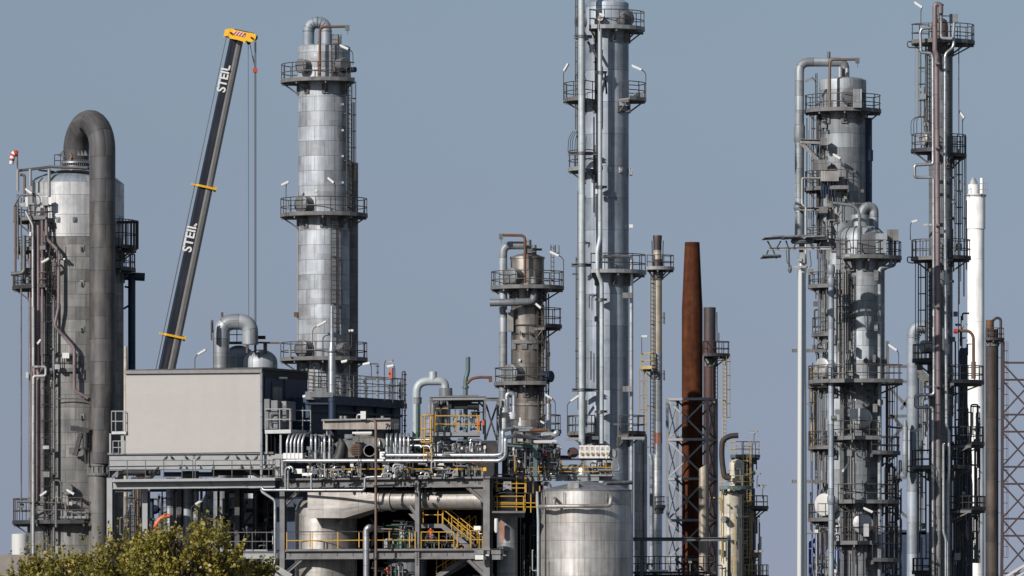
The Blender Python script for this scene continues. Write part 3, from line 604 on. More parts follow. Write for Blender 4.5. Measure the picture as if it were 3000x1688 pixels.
mb = MB(); mb.bar(F(366, 1091, -.12) , F(768, 1087.5, -.12), .16, .2); part(H, 'gutter', mb, 'pale_rail')
mb = MB(); v = [B + F.u * .005 + F.n * .02, B + n + F.u * .005]; up0 = h - Vector((0, 0, .42)); mb.add([v[0] + up0, v[1] + up0, v[1] + h, v[0] + h] + [p + F.u * .03 for p in (v[0] + up0, v[1] + up0, v[1] + h, v[0] + h)], [(0,1,2,3), (7,6,5,4), (0,4,5,1), (2,6,7,3), (1,5,6,2), (0,3,7,4)]); part(H, 'fascia', mb, 'black_rubber')
mb = MB(); mb.path([F(766, 1092, -.1), F(766, 1400, -.1), F(766, 1440, -.3), F(806, 1466, -.3), F(806, 1700, -.3)], L(4.2), 10); part(H, 'downpipe', mb, 'silver_insulation')
S = Grid(771, B.y - .05, -65)                          # side wall plane (faces right)
def sideP(f, zpx, off=.03): p = B.lerp(B + n, f); p.z = F(771, zpx).z; return p + F.u * off
mb = MB()
for f0, f1, y0, y1 in ((.07, .07, 1100, 1185), (.07, .5, 1100, 1103), (.5, .5, 1100, 1180), (.22, .22, 1115, 1165), (.07, .22, 1176, 1176), (.44, .24, 1131, 1131)): mb.tube(sideP(f0, y0), sideP(f1, y1), .035, 6)
part(H, 'conduit', mb, 'dark_steel')
mb = MB(); mb.add([sideP(.23, 1190), sideP(.42, 1190), sideP(.42, 1131), sideP(.23, 1131), sideP(.23, 1190, .07), sideP(.42, 1190, .07), sideP(.42, 1131, .07), sideP(.23, 1131, .07)], [(0,1,5,4), (1,2,6,5), (2,3,7,6), (3,0,4,7), (4,5,6,7)]); part(H, 'door', mb, 'dull_cladding')
mb = MB(); mb.tube(sideP(.35, 1104, .15), sideP(.5, 1103, .15), .07, 8); part(H, 'wall_lamp', mb, 'paper_white')
# cooling unit on its little platform
k = thing('cooling_unit', F(805, 1258, .6), 'grey air conditioning cabinet with louvres on a small railed platform', 'air conditioner')
p = F(808, 1216, .9); mb = MB(); mb.box(p, (1.05, 1.6, 1.75), F.u); mb.box(F(842, 1205, 1.2), (.5, 1.3, 1.2), F.u); part(k, 'cabinet', mb, 'dull_cladding')  # duller cladding carries the shade of the house in its colour
mb = MB()
for i in range(10): mb.box(F(833, 1190 + i * 5, -.02), (.35, .03, .05), F.u)
part(k, 'louvre', mb, 'dark_steel')
mb = MB(); mb.box(F(785, 1186, .1), (.35, .3, .7), F.u); mb.path([F(794, 1250, -.05), F(794, 1215, -.05), F(820, 1212, -.05)], .05, 6); mb.box(F(806, 1232, .02), (.35, .06, .3), F.u); part(k, 'control_box', mb, 'dull_pipe')

o = Col(368, 600, 6, 'far_stack', 'far pale yellow stack peeping out between the wide vessel and the beige house', 'stack'); o.shell([(5, 1015), (7, 1100), (7, 1894)], 'stack_beige', n=14)
# ------------------------------------------------------------ steel frame carrying the house
S1 = thing('house_stand', F(330, 1880), 'light grey steel frame with railed walkway carrying the beige house', 'steel frame')
def beamF(x0, x1, y0, y1, d, w=.3, mb=None, G=F):    # I beam seen from y0 (top) to y1 (bottom)
    mb = mb or MB(); a, b = G(x0, (y0+y1)/2, d), G(x1, (y0+y1)/2, d); a.z = b.z = (a.z + b.z) / 2; hh = L(y1 - y0, a.y); mb.ibeam(a, b, w, hh); return mb
def postF(x0, x1, y0, y1, d, mb=None, G=F):
    mb = mb or MB(); a, b = G((x0+x1)/2, y0, d), G((x0+x1)/2, y1, d); b.x, b.y = a.x, a.y; w = L(x1 - x0, a.y); mb.ibeam(a, b, w, w, F.n); return mb
def plateF(x0, x1, y0, y1, d, th, mb=None): return wall(F, x0, x1, y0, y1, d, th, mb)
mb = plateF(320, 806, 1330, 1362, .25, .3); mb.ibeam(F(320, 1330, .3), F(806, 1327, .3), .5, .1); part(S1, 'girder', mb, 'light_steel')
part(S1, 'girder', plateF(320, 822, 1364, 1402, 2.2, .25) if 0 else beamF(320, 806, 1362, 1376, .35), 'light_steel')
part(S1, 'deck', plateF(320, 806, 1402, 1410, -1.0, 1.2), 'light_steel')
part(S1, 'girder', beamF(332, 806, 1409, 1431, -.3, .35), 'light_steel')
part(S1, 'beam', beamF(332, 806, 1432, 1440, 5.5, .4), 'dark_steel')
mb = MB(); mb.rail([F(320, 1402, -.95), F(565, 1402, -.95)], 1.12, 1.28, 0.029); part(S1, 'railing', mb, 'pale_rail'); mb = MB(); mb.rail([F(572, 1402, -.95), F(806, 1402, -.95)], 1.12, 1.28, 0.029); part(S1, 'railing', mb, 'pale_rail')
for x0, x1, y0 in ((316, 334, 1400), (321, 327, 1270), (356, 366, 1275)): part(S1, 'post', postF(x0, x1, y0, 1894 if y0 > 1300 else 1330, .1), 'light_steel')
part(S1, 'post', postF(420, 437, 1432, 1894, 1.5), 'light_steel')
for x in (520, 690): part(S1, 'post', postF(x, x + 16, 1432, 1894, 5), 'dark_steel')
for a, b in (((340, 1398), (362, 1376)), ((445, 1398), (466, 1372)), ((760, 1398), (720, 1376)), ((330, 1398), (352, 1378))):
    mb = MB(); mb.bar(F(*a, 1.2), F(*b, 1.2), .12, .16); part(S1, 'brace', mb, 'dull_pipe')
mb = plateF(327, 369, 1264, 1272, -.2, 1.2); sp1 = part(S1, 'side_platform', mb, 'galvanised_rail'); mb = MB(); mb.rail([F(327, 1264, 1), F(327, 1264, -.2), F(367, 1264, -.2)], 1.25, .55, .032); part(sp1, 'side_railing', mb, 'galvanised_rail'); mb = MB(); mb.rail([F(331, 1330, 0), F(367, 1330, 0)], .8, .4, .03); part(S1, 'side_railing', mb, 'galvanised_rail')
mb = MB()
for x, y in ((566, 1336), (566, 1342), (570, 1336), (570, 1342), (520, 1420), (524, 1420), (615, 1415), (619, 1415), (615, 1421), (619, 1421), (715, 1416), (720, 1416), (715, 1422), (720, 1422)): mb.box(F(x, y, .22 if y < 1400 else -.48), (.05, .04, .05), F.u)
part(S1, 'bolt', mb, 'dark_steel')
# platform at the right side of the house
P1 = thing('access_platform', F(776, 1270), 'railed steel platform beside the beige house under the cooling unit', 'platform')
part(P1, 'deck', plateF(776, 852, 1259, 1270, -.25, 2.4), 'galvanised_rail')
for x in (779, 820): part(P1, 'post', postF(x, x + 6, 1270, 1330, 0), 'light_steel')
mb = MB(); mb.rail([F(777, 1259, -.22), F(849, 1259, -.22)], 1.27, 1.0, .036); mb.rail([F(852, 1259, 0), F(852, 1259, 2.2)], 1.27, 1.0, .03); part(P1, 'railing', mb, 'galvanised_rail')
part(P1, 'dark_panel', plateF(784, 819, 1272, 1328, .9, .1), 'interior_shade')
P2 = thing('access_platform', F(880, 1270, 2), 'second small railed platform between the cooling unit and the grey duct', 'platform')
part(P2, 'deck', plateF(853, 912, 1262, 1268, 2, 1.6), 'dark_steel'); mb = MB(); mb.rail([F(855, 1262, 2), F(910, 1262, 2)], 1.25, .75, 0.029); part(P2, 'railing', mb, 'galvanised_rail')
part(S1, 'end_plate', plateF(806, 838, 1330, 1402, -.1, .5), 'light_steel')
mb = MB(); mb.rail([F(800, 1398, -1), F(836, 1398, -1)], 1.1, .5, .03); mb.bar(F(806, 1368, -.2), F(832, 1398, -.2), .1, .12); part(S1, 'end_railing', mb, 'rail_steel')

# ------------------------------------------------------------ pigeons on the girder
def pigeon(px, py, flip, d, label, Yp=None):
    p = F(px, py, d); s = -1 if flip else 1; mb = MB()
    q = [(-.30, -.03, .012), (-.2, .0, .03), (-.1, .045, .07), (0, .09, .095), (.08, .14, .085), (.12, .20, .05), (.135, .25, .042), (.15, .285, .045), (.19, .28, .02), (.225, .27, .006)]
    mb.sweep([p + Vector((x * s * .6, 0, z * .85)) for x, z, r in q], [r * .9 for *_, r in q], 8)
    for k in (-.025, .025): mb.tube(p + Vector((0, k, .04)), p + Vector((.01 * s, k, -.055)), .008, 4)
    solo('pigeon', mb, 'bird_grey', label, 'pigeon', 'pigeons on the girder under the beige house')
bz = 1358
for i, (x, fl, w) in enumerate(((486, 0, 'leftmost of the pigeons on the upper girder'), (505, 1, 'second pigeon from the left on the upper girder'), (547, 1, 'dark pigeon standing left of the railing gap on the upper girder'), (582, 0, 'dark pigeon standing just right of the railing gap on the upper girder'), (666, 0, 'fifth pigeon from the left on the upper girder'), (697, 1, 'sixth pigeon from the left, right half of the upper girder'), (724, 1, 'seventh pigeon from the left on the upper girder'), (751, 0, 'rightmost of the pigeons, close to the downpipe'))):
    pigeon(x, 1346, fl, -.95, w)
pigeon(461, 1377, 0, -.95, 'lone pigeon on the lower rail, left half of the walkway'); pigeon(710, 1374, 1, -.95, 'lone pigeon on the lower rail, right half of the walkway')

# ------------------------------------------------------------ things seen through the left frame
for x, r, y0, mtt, lb in ((404, 4, 1400, 'brown_pipe', 'slim brown riser leftmost in the dark bundle under the house'), (392, 3, 1400, 'dull_pipe', 'thin grey riser at the left edge under the house'), (412, 3, 1400, 'dark_steel', 'thin black riser beside the pale post under the house'), (445, 6, 1460, 'navy_shade_cladding', 'dark blue riser behind the caged ladder under the house'), (500, 14, 1400, 'grey_cladding', 'grey riser pipe behind the thin ladders under the house'), (549, 17, 1380, 'blue_grey_cladding', 'thick silver riser under the middle of the beige house'), (574, 9, 1380, 'blue_grey_cladding', 'medium blue grey riser right of the thick silver riser'), (516, 2.5, 1440, 'white_paint', 'thin white riser beside the orange elbow')):
    pipe([(x, y0, 404), (x, 1894, 404)], r, mtt, lb, group='risers under the beige house')
for x, lb in ((382, 'dark caged ladder at the far left under the beige house'), (489, 'dark caged ladder beside the orange pipe under the house')):
    t = Col(x, 404, 1, 'caged_ladder', lb, 'ladder', 'caged ladders under the beige house'); t.ladder(x, 1455, 1760, True, 'dark_steel', gap=2, dx=0)
pipe([(455, 1894, 400), (455, 1535, 400), (478, 1513, 400), (498, 1511, 400)], 6.5, 'signal_orange', 'bright orange pipe bending over behind the tree top', bend=16, name='orange_pipe')
pipe([(440, 1522, 401), (455, 1522, 401)], 4, 'green_paint', 'short green pipe stub beside the orange pipe', name='green_pipe')
t = Col(448, 406, 12, 'process_vessel', 'small dark blue dished vessel end under the beige house', 'vessel'); mb = MB(); mb.sweep([W(430, 1493, 406), W(455, 1493, 406), W(466, 1493, 406), W(470, 1493, 406)], [.3, .3, .2, .03], 14); part(t.o, 'shell', mb, 'navy_shade_cladding')
t = Col(615, 418, 33, 'hopper', 'dark grey sloping hopper behind the thick duct under the house', 'hopper'); t.shell([(10, 1440), (33, 1490), (33, 1894)], 'weathered_cladding')
lamp(560, 1560, 585, 1470, 399, 'tube lamp hanging under the beige house frame', 32, 28)
for i, (x, r, y0, m_) in enumerate(((398, 3, 1405, 'dark_steel'), (408, 2.5, 1400, 'brown_pipe'), (418, 4, 1400, 'dark_steel'), (426, 2, 1400, 'dull_pipe'), (475, 2, 1440, 'dark_steel'), (530, 5, 1400, 'dull_pipe'), (590, 4, 1400, 'dull_pipe'), (604, 2.5, 1400, 'silver_insulation'), (640, 4, 1410, 'dark_steel'))):
    pipe([(x, y0, 405.5), (x, 1894, 405.5)], r, m_, f'{("first", "second", "third", "fourth", "fifth", "sixth", "seventh", "eighth", "ninth")[i]} from the left of the thin rear risers under the beige house', group='risers under the beige house')
for x0, x1, y, r, m_, lb in ((350, 470, 1385, 9, 'dark_steel', 'dark level duct in the gap under the house, left part'), (480, 640, 1390, 7, 'dull_pipe', 'grey level pipe in the gap under the house, middle part'), (620, 800, 1383, 10, 'dark_steel', 'dark level duct in the gap under the house, right part')): pipe([(x0, y, 403), (x1, y, 403)], r, m_, lb)
mb = MB(); mb.box(W(412, 1560, 408.5), (L(56), .6, L(330))); solo('dark_cover_panel', mb, 'dark_steel', 'tall dark cover panel behind the pipe bundle left under the house', 'duct')  # plain panel hiding the crane boom behind the dark pipes
# dark open steel building behind (shaded bay under the house)
D = thing('steel_building', W(705, 1880, 408), 'dark open steel bay with cross beams under the right of the beige house', 'building')
for x in (665, 708, 748): mb = MB(); mb.ibeam(W(x, 1432, 408), W(x, 1894, 408), .3, .3, (0, 1, 0)); part(D, 'column', mb, 'dark_steel')
for y in (1440, 1496, 1540, 1640):
    mb = MB(); mb.ibeam(W(660, y, 408), W(815, y, 408), .25, .25); part(D, 'beam', mb, 'dark_steel')
for a, b in (((667, 1500), (705, 1540)), ((712, 1540), (745, 1500)), ((670, 1540), (640, 1496)), ((668, 1545), (705, 1635)), ((745, 1545), (712, 1635))): mb = MB(); mb.bar(W(*a, 408), W(*b, 408), .12, .12); part(D, 'brace', mb, 'dark_steel')
mb = MB()
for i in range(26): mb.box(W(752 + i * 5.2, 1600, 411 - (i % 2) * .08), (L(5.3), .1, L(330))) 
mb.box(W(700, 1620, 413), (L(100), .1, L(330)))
part(D, 'sheet_wall', mb, 'interior_shade')  # shade of the bay put into the ribbed sheet's near-black colour
mb = MB(); mb.bar(F(640, 1613, 1.5), F(806, 1613, 1.5), 2, .1); part(D, 'deck', mb, 'light_steel')
mb = MB(); mb.rail([F(655, 1613, .4), F(805, 1613, .4)], 1.12, 1.0, 0.029); part(D, 'railing', mb, 'pale_rail')
part(D, 'girder', beamF(640, 812, 1617, 1637, .2), 'light_steel')
t = Col(790, 407, 1, 'caged_ladder', 'caged ladder against the dark sheet wall right of the open bay', 'ladder', 'caged ladders under the beige house'); t.ladder(790, 1430, 1620, True, 'rail_steel', gap=2, dx=0)
mb = MB(); mb.bar(W(768, 1640, 391), W(853, 1690, 391), .12, .34); mb.bar(W(772, 1662, 390), W(830, 1698, 390), .12, .2); solo('stair_stringer', mb, 'galvanised_rail', 'pale sloping stair stringer beside the tree at lower centre left', 'stair')

# ------------------------------------------------------------ dark blue compressor house with valves on its roof
G2 = Grid(905, 399, -65)
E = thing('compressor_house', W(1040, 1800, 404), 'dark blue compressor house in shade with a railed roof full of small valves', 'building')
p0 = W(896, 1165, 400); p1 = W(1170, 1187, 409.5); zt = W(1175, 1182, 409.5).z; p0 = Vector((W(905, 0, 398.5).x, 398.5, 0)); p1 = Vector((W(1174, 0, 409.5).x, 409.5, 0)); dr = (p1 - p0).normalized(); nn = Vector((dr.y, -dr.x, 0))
q0, q1 = p0 - nn * 2.4, p1 - nn * 2.4; mb = MB(); v = [p0, p1, q1, q0]; v += [p + Vector((0, 0, zt)) for p in v]; mb.add(v, [(3,2,1,0), (4,5,6,7), (0,1,5,4), (1,2,6,5), (2,3,7,6), (3,0,4,7)]); part(E, 'wall', mb, 'navy_shade_cladding')
mb = MB(); e = Vector((0, 0, zt - .06)); mb.bar(p0 + e + nn * .12 - dr * .5, p1 + e + nn * .12, .5, .5); mb.bar(p0 + e + nn * .05 - Vector((0, 0, .75)), p1 + e + nn * .05 - Vector((0, 0, .75)), .2, .16); mb.bar(p0 + e + nn * .4 - Vector((0, 0, .12)) - dr * .5, p1 + e + nn * .4 - Vector((0, 0, .12)), .1, .35); part(E, 'roof_edge', mb, 'navy_shade_wall')
for f in (.0, .28, .5, .72, .9): mb = MB(); mb.bar(p0.lerp(p1, f) + nn * .08 + Vector((0, 0, zt - .2)), p0.lerp(p1, f) + nn * .08, .12, .2); part(E, 'pilaster', mb, 'navy_shade_wall')
ez = Vector((0, 0, zt + .2)); mb = MB(); mb.rail([p0 + ez + nn * .3 - dr * .6, p1 + ez + nn * .3], 1.35, .85, 0.029, (.33, .66)); part(E, 'railing', mb, 'pale_rail')
mb = MB(); mb.rail([q0 + ez, q1 + ez, p1 + ez], 1.35, 1, .03, (.33, .66)); part(E, 'railing', mb, 'rail_steel')
def valve(x, y0, y1, Y, label, r=2.0, mtt='light_steel', group='valves on the compressor house roof', wheel=True):
    mb = MB(); mb.tube(W(x, y0, Y), W(x, y1, Y), L(r), 8); n = max(2, int(abs(y1 - y0) / 14))
    for i in range(n):
        y = y0 + (y1 - y0) * (i + .5) / n; mb.sweep([W(x, y - 2, Y), W(x, y, Y), W(x, y + 2, Y)], [L(r * 1.2), L(r * 1.9), L(r * 1.2)], 8)
        if i % 2 == 0: mb.tube(W(x - r * 2.6, y, Y), W(x + r * 2.6, y, Y), .03, 5)
    return solo('valve', mb, mtt, label, 'valve', group)
rnd = random.Random(3); ords = ['first', 'second', 'third', 'fourth', 'fifth', 'sixth', 'seventh', 'eighth', 'ninth', 'tenth', 'eleventh', 'twelfth']
for i in range(12):
    f = .25 + .72 * i / 11; q = p0.lerp(p1, f) - nn * rnd.uniform(.2, 1.2); px = 1500 + q.x * PPM * D0 / q.y
    top = HZ - (zt + .2 + rnd.uniform(.5, 1.4) - CZ) * PPM * D0 / q.y; bot = HZ - (zt - CZ) * PPM * D0 / q.y
    valve(px, top, bot, q.y, f'{ords[i]} grey valve from the left behind the compressor house roof railing', rnd.uniform(1.6, 2.6), rnd.choice(['light_steel', 'weathered_cladding', 'dull_pipe']))
valve(1106, 1064, 1100, 403, 'tall valve stack rising above the roof railing left of the orange sign', 2.4, 'dull_pipe'); valve(1186, 1090, 1270, 408, 'long string of black valves at the right corner of the compressor house', 2.4, 'dark_steel')
valve(1171, 1120, 1170, 408, 'short string of black valves just left of the compressor house corner', 2.2, 'dark_steel')
pipe([(1178, 1275, 408.5), (1178, 1089, 408.5), (1187, 1088, 408.5), (1187, 1275, 408.5)], 1.8, 'dark_steel', 'thin black pipe looping over at the right corner of the compressor house', bend=5)
pipe([(1066, 1120, 404), (1068, 1106, 404), (1120, 1106, 404), (1125, 1116, 404)], 3, 'dull_pipe', 'short grey header pipe on top of the roof railing of the blue house')
pipe([(1080, 1066, 404), (1105, 1066, 404)], 2, 'dull_pipe', 'short level pipe leading to the tall valve stack')
sg = thing('warning_sign', W(1144, 1130, 405), 'narrow orange panel on a post at the compressor house roof', 'sign'); mb = MB(); mb.box(W(1143.5, 1096, 405), (L(9), .06, L(26))); part(sg, 'panel', mb, 'signal_orange'); mb = MB(); mb.tube(W(1151, 1078, 405), W(1151, 1180, 405), .05, 6); part(sg, 'post', mb, 'dark_steel')
lamp(1126, 1175, 1142, 1055, 405, 'uppermost floodlight over the compressor house roof', -8, 20, head='pale_rail'); lamp(1157, 1180, 1144, 1072, 405.2, 'floodlight leaning left beside the orange sign', 10, 20, head='paper_white')
lamp(1088, 1105, 1074, 1065, 403.5, 'floodlight left of the tall valve stack on the compressor house roof', 12, 22, head='paper_white'); lamp(1024, 1110, 1009, 1058, 401, 'floodlight under the lowest platform of the patched column', 12, 18, head='paper_white')
lamp(910, 1240, 895, 1160, 398, 'floodlight on a bent pole between the beige house and the vent pipe', 12, 16, head='paper_white')
mb = MB(); mb.box(W(945, 1158, 397.5), (L(62), 1.5, L(14))); mb.box(W(940, 1145, 397.5), (L(36), 1.2, L(14))); mb.bar(W(895, 1160, 397.8), W(940, 1160, 397.8), 1, .5); solo('roof_duct_box', mb, 'dull_cladding', 'small grey box under the ladder foot of the patched column', 'box')
pipe([(893, 1183, 397.3), (985, 1183, 397.3)], 3.5, 'navy_shade_wall', 'dark blue level beam across the front of the compressor house', name='level_pipe')

# ------------------------------------------------------------ fan casing with stained panels
K = thing('fan_casing', W(1045, 1258, 393), 'long stained beige duct box with two stubs above the pipe bank', 'duct')
mb = MB(); mb.add([W(946, 1258, 393.5), W(1144, 1258, 391.5), W(1170, 1258, 396.5), W(975, 1258, 399), W(946, 1231, 393.5), W(1144, 1227, 391.5), W(1170, 1228, 396.5), W(975, 1230, 399)], [(3,2,1,0), (4,5,6,7), (0,1,5,4), (1,2,6,5), (2,3,7,6), (3,0,4,7)]); part(K, 'casing', mb, 'dirty_duct')
mb = MB(); mb.bar(W(944, 1231, 393.3), W(1146, 1227, 391.3), .2, .1); part(K, 'top_flange', mb, 'dull_pipe')
for x in (1000, 1012, 1121): part(K, 'stub', lathepx(x, 393.8, [(5.5, 1219), (5.5, 1232)], 14), 'weathered_cladding')
mb = MB(); mb.box(W(1064, 1217, 392), (L(15), .4, L(23))); part(K, 'terminal_box', mb, 'paper_white')
tm = Matrix.Rotation(R(90), 4, 'X'); tm.translation = W(1129, 1256, 391.5) + Vector((0, -.1, 0)); text(K, '7', .42, tm, 'black_rubber', ext=.01)
tm = Matrix.Rotation(R(45), 4, 'Z') @ Matrix.Rotation(R(90), 4, 'X'); tm.translation = W(1150, 1256, 392.4) + Vector((.1, -.25, 0)); text(K, 'IT', .42, tm, 'paper_white', ext=.01)
V1 = thing('fan_housing', W(1060, 1330, 394), 'dirty grey fan housing with a rusty grille and an open round duct mouth', 'fan')
mb = MB(); mb.plate([W(1020, 1280, 393), W(1124, 1268, 393), W(1130, 1300, 393), (W(1112, 1340, 393)), W(1000, 1340, 393), W(980, 1300, 393)], (0, 2.5, 0)); part(V1, 'housing', mb, 'weathered_cladding')
mb = MB(); mb.sweep([W(1045, 1319, 393), W(1045, 1319, 391.8)], L(19), 28); part(V1, 'round_cover', mb, 'rust')
mb = MB()
for i in range(7): mb.box(W(1045, 1305 + i * 5, 391.75), (L(30 if 0 < i < 6 else 20), .06, .05))
part(V1, 'grille', mb, 'brown_pipe')
mb = MB(); n = 28
rr = [(L(17), 393), (L(17), 391.6), (L(14.5), 391.6), (L(14.5), 393.2)]; q = W(1083, 1321, 392); mb.rings([[(q.x + r * math.cos(a), Y, q.z + r * math.sin(a)) for a in [6.2832 * j / n for j in range(n)]] for r, Y in rr], [0, 1, 1.1, 2], .4, caps=False); mb.sweep([W(1083, 1321, 392.6), W(1083, 1321, 392.65)], L(14.4), 24); part(V1, 'duct_mouth', mb, 'interior_shade')
mb = MB(); mb.rings([[(q.x + r * math.cos(a), Y, q.z + r * math.sin(a)) for a in [6.2832 * j / n for j in range(n)]] for r, Y in ((L(17.5), 391.75), (L(17.5), 391.5), (L(15), 391.5), (L(15), 391.75))], [0, .2, .3, .4], .4, caps=False); part(V1, 'mouth_ring', mb, 'silver_insulation')
mb = MB(); mb.sweep([W(985, 1360, 393), W(998, 1330, 393), W(1002, 1300, 393), W(996, 1285, 393)], [L(18), L(17), L(14), L(4)], 14); part(V1, 'cowl', mb, 'dark_steel')
mb = MB(); mb.plate([W(1008, 1290, 391.9), W(1030, 1282, 391.9), W(1040, 1300, 391.9), W(1022, 1318, 391.9)], (0, .1, 0)); mb.box(W(1022, 1279, 392), (L(24), .5, L(12))); part(V1, 'cover_plate', mb, 'dull_cladding')

# ------------------------------------------------------------ bank of silver insulated pipes (front of rack)
def stub(x, y0, y1, r, G, d, label, lean=0, cap=True, fat=None, grp='upright insulated pipes of the pipe bank'):
    o = thing('insulated_pipe', G(x, y1, d), label, 'pipe', grp); mb = MB(); mb.path([G(x + lean + (14 if lean else 0), y0 - (2 if lean else 0), d + 2), G(x + lean, y0 + 2, d + .2), G(x, y0 + 22 if lean else y0 + 14, d), G(x, y1, d)], L(r), 12, L(9)); part(o, 'riser', mb, 'silver_insulation')
    if fat: mb = MB(); mb.sweep([G(x, fat, d), G(x, fat + 1.5, d), G(x, y1, d)], [L(r), L(r * 1.55), L(r * 1.55)], 14); part(o, 'sleeve', mb, 'silver_insulation')
names = ['first', 'second', 'third', 'fourth', 'fifth', 'sixth', 'seventh']
for i, x in enumerate((841, 852, 863, 874, 885)): stub(x, 1272, 1330, 3.7, F, -.3, f'{names[i]} from the left of the five angled silver pipes above the white boxes', lean=7)
for i, x in enumerate((912, 925, 951, 966)): stub(x, 1274, 1345, 3.8, F, -.3, f'{names[i]} from the left of the four sleeved silver uprights behind the long header', fat=1323)
for i, x in enumerate((935, 943, 975)): stub(x, 1280, 1400, 2.6, F, .5, f'{names[i]} from the left of the thinner rear uprights left of the rusty grille')
for i, x in enumerate((1134, 1146, 1160, 1173, 1184, 1197)): stub(x, 1272, 1330, 3.9, F, -.3, f'{names[i]} from the left of the six sleeved silver uprights right of the rusty pipe', fat=1308 if i != 3 else 1318)
for i, x in enumerate((1154, 1167, 1112)): stub(x, 1282 if x < 1170 else 1300, 1330, 3, F, .5, f'{names[i]} from the left of the short rear uprights right of the duct mouth')
for i in range(5):
    mb = MB(); mb.box(F(838.5 + i * 11.6, 1337, -.35), (L(11), .35, L(18)), F.u); solo('insulation_box', mb, 'paper_white', f'{names[i]} from the left of the five white boxes under the angled pipes', 'box', 'white insulation boxes')
for x0, x1, y0, y1, lb in ((1116, 1132, 1324, 1345, 'tall white box at the end of the upper header pipe'), (866, 890, 1374, 1388, 'white box left under the long header pipe'), (834, 856, 1368, 1372, 'thin white tray under the header pipe at the left'), (888, 916, 1386, 1394, 'flat white tray beside the yellow railing at the left'), (1125, 1135, 1354, 1366, 'small white box above the bend of the long stepped pipe')):
    mb = MB(); mb.box(F((x0+x1)/2, (y0+y1)/2, -.4), (L(x1-x0), .4, L(y1-y0)), F.u); solo('insulation_box', mb, 'paper_white', lb, 'box', 'white insulation boxes')
def fpipe(pts, r, mt, label, d=-.6, bend=None, n=14, group=None, name='insulated_pipe'): return pipe(pts, r, mt, label, G=F, d=d, bend=bend, n=n, group=group, name=name)
fpipe([(828, 1394), (828, 1350), (1465, 1350), (1481, 1338), (1481, 1283), (1510, 1276, 4), (1602, 1290, 6)], 6, 'silver_insulation', 'long lower silver header pipe turning up at its right end', -.9, 10)
fpipe([(1120, 1334), (1455, 1334), (1473, 1330), (1473, 1262), (1500, 1255, 4), (1600, 1272, 6)], 5.8, 'silver_insulation', 'upper silver header pipe turning up left of the teal beam', -.9, 10)
fpipe([(828, 1392), (835, 1392), (843, 1372), (850, 1366), (858, 1372), (858, 1384)], 3.2, 'silver_insulation', 'small silver pipe loop at the left end of the long header', -.9)
fpipe([(700, 1436), (780, 1436), (1062, 1436), (1069, 1430), (1069, 1400), (1128, 1396), (1133, 1390), (1133, 1364)], 3.6, 'silver_insulation', 'long thin stepped silver pipe running below the yellow railing', -1.1, 8) if 0 else fpipe([(767, 1428), (772, 1436), (1064, 1436), (1069, 1430), (1069, 1399), (1128, 1396), (1133, 1390), (1133, 1364)], 3.8, 'silver_insulation', 'long thin stepped silver pipe running below the yellow railing', -1.1, 8)
fpipe([(836, 1434), (836, 1374), (846, 1368), (850, 1374)], 3.2, 'silver_insulation', 'left one of the short twin pipes dropping to the thin stepped pipe', -1.1); fpipe([(844, 1434), (844, 1376), (852, 1370)], 3.2, 'silver_insulation', 'right one of the short twin pipes dropping to the thin stepped pipe', -.95)
fpipe([(912, 1432), (912, 1392)], 3.6, 'silver_insulation', 'short silver drop pipe left of the yellow railing posts', -1.0)
fpipe([(1101, 1690), (1101, 1240), (1096, 1229), (1090, 1233)], 4, 'brown_pipe', 'tall rusty brown upright pipe with a black hooked top', -1.8, 8)
for y_, lb in ((1421, 'bolted flange on the tall rusty brown pipe at the upper beam'), (1634, 'bolted flange on the tall rusty brown pipe at the lower beam')): mb = MB(); mb.sweep([F(1101, y_, -1.8), F(1101, y_ + 6, -1.8)], L(7), 12); solo('flange_ring', mb, 'dark_steel', lb, 'flange')
fpipe([(1064, 1215), (1046, 1215), (1046, 1262)], 3.2, 'silver_insulation', 'silver pipe dropping from the white box on the fan casing', .8, 8); fpipe([(958, 1276), (959, 1255), (1044, 1254), (1050, 1266)], 3.2, 'silver_insulation', 'silver pipe running level in front of the stained duct box', .4, 8)
fpipe([(893, 1278), (930, 1276), (1000, 1282)], 4, 'dull_pipe', 'dark level pipe behind the tops of the left uprights', 1.2); fpipe([(1122, 1276), (1248, 1290)], 5, 'dull_pipe', 'dark level pipe behind the tops of the right uprights', 1.2)
fpipe([(1190, 1290), (1260, 1288)], 3.2, 'silver_insulation', 'short silver level pipe right of the six uprights, upper one', .2); fpipe([(1200, 1306), (1232, 1306), (1236, 1312)], 4.5, 'silver_insulation', 'short silver level pipe right of the six uprights, lower one', .2); fpipe([(1236, 1307), (1258, 1307), (1262, 1320)], 3.2, 'silver_insulation', 'bent silver pipe below the yellow caged ladder', .2)
fpipe([(1051, 1390), (1051, 1268)], 1.5, 'rail_steel', 'thin lamp pole in front of the rusty grille', -1.2, name='lamp_pole'); mb = MB(); mb.box(F(1062, 1268, -1.3), (L(62), .15, .12), F.u); mb.box(F(1065, 1272, -1.2), (L(52), .15, .1), F.u); solo('tube_lamp', mb, 'white_paint', 'long tube lamp lying level above the fan housing', 'lamp')
fpipe([(1210, 1396), (1210, 1350)], 1.5, 'rail_steel', 'thin post rising from the deck left of the yellow cage', -1.2, name='lamp_pole')

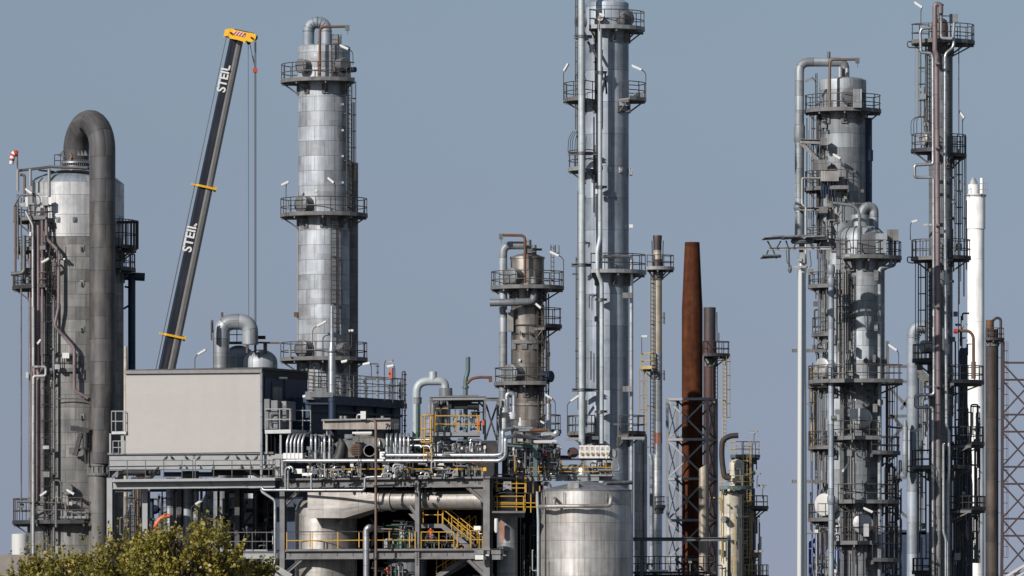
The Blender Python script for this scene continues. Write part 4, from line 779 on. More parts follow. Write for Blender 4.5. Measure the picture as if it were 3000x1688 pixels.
# ------------------------------------------------------------ central steel frame with decks, yellow railings, stairs
C2 = thing('pipe_rack', F(1130, 1880), 'big grey two-storey steel frame with yellow railings at the centre', 'steel frame')
DP = 8.5
for x0, x1, y0 in ((822, 838, 1398), (1218, 1232, 1400), (1419, 1440, 1398)): part(C2, 'post', postF(x0, x1, y0, 1894, 0), 'steel_paint')
for x0, x1 in ((890, 902), (1240, 1250), (1410, 1420)): part(C2, 'rear_post', postF(x0, x1, 1400, 1894, DP), 'dark_steel')
for a, b in ((838, 1218), (1232, 1419)):
    part(C2, 'beam', beamF(a, b, 1405, 1428, 0, .35), 'steel_paint'); part(C2, 'beam', beamF(a, b, 1615, 1638, 0, .35), 'steel_paint')
part(C2, 'beam', beamF(1440, 1462, 1405, 1428, 0), 'steel_paint') if 0 else None
part(C2, 'deck', plateF(836, 1436, 1399, 1404.5, -.35, DP + .5), 'steel_paint'); part(C2, 'deck', plateF(836, 1436, 1608, 1614, -.3, 3.0), 'steel_paint')
part(C2, 'shade_sheet', plateF(846, 1470, 1400, 1894, DP + .6, .2), 'interior_shade')  # near-black sheet put in for the deep shadow inside the frame
for (a, b) in (((838, 1476), (875, 1440)), ((840, 1678), (884, 1640)), ((1370, 1428), (1419, 1470)), ((1372, 1640), (1419, 1685)), ((1200, 1480), (1218, 1505))):
    mb = MB(); mb.ibeam(F(*a, 0), F(*b, 0), .18, .2); mb.mi = 0; part(C2, 'knee_brace', mb, 'steel_paint')
for tri in (((1374, 1428), (1419, 1428), (1419, 1466)), ((1374, 1640), (1419, 1640), (1419, 1682)), ((1197, 1505), (1218, 1507), (1218, 1528))):
    mb = MB(); mb.plate([F(*t, .12) for t in tri], F.n * .04); part(C2, 'gusset_plate', mb, 'steel_paint')
mb = MB()
for x0, ys in ((1221, range(1598, 1660, 7)), (1228, range(1598, 1660, 7))):
    for y in ys: mb.box(F(x0, y, -.2), (.055, .05, .055), F.u)
for x in (817, 822): 
    for y in (1411, 1416, 1420): mb.box(F(x, y, -.25), (.055, .05, .055), F.u)
for x in range(850, 1420, 46):
    for y in (1412, 1417): mb.box(F(x, y, -.03), (.05, .05, .05), F.u); mb.box(F(x + 4, y, -.03), (.05, .05, .05), F.u); mb.box(F(x, y + 210, -.03), (.05, .05, .05), F.u)
part(C2, 'bolt', mb, 'dark_steel')
mb = MB(); mb.rail([F(905, 1399, -.3), F(1412, 1399, -.3)], 1.02, 1.68, 0.029, (.5,)); part(C2, 'railing', mb, 'yellow_paint', 'yellow railing of the upper deck')
mb = MB(); A_, B_ = F(840, 1608, -.28), F(1216, 1608, -.28); B_.z = A_.z; up = Vector((0, 0, 1)); mb.tube(A_ + up * .5, B_ + up * .5, .03, 5)
for i in range(6): q = A_.lerp(B_, i / 5); mb.bar(q, q + up * 1.02, .06, .06)
part(C2, 'railing', mb, 'yellow_paint', 'yellow posts and middle rail of the lower deck'); mb = MB(); mb.tube(A_ + up * 1.03, B_ + up * 1.03, .03, 5); part(C2, 'top_rail', mb, 'dark_steel')
mb = MB(); mb.rail([F(1234, 1608, -.28), F(1330, 1608, -.28)], 1.02, 1.2, 0.029); part(C2, 'railing', mb, 'yellow_paint')
mb = MB()
for y0 in (1376, 1586):
    for x in (908, 1052, 1200, 1340): mb.tube(F(x, y0 - 26, -.3), F(x, y0 + 18, -.3), .04, 5)
part(C2, 'tall_post', mb, 'yellow_paint')
def stair(parent, a, b, d, w=.9, rails=True, mt='steel_paint'):
    A_, B_ = F(*a, d), F(*b, d); mb = MB(); k = F.n * -w
    mb.bar(A_, B_, .06, .3); mb.bar(A_ + k, B_ + k, .06, .3); n = int(abs(A_.z - B_.z) / .2)
    for i in range(n): p = A_.lerp(B_, (i + .5) / n) + k * .5; mb.box(p, (.27, w, .04), F.u)
    s_ = part(parent, 'stair', mb, mt); up = Vector((0, 0, 1)); rb = MB()
    for kk in (Vector(), k):
        for h in (1.05, .55): rb.sweep([A_ + kk + up * h, B_ + kk + up * h], 0.029, 5)
        for f in (0, .33, .66, 1): rb.tube(A_.lerp(B_, f) + kk, A_.lerp(B_, f) + kk + up * 1.05, 0.029, 5)
    part(s_, 'handrail', rb, 'yellow_paint'); return s_
part(C2, 'stair_landing', plateF(1232, 1298, 1535, 1547, 1.2, 1.2), 'steel_paint'); mb = MB(); mb.rail([F(1240, 1535, 1.2), F(1298, 1535, 1.2)], 1.1, 1.0, 0.029); part(C2, 'railing', mb, 'yellow_paint')
stair(C2, (1296, 1541), (1380, 1608), 1.2); stair(C2, (1279, 1690), (1362, 1638), 1.4); stair(C2, (1318, 1608), (1376, 1560), 2.8)
mb = MB(); mb.rail([F(1378, 1608, .4), F(1414, 1608, .4)], 1.1, .6, 0.029); part(C2, 'railing', mb, 'yellow_paint')
# big duct and flared transition
Y = 393.5
o = thing('flue_duct', W(1280, 1465, Y), 'fat stained steel duct running level under the centre deck, flared at its left end', 'duct')
mb = MB(); mb.sweep([F(1150, 1465, 1.15), F(1226, 1465, 1.15), F(1420, 1465, 1.15)], L(28), 36); part(o, 'duct', mb, 'stained_stainless')
mb = MB()
for x, r in ((1118, 33), (1150, 33), (1232, 31)): mb = MB(); a, b = F(x, 1466, 1.15), F(x + 4, 1466, 1.15); mb.sweep([a, b], L(r), 36); part(o, 'stiffening_ring', mb, 'stained_stainless')
mb = MB(); mb.sweep([F(1118, 1466, 1.15), F(1154, 1466, 1.15)], L(30), 36); part(o, 'collar', mb, 'stained_stainless')
mb = MB(); n = 24; ra = []; rb_ = []
for j in range(n):                                    # round to rectangle
    a = 6.2832 * j / n; ca, sa = math.cos(a), math.sin(a); q = F(1120, 1466, 1.15); ra.append(q + F.n * -1 * ca * L(30) * -1 * -1 + Vector((0, 0, sa * L(30))))
    m_ = max(abs(ca), abs(sa)); q = F(1032, 1481, 1.1); rb_.append(q - F.n * (ca / m_) * 1.1 + Vector((0, 0, sa / m_ * L(37))))
rc = [p + (F(925, 1481, .75) - F(1032, 1481, 1.1)) for p in rb_]
mb.rings([ra, rb_, rc], [0, 2, 4.5], .75, caps=True); part(o, 'flared_transition', mb, 'stained_stainless')
for x in (1246, 1270): mb = MB(); mb.path([F(x, 1432, .6), F(x, 1446, .45), F(x + 8, 1446, .45), F(x + 12, 1440, .6)], L(3.5), 8); part(o, 'drain_stub', mb, 'dull_pipe')
o = Col(955, 396.9, 91, 'process_vessel', 'big stained stainless vessel with domed top inside the centre frame', 'vessel'); o.shell(dome(91, 1444, 1500) + [(91, 1894)], 'stained_stainless', n=64)
o.nozzle(1004, 1531, 7, .5, 'stained_stainless')
o = thing('support_column', W(1190, 1560, 399), 'dark domed vessel half hidden in the shade behind the right of the centre frame', 'vessel'); part(o, 'shell', lathepx(1192, 399, dome(58, 1530, 1570) + [(58, 1894)], 36), 'dull_cladding')
fpipe([(1073, 1700), (1073, 1553), (1080, 1545), (1118, 1552, 1.2)], 9, 'silver_insulation', 'bright silver elbow pipe in front of the lower yellow railing', -.9, 17, 20)
fpipe([(1118, 1550), (1168, 1551), (1186, 1558)], 2.6, 'brown_pipe', 'thin brown pipe reaching right from the silver elbow', -.2)
fpipe([(1183, 1552), (1183, 1585), (1178, 1592)], 3, 'silver_insulation', 'short curved silver pipe beside the green valve', .6)
for x, y, mt_, lb in ((1166, 1590, 'green_paint', 'green valve body on the lower deck'), (1176, 1588, 'green_paint', 'small green valve right of the larger green one'), (1133, 1590, 'bright_cladding', 'white pump body on the lower deck'), (1262, 1560, 'signal_orange', 'small orange valve wheel in the dark by the stairs'), (1160, 1676, 'green_paint', 'dull green cylinder under the lower deck'), (1135, 1674, 'signal_orange', 'small orange lamp under the lower deck')):
    valve(x, y - 12, y + 14, 391.5, lb, 3.2, mt_, 'valves and pumps on the centre decks')
for x, lb in ((1146, 'left thin post under the lower deck'), (1180, 'bent grey pipe under the lower deck')): fpipe([(x, 1700), (x, 1652), (x - 22, 1648)], 2.6 if x > 1150 else 1.8, 'dull_pipe', lb, .8)
fpipe([(1169, 1700), (1169, 1650)], 3, 'silver_insulation', 'short silver upright under the lower deck', .8)
# assorted plant on the upper deck
mb = MB(); mb.tube(F(1060, 1390, 3), F(1125, 1390, 3), L(16), 16); 
solo('air_receiver', mb, 'dull_cladding', 'dark round casing lying behind the upper yellow railing', 'vessel')
items = [(935, 966, 1352, 1398, 'galvanised_rail', 'corrugated grey drum left behind the upper yellow railing'), (1168, 1196, 1366, 1396, 'galvanised_rail', 'grey finned drum behind the middle of the upper railing'), (1283, 1300, 1358, 1378, 'paper_white', 'white box just below the long header pipe near the hoist frame')]
for x0, x1, y0, y1, mt_, lb in items:
    mb = MB(); q = F((x0+x1)/2, y1, 1.2); r = L((x1-x0)/2); hh = L(y1-y0)
    mb.lathe(q, [(r, 0), (r, hh * .9), (r * .8, hh)], 24) if 'drum' in lb else mb.box(q + Vector((0, 0, hh/2)), (2*r, .5, hh)); solo('drum' if 'drum' in lb else 'cabinet', mb, mt_, lb, 'drum' if 'drum' in lb else 'cabinet')
rnd = random.Random(11)
def clutter(x0, x1, y0, y1, Yr, n, label, mats=('silver_insulation', 'dull_pipe', 'dark_steel', 'light_steel', 'bright_cladding')):
    o = thing('small_bore_piping', W((x0+x1)/2, y1, Yr[0]), label, 'piping')
    for i in range(n):
        x = rnd.uniform(x0, x1); y = rnd.uniform(y0, y1); Y = rnd.uniform(*Yr); w = rnd.uniform(6, 30); h = rnd.uniform(8, (y1 - y0) * .8); r = rnd.uniform(1.2, 3.0); mt_ = rnd.choice(mats); k = rnd.random(); mb = MB()
        yb = min(y1, y + h)
        if k < .45: mb.path([W(x, yb, Y), W(x, y, Y), W(min(x1, x + w), y, Y), W(min(x1, x + w), min(y1, y + h * .5), Y)], L(r), 8, L(r * 2.5), 4); part(o, 'pipe', mb, mt_)
        elif k < .62: mb.path([W(x, y, Y), W(min(x1, x + w * 1.6), y, Y), W(min(x1, x + w * 1.6), y + 6, Y)], L(r), 8, L(r * 2.5), 4); part(o, 'pipe', mb, mt_)
        elif k < .8:
            mb.sweep([W(x, y, Y), W(x, y + 3, Y), W(x, y + 8, Y), W(x, y + 12, Y)], [L(1.5), L(4), L(4), L(1.5)], 10); mb.tube(W(x - 4, y - 2, Y), W(x + 4, y - 2, Y), .03, 5); mb.tube(W(x, y1, Y), W(x, y, Y), L(1.4), 6); part(o, 'valve', mb, mt_)
        elif k < .92: mb.box(W(x, y, Y), (L(rnd.uniform(5, 12)), .3, L(rnd.uniform(6, 12)))); mb.tube(W(x, y1, Y), W(x, y, Y), L(1.2), 5); part(o, 'instrument', mb, rnd.choice(('paper_white', 'light_steel', 'dull_pipe')))
        else: mb.lathe(W(x, min(y1, y + 14), Y), [(L(5), 0), (L(5), L(9)), (L(2), L(13))], 14); part(o, 'pump', mb, mt_)
    return o
clutter(900, 1060, 1352, 1398, (391.5, 395), 60, 'tangle of small pipes behind the left half of the upper yellow railing')
clutter(1110, 1415, 1352, 1398, (388.5, 393), 95, 'tangle of small pipes behind the right half of the upper yellow railing')
clutter(1262, 1425, 1286, 1334, (389, 394), 80, 'dense small pipework and valves under the hoist frame deck')
clutter(1120, 1215, 1525, 1606, (392, 396), 34, 'valves and hoses on the lower deck left of the stairs', ('dull_pipe', 'dark_steel', 'green_paint', 'light_steel'))
clutter(1240, 1412, 1560, 1606, (390.5, 395), 45, 'small dark pipes on the lower deck around the stairs', ('dull_pipe', 'dark_steel', 'dark_steel'))
clutter(1085, 1215, 1645, 1700, (391, 396), 26, 'grey and green pipework below the lower deck', ('dull_pipe', 'dark_steel', 'light_steel'))
for x0, x1, y0, y1, mt_, lb in ((1500, 1515, 0, 0, '', ''),):
    pass
o = Col(1357, 390.5, 27, 'drum', 'pale grey drum with flat lid under the hoist frame deck', 'drum'); mb = MB(); q = W(1357, 1336, 392); mb.lathe(q, [(L(27), 0), (L(27), L(22)), (L(22), L(32)), (L(10), L(34))], 32); part(o.o, 'shell', mb, 'bright_cladding')
mb = MB(); mb.box(W(1340, 1314, 390), (L(20), .4, L(16))); solo('cabinet', mb, 'paper_white', 'white square box in front of the pale drum under the hoist deck', 'cabinet')
mb = MB(); mb.box(W(1402, 1310, 390), (L(12), .4, L(20))); solo('cabinet', mb, 'paper_white', 'white upright box right of the pale drum under the hoist deck', 'cabinet')
mb = MB(); mb.box(W(1390, 1357, 389.5), (L(14), .3, L(8))); solo('cabinet', mb, 'hydrant_red', 'small red box just under the right part of the header pipes', 'box')
mb = MB(); mb.box(W(1420, 1375, 389), (L(9), .3, L(10))); solo('cabinet', mb, 'crane_yellow', 'small yellow box at the right end of the upper deck railing', 'box')
mb = MB(); mb.box(F(1401, 1547, -.2), (L(21), .3, L(11)), F.u); mb.path([F(1403, 1553, -.2), F(1403, 1564, -.2), F(1412, 1564, -.2)], .03, 5); solo('floodlight', mb, 'paper_white', 'white floodlight box above the lower deck near the right frame post', 'lamp')
for x, yy, lb in ((1408, 1618, 'left one of the two box lamps on the lower deck beam'), (1458, 1618, 'right one of the two box lamps on the lower deck beam')):
    o = thing('box_lamp', F(x, yy, -1), lb, 'lamp'); mb = MB(); mb.box(F(x, 1618, -1), (L(29), .5, L(12)), F.u); part(o, 'housing', mb, 'weathered_cladding'); mb = MB(); mb.box(F(x, 1633, -1), (L(26), .4, L(13)), F.u); mb.tube(F(x, 1624, -1), F(x + 25, 1628, -1), .05, 6); part(o, 'cover', mb, 'white_paint' if x < 1430 else 'dull_pipe')

# ------------------------------------------------------------ hoist frame with yellow ladder cage
Z = thing('hoist_gantry', W(1340, 1290, 393), 'black-beamed open steel hoist frame with a yellow railed deck', 'steel frame')
Yh = 391
def st(x, y0, y1, w=5, Y=Yh): mb = MB(); mb.ibeam(W(x, y0, Y), W(x, y1, Y), L(w), L(w), (0, 1, 0)); return part(Z, 'post', mb, 'steel_paint')
st(1262, 1166, 1272, 6); st(1270, 1172, 1272, 4, Yh + 3); st(1421, 1166, 1290, 6); st(1459, 1168, 1300, 6, Yh + 1.5); st(1416, 1172, 1272, 4, Yh + 3); st(1456, 1172, 1290, 3, Yh + 4)
for a, b, dy in (((1258, 1168), (1424, 1166), 0), ((1424, 1170), (1462, 1170), 1.5), ((1262, 1175), (1422, 1173), 3)): mb = MB(); mb.ibeam(W(*a, Yh + dy), W(*b, Yh + dy), .2, .22); part(Z, 'beam', mb, 'light_steel' if dy == 0 else 'steel_paint')
for a, b, dy in (((1270, 1183), (1297, 1262), 1), ((1296, 1183), (1268, 1262), 1.2), ((1424, 1185), (1456, 1290), 1), ((1456, 1185), (1422, 1290), 1.3), ((1266, 1176), (1296, 1168), .5), ((1400, 1176), (1424, 1200), .6)): mb = MB(); mb.bar(W(*a, Yh + dy), W(*b, Yh + dy), .09, .11); part(Z, 'brace', mb, 'dark_steel')
mb = MB(); mb.box(W(1348, 1187, Yh + 1), (L(66), 1.0, L(22))); mb.tube(W(1370, 1190, Yh + .6), W(1404, 1192, Yh + .6), L(10), 16); mb.box(W(1318, 1185, Yh + .6), (L(10), .6, L(24))); part(Z, 'hoist_motor', mb, 'black_rubber')
mb = MB()
for x in (1285, 1297, 1303): mb.tube(W(x, 1172, Yh + 1), W(x + 3, 1192, Yh + 1), L(4), 8)
mb.box(W(1348, 1170, Yh + 2), (L(80), 2, .06)); part(Z, 'hoist_trolley', mb, 'dark_steel')
mb = MB(); mb.add([W(1300, 1164, Yh - .2), W(1355, 1156, Yh + 2), W(1405, 1163, Yh - .2), W(1330, 1166, Yh - .3)], [(0, 1, 2, 3), (3, 2, 1, 0)]); part(Z, 'canopy', MB().box(W(1350, 1162, Yh + 1.5), (L(100), 2.5, .06), (1, 0, .02)), 'dull_pipe')
mb = MB(); mb.box(W(1326, 1274, Yh + 1), (L(156), 3, L(10))); part(Z, 'deck', mb, 'light_steel')
mb = MB(); mb.rail([W(1274, 1268, Yh - .5), W(1404, 1268, Yh - .5)], 1.03, 1.3, .038); part(Z, 'railing', mb, 'yellow_paint'); mb = MB(); mb.rail([W(1276, 1240, Yh + 2), W(1400, 1240, Yh + 2)], .9, 1.2, 0.029); part(Z, 'railing', mb, 'yellow_paint')
t = Col(1253, 389.6, 1); t.o = Z; t.ladder(1253, 1218, 1350, False, 'yellow_paint', gap=2, dx=0)
mb = MB(); cx_, cy_ = W(1253, 0, 389.5).x, 389.5; r = L(18)
for y in (1218, 1257, 1296): q = W(1253, y, 389.5); mb.sweep([q + Vector((r * math.cos(a), r * .8 * math.sin(a) - .2, 0)) for a in [6.2832 * j / 12 for j in range(13)]], .045, 5)
for j in range(6): a = 6.2832 * j / 6; q0_, q1_ = W(1253, 1218, 389.5), W(1253, 1296, 389.5); v = Vector((r * math.cos(a), r * .8 * math.sin(a) - .2, 0)); mb.tube(q0_ + v, q1_ + v, .04, 5)
part(Z, 'ladder_cage', mb, 'yellow_paint')
for x, lb in ((1402, 'left of two small orange signs on the hoist frame railing'), (1415, 'right of two small orange signs on the hoist frame railing')): mb = MB(); mb.box(W(x, 1239, Yh - .6), (L(6.5), .06, L(14))); solo('warning_sign', mb, 'signal_orange', lb, 'sign', 'small orange signs on the hoist frame')
pipe([(1304, 1150, 396), (1304, 1117, 396), (1220, 1117, 396), (1220, 1280, 396)], 12, 'pale_pipe_paint', 'pale grey gooseneck pipe with a short stub on top left of the hoist frame', bend=36, n=24, name='gooseneck_pipe')
for px, Y, pr, mt_, lb in ((1268, 396, [(12, 1089), (12, 1112)], 'pale_pipe_paint', 'short open stub on top of the pale gooseneck pipe'), (1222, 396, [(13.5, 1164), (13.5, 1183)], 'dull_cladding', 'grey collar around the left leg of the pale gooseneck'), (1306, 396, [(19, 1137), (20, 1166)], 'dull_cladding', 'wide grey drum under the right leg of the pale gooseneck'), (1232, 394, [(5, 1183), (5, 1266)], 'teal_paint', 'upper dark teal part of the upright beside the gooseneck'), (1232, 393.9, [(5.3, 1266), (5.3, 1324)], 'green_paint', 'bright green lower part of the upright beside the gooseneck')):
    px = px if px > 1230 or Y > 395 else px; solo('pipe_piece', lathepx(px if px != 1232 else 1223, Y, pr, 24), mt_, lb, 'pipe')
o = Col(1272, 398, 22, 'process_vessel', 'pale grey narrow vessel behind the yellow ladder cage', 'vessel'); o.shell(dome(22, 1176, 1195) + [(22, 1330)], 'blue_grey_cladding')
o = Col(1300, 399, 20, 'process_vessel', 'second narrow grey vessel inside the hoist frame', 'vessel'); o.shell(dome(20, 1182, 1198) + [(20, 1330)], 'grey_cladding')
pipe([(1371, 1046, 395), (1371, 1090, 395), (1364, 1110, 395), (1364, 1300, 395)], 6.5, 'teal_paint', 'teal vent pipe with a slight kink rising over the hoist frame', name='vent_pipe')
solo('flange_ring', lathepx(1364, 395, [(10, 1132), (10, 1138)], 16), 'dull_pipe', 'flange around the teal vent pipe', 'flange')
pipe([(1369, 1124, 394.6), (1380, 1110, 394.6), (1404, 1105, 394.6), (1437, 1106, 394.6)], 4.2, 'rust', 'rusty davit arm reaching right from the teal vent pipe', bend=14, name='davit', cat='davit'); o_ = bpy.data.objects['davit']; mb = MB(); mb.box(W(1437, 1111, 394.6), (L(10), .25, L(17))); part(o_, 'end_plate', mb, 'rust')
# silver insulated pot and pipes right of the hoist frame
o = Col(1478, 393, 18, 'insulated_vessel', 'bright white insulated pot with domed shoulders right of the hoist frame', 'vessel'); o.shell([(9, 1170), (9, 1190), (17, 1196), (18, 1200), (18, 1262)], 'bright_cladding', n=28); o.pipe([(1485, 1192), (1485, 1153), (1506, 1153), (1506, 1212)], 7.5, 'silver_insulation', bend=14, n=18); o.shell([(12, 1208), (16, 1214), (16, 1228), (6, 1234), (6, 1262)], 'white_paint', 'cone_cover', 20, cx=1498)
o.box(1518, 1526, 1224, 1262, .3, .5, 'paper_white', 'panel')
o = thing('insulated_pipe', W(1607, 1290, 396), 'upright silver pipe with a brown elbow on top beside the sooty column', 'pipe'); part(o, 'riser', lathepx(1607, 396, [(8.2, 1183), (8.2, 1330)], 18), 'silver_insulation'); mb = MB(); mb.path([W(1607, 1184, 396), W(1607, 1172, 396), W(1614, 1170, 396)], L(5), 10); part(o, 'elbow', mb, 'brown_pipe')
pipe([(1497, 1246, 393), (1520, 1254, 393), (1560, 1256, 393)], 6, 'silver_insulation', 'blue silver pipe behind the rusty sleeve'); pipe([(1553, 1261, 392.6), (1604, 1260, 392.6)], 5.5, 'rust', 'rusty sleeve on the level pipe right of the white pot'); pipe([(1520, 1262, 392.6), (1553, 1261, 392.6)], 5, 'silver_insulation', 'silver level pipe leading into the rusty sleeve')
mb = MB(); mb.sweep([W(1585, 1275, 392), W(1595, 1273, 392), (W(1610, 1272, 392)), W(1622, 1275, 392), W(1630, 1270, 392), W(1636, 1262, 392)], [L(6), L(8), L(7), L(9), L(10), L(6)], 10); solo('foil_wrapped_pipe', mb, 'foil', 'crumpled foil-wrapped pipe end near the short upright silver pipe', 'pipe')
mb = MB(); mb.ibeam(W(1480, 1302, 392), W(1566, 1308, 392), .3, .22); mb.ibeam(W(1568, 1304, 392), W(1568, 1395, 392), .25, .25, (0, 1, 0)); solo('pipe_trestle', mb, 'teal_paint', 'teal painted beam and post below the level silver pipes', 'steel frame')
clutter(1482, 1640, 1300, 1392, (392, 397), 90, 'dark pipework and steel between the header pipes and the long tank deck', ('dull_pipe', 'dark_steel', 'dark_steel', 'navy_shade_wall', 'silver_insulation'))
clutter(1500, 1600, 1240, 1300, (396, 399), 14, 'dark pipes at the foot of the sooty column', ('dull_pipe', 'navy_shade_cladding', 'dark_steel'))

clutter(885, 1130, 1290, 1345, (393.5, 397), 40, 'dark pipes filling the space behind the left silver uprights', ('dark_steel', 'dull_pipe', 'navy_shade_cladding', 'light_steel'))
clutter(1125, 1260, 1282, 1345, (391.5, 395), 34, 'pipes and fittings behind the right silver uprights', ('dark_steel', 'dull_pipe', 'light_steel', 'silver_insulation'))
clutter(1275, 1415, 1205, 1262, (392, 395), 30, 'grey piping inside the open hoist frame above its deck', ('dark_steel', 'dull_pipe', 'light_steel', 'teal_paint'))
clutter(345, 640, 1440, 1600, (403, 410), 34, 'dark process piping under the beige house', ('dark_steel', 'dull_pipe', 'dull_pipe', 'brown_pipe'))
clutter(668, 800, 1445, 1612, (404, 407), 30, 'dark pipes and ladders inside the open steel bay', ('dark_steel', 'dark_steel', 'dull_pipe'))

mb = MB(); mb.box(W(1075, 1352, 401.5), (L(390), 1.5, L(124))); mb.box(W(1360, 1345, 400.5), (L(200), 1.5, L(106)))  # dark boxes added so the gaps behind the pipes read as shade
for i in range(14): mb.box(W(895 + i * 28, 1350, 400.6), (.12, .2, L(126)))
solo('dark_backdrop', mb, 'dark_steel', 'dark backdrop boxes filling in the shade behind the central pipe bank', 'building')
mb = MB(); mb.box(W(1552, 1352, 402.5), (L(164), 1.2, L(104)))  # another dark box added to fill this gap with shade
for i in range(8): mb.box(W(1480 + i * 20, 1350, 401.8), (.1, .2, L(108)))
solo('backdrop', mb, 'dark_steel', 'dark shade-filling shelter at the foot of the sooty column', 'building')
bpyc = {}
# ------------------------------------------------------------ small domed column with yellow stair platforms and the round tank
o = Col(1486, 392, 30, 'small_column', 'medium grey column with peeling red primer between the centre frame and the round tank', 'column')
o.shell(dome(29, 1432, 1490) + [(30, 1500), (30, 1894)], 'dull_cladding'); 
for x0, x1, y0, y1 in ((1464, 1478, 1526, 1582), (1466, 1474, 1582, 1592), (1470, 1473, 1560, 1572)): 
    mb = MB(); n = 5; pts = []; zz = (o.z(y1), o.z(y0))
    for k in range(n + 1): a = math.asin((x0 + (x1 - x0) * k / n - o.cx) / (o.r + .5)); pts.append((o.pt(a, o.rm + .012, zz[0]), o.pt(a, o.rm + .012, zz[1])))
    for k in range(n): mb.add([pts[k][0], pts[k+1][0], pts[k+1][1], pts[k][1]], [(0, 1, 2, 3)])
    part(o.o, 'primer_patch', mb, 'stack_rust_band')
mb = MB(); mb.lathe((W(1454, 0, 390.6).x, 390.6, o.z(1562)), [(L(3), 0), (L(6), L(6)), (L(6), L(40)), (L(5), L(41))], 14); part(o.o, 'white_canister', mb, 'paper_white')
P = thing('stair_platform', W(1490, 1510, 390), 'two-level yellow railed platform around the small domed column', 'platform')
mb = MB(); mb.box(W(1490, 1502, 391.2), (L(94), 4.5, .12)); mb.box(W(1490, 1509, 389.8), (L(92), .12, L(14))); part(P, 'deck', mb, 'steel_paint')
mb = MB(); mb.rail([W(1447, 1500, 391.2), W(1447, 1500, 389.7), W(1534, 1500, 389.7)], .95, 1.7, 0.03); part(P, 'railing', mb, 'yellow_paint')
mb = MB()
for x, y0, y1 in ((1456, 1392, 1442), (1513, 1386, 1500), (1508, 1334, 1392), (1538, 1396, 1500), (1541, 1396, 1444), (1562, 1400, 1445), (1555, 1448, 1502), (1571, 1450, 1485), (1581, 1424, 1440)): mb.bar(W(x, y0, 389.9), W(x, y1, 389.9), .055, .055)
for y in (1417, 1430): mb.tube(W(1456, y, 389.9), W(1540, y, 389.9), .034, 5)
for y in (1472, 1484): mb.tube(W(1448, y, 389.7), W(1572, y + 2, 389.9), .034, 5)
part(P, 'yellow_posts', mb, 'yellow_paint')
mb = MB(); mb.path([W(1446, 1430, 389.8), W(1444, 1392, 389.8), W(1456, 1390, 389.8), W(1562, 1391, 389.8), W(1564, 1445, 389.8)], .04, 6, .3); mb.path([W(1448, 1500, 389.6), W(1448, 1450, 389.6), W(1470, 1443, 389.6), W(1560, 1446, 389.9)], .035, 6, .4); part(P, 'handrail', mb, 'dark_steel')
clutter(1525, 1578, 1450, 1690, (396, 400), 26, 'dark shaded pipework between the small column and the round tank', ('dull_pipe', 'dark_steel', 'navy_shade_cladding'))
clutter(1450, 1520, 1400, 1440, (396, 399), 12, 'dark valves above the small domed column', ('dull_pipe', 'dark_steel'))
mb = MB(); mb.box(W(1545, 1560, 402), (L(90), .2, L(300))); solo('shade_panel', mb, 'interior_shade', 'near-black sheet put in for the shade behind the small column', 'wall')  # sheet coloured near-black in place of shade
T = Col(1717, 391.3, 133, 'storage_tank', 'big round stainless tank with a shallow cone roof and welded panel rows', 'tank')
T.shell([(133, 1437), (133, 1894)], 'stainless_tank', n=96)
T.shell([(6, 1410), (40, 1414), (131, 1434.5), (134.5, 1436.5), (134.5, 1440)], 'dull_cladding', 'roof', 72)
T.pipe([(1577, 1485, -1.7), (1600, 1484, -2.7), (1700, 1483, -3.35), (1788, 1481, -3.05), (1790, 1458, -3), (1790, 1456, -2.2)], 6, 'stained_stainless', 'ring_pipe', bend=9)
T.pipe([(1624, 1483, -2.85), (1624, 1463, -2.85), (1625, 1460, -2.0)], 5, 'stained_stainless', 'ring_pipe', bend=8)
mb = MB(); mb.box(W(1679, 1424, 389.4), (L(32), 1.2, L(18)), (1, 0, 0)); part(T.o, 'roof_hatch', mb, 'stained_stainless')
T.pipe([(1590, 1417, 0), (1609, 1418, -.6), (1612, 1440, -.8)], 6.5, 'weathered_cladding', 'vent_pipe', bend=12); T.pipe([(1773, 1430, -1), (1774, 1417, -.8), (1850, 1414, .8)], 6, 'weathered_cladding', 'vent_pipe', bend=10)
for x in (1652, 1771): T.pipe([(x, 1440, -2.6 if x < 1700 else -2.7), (x, 1478, -2.6 if x < 1700 else -2.7)], 1.2, 'dull_pipe', 'guide_rod')
pipe([(1574, 1440, 389.5), (1577, 1530, 389.5), (1577, 1700, 389.5)], 4, 'pale_pipe_paint', 'slim pale upright pipe just left of the round tank')
pipe([(1563, 1612, 388.5), (1560, 1612, 388.5), (1560, 1672, 388.5), (1573, 1672, 388.5)], 1.6, 'pale_pipe_paint', 'thin bent drain pipe low beside the round tank')
# deck above the tank
D = thing('tank_deck', W(1640, 1400, 394.5), 'railed steel deck with valve cabinets above the round tank', 'platform')
mb = MB(); mb.box(W(1655, 1394.5, 395.5), (L(284), 3.5, .1)); mb.ibeam(W(1517, 1402, 393.8), W(1755, 1402, 393.8), .2, L(15)); mb.ibeam(W(1755, 1402, 394.4), W(1793, 1402, 394.4), .2, L(14)); part(D, 'deck', mb, 'light_steel')
mb = MB(); mb.rail([W(1512, 1392, 393.7), W(1792, 1392, 393.7)], .95, 1.38, .027, (.22, .5)); part(D, 'railing', mb, 'yellow_paint'); mb = MB(); mb.tube(W(1500, 1347, 393.7), W(1795, 1347, 393.7), .045, 5); part(D, 'top_rail', mb, 'dark_steel'); mb = MB(); mb.rail([W(1512, 1392, 397), W(1792, 1392, 397)], 1, 1.4, .03); part(D, 'top_rail', mb, 'dark_steel')
for x in (1517, 1575, 1608, 1665, 1723): mb = MB(); mb.box(W(x, 1398, 393.65), (.08, .05, .4)); part(D, 'rail_bracket', mb, 'dark_steel')
cabs = ['first', 'second', 'third', 'fourth', 'fifth', 'sixth']
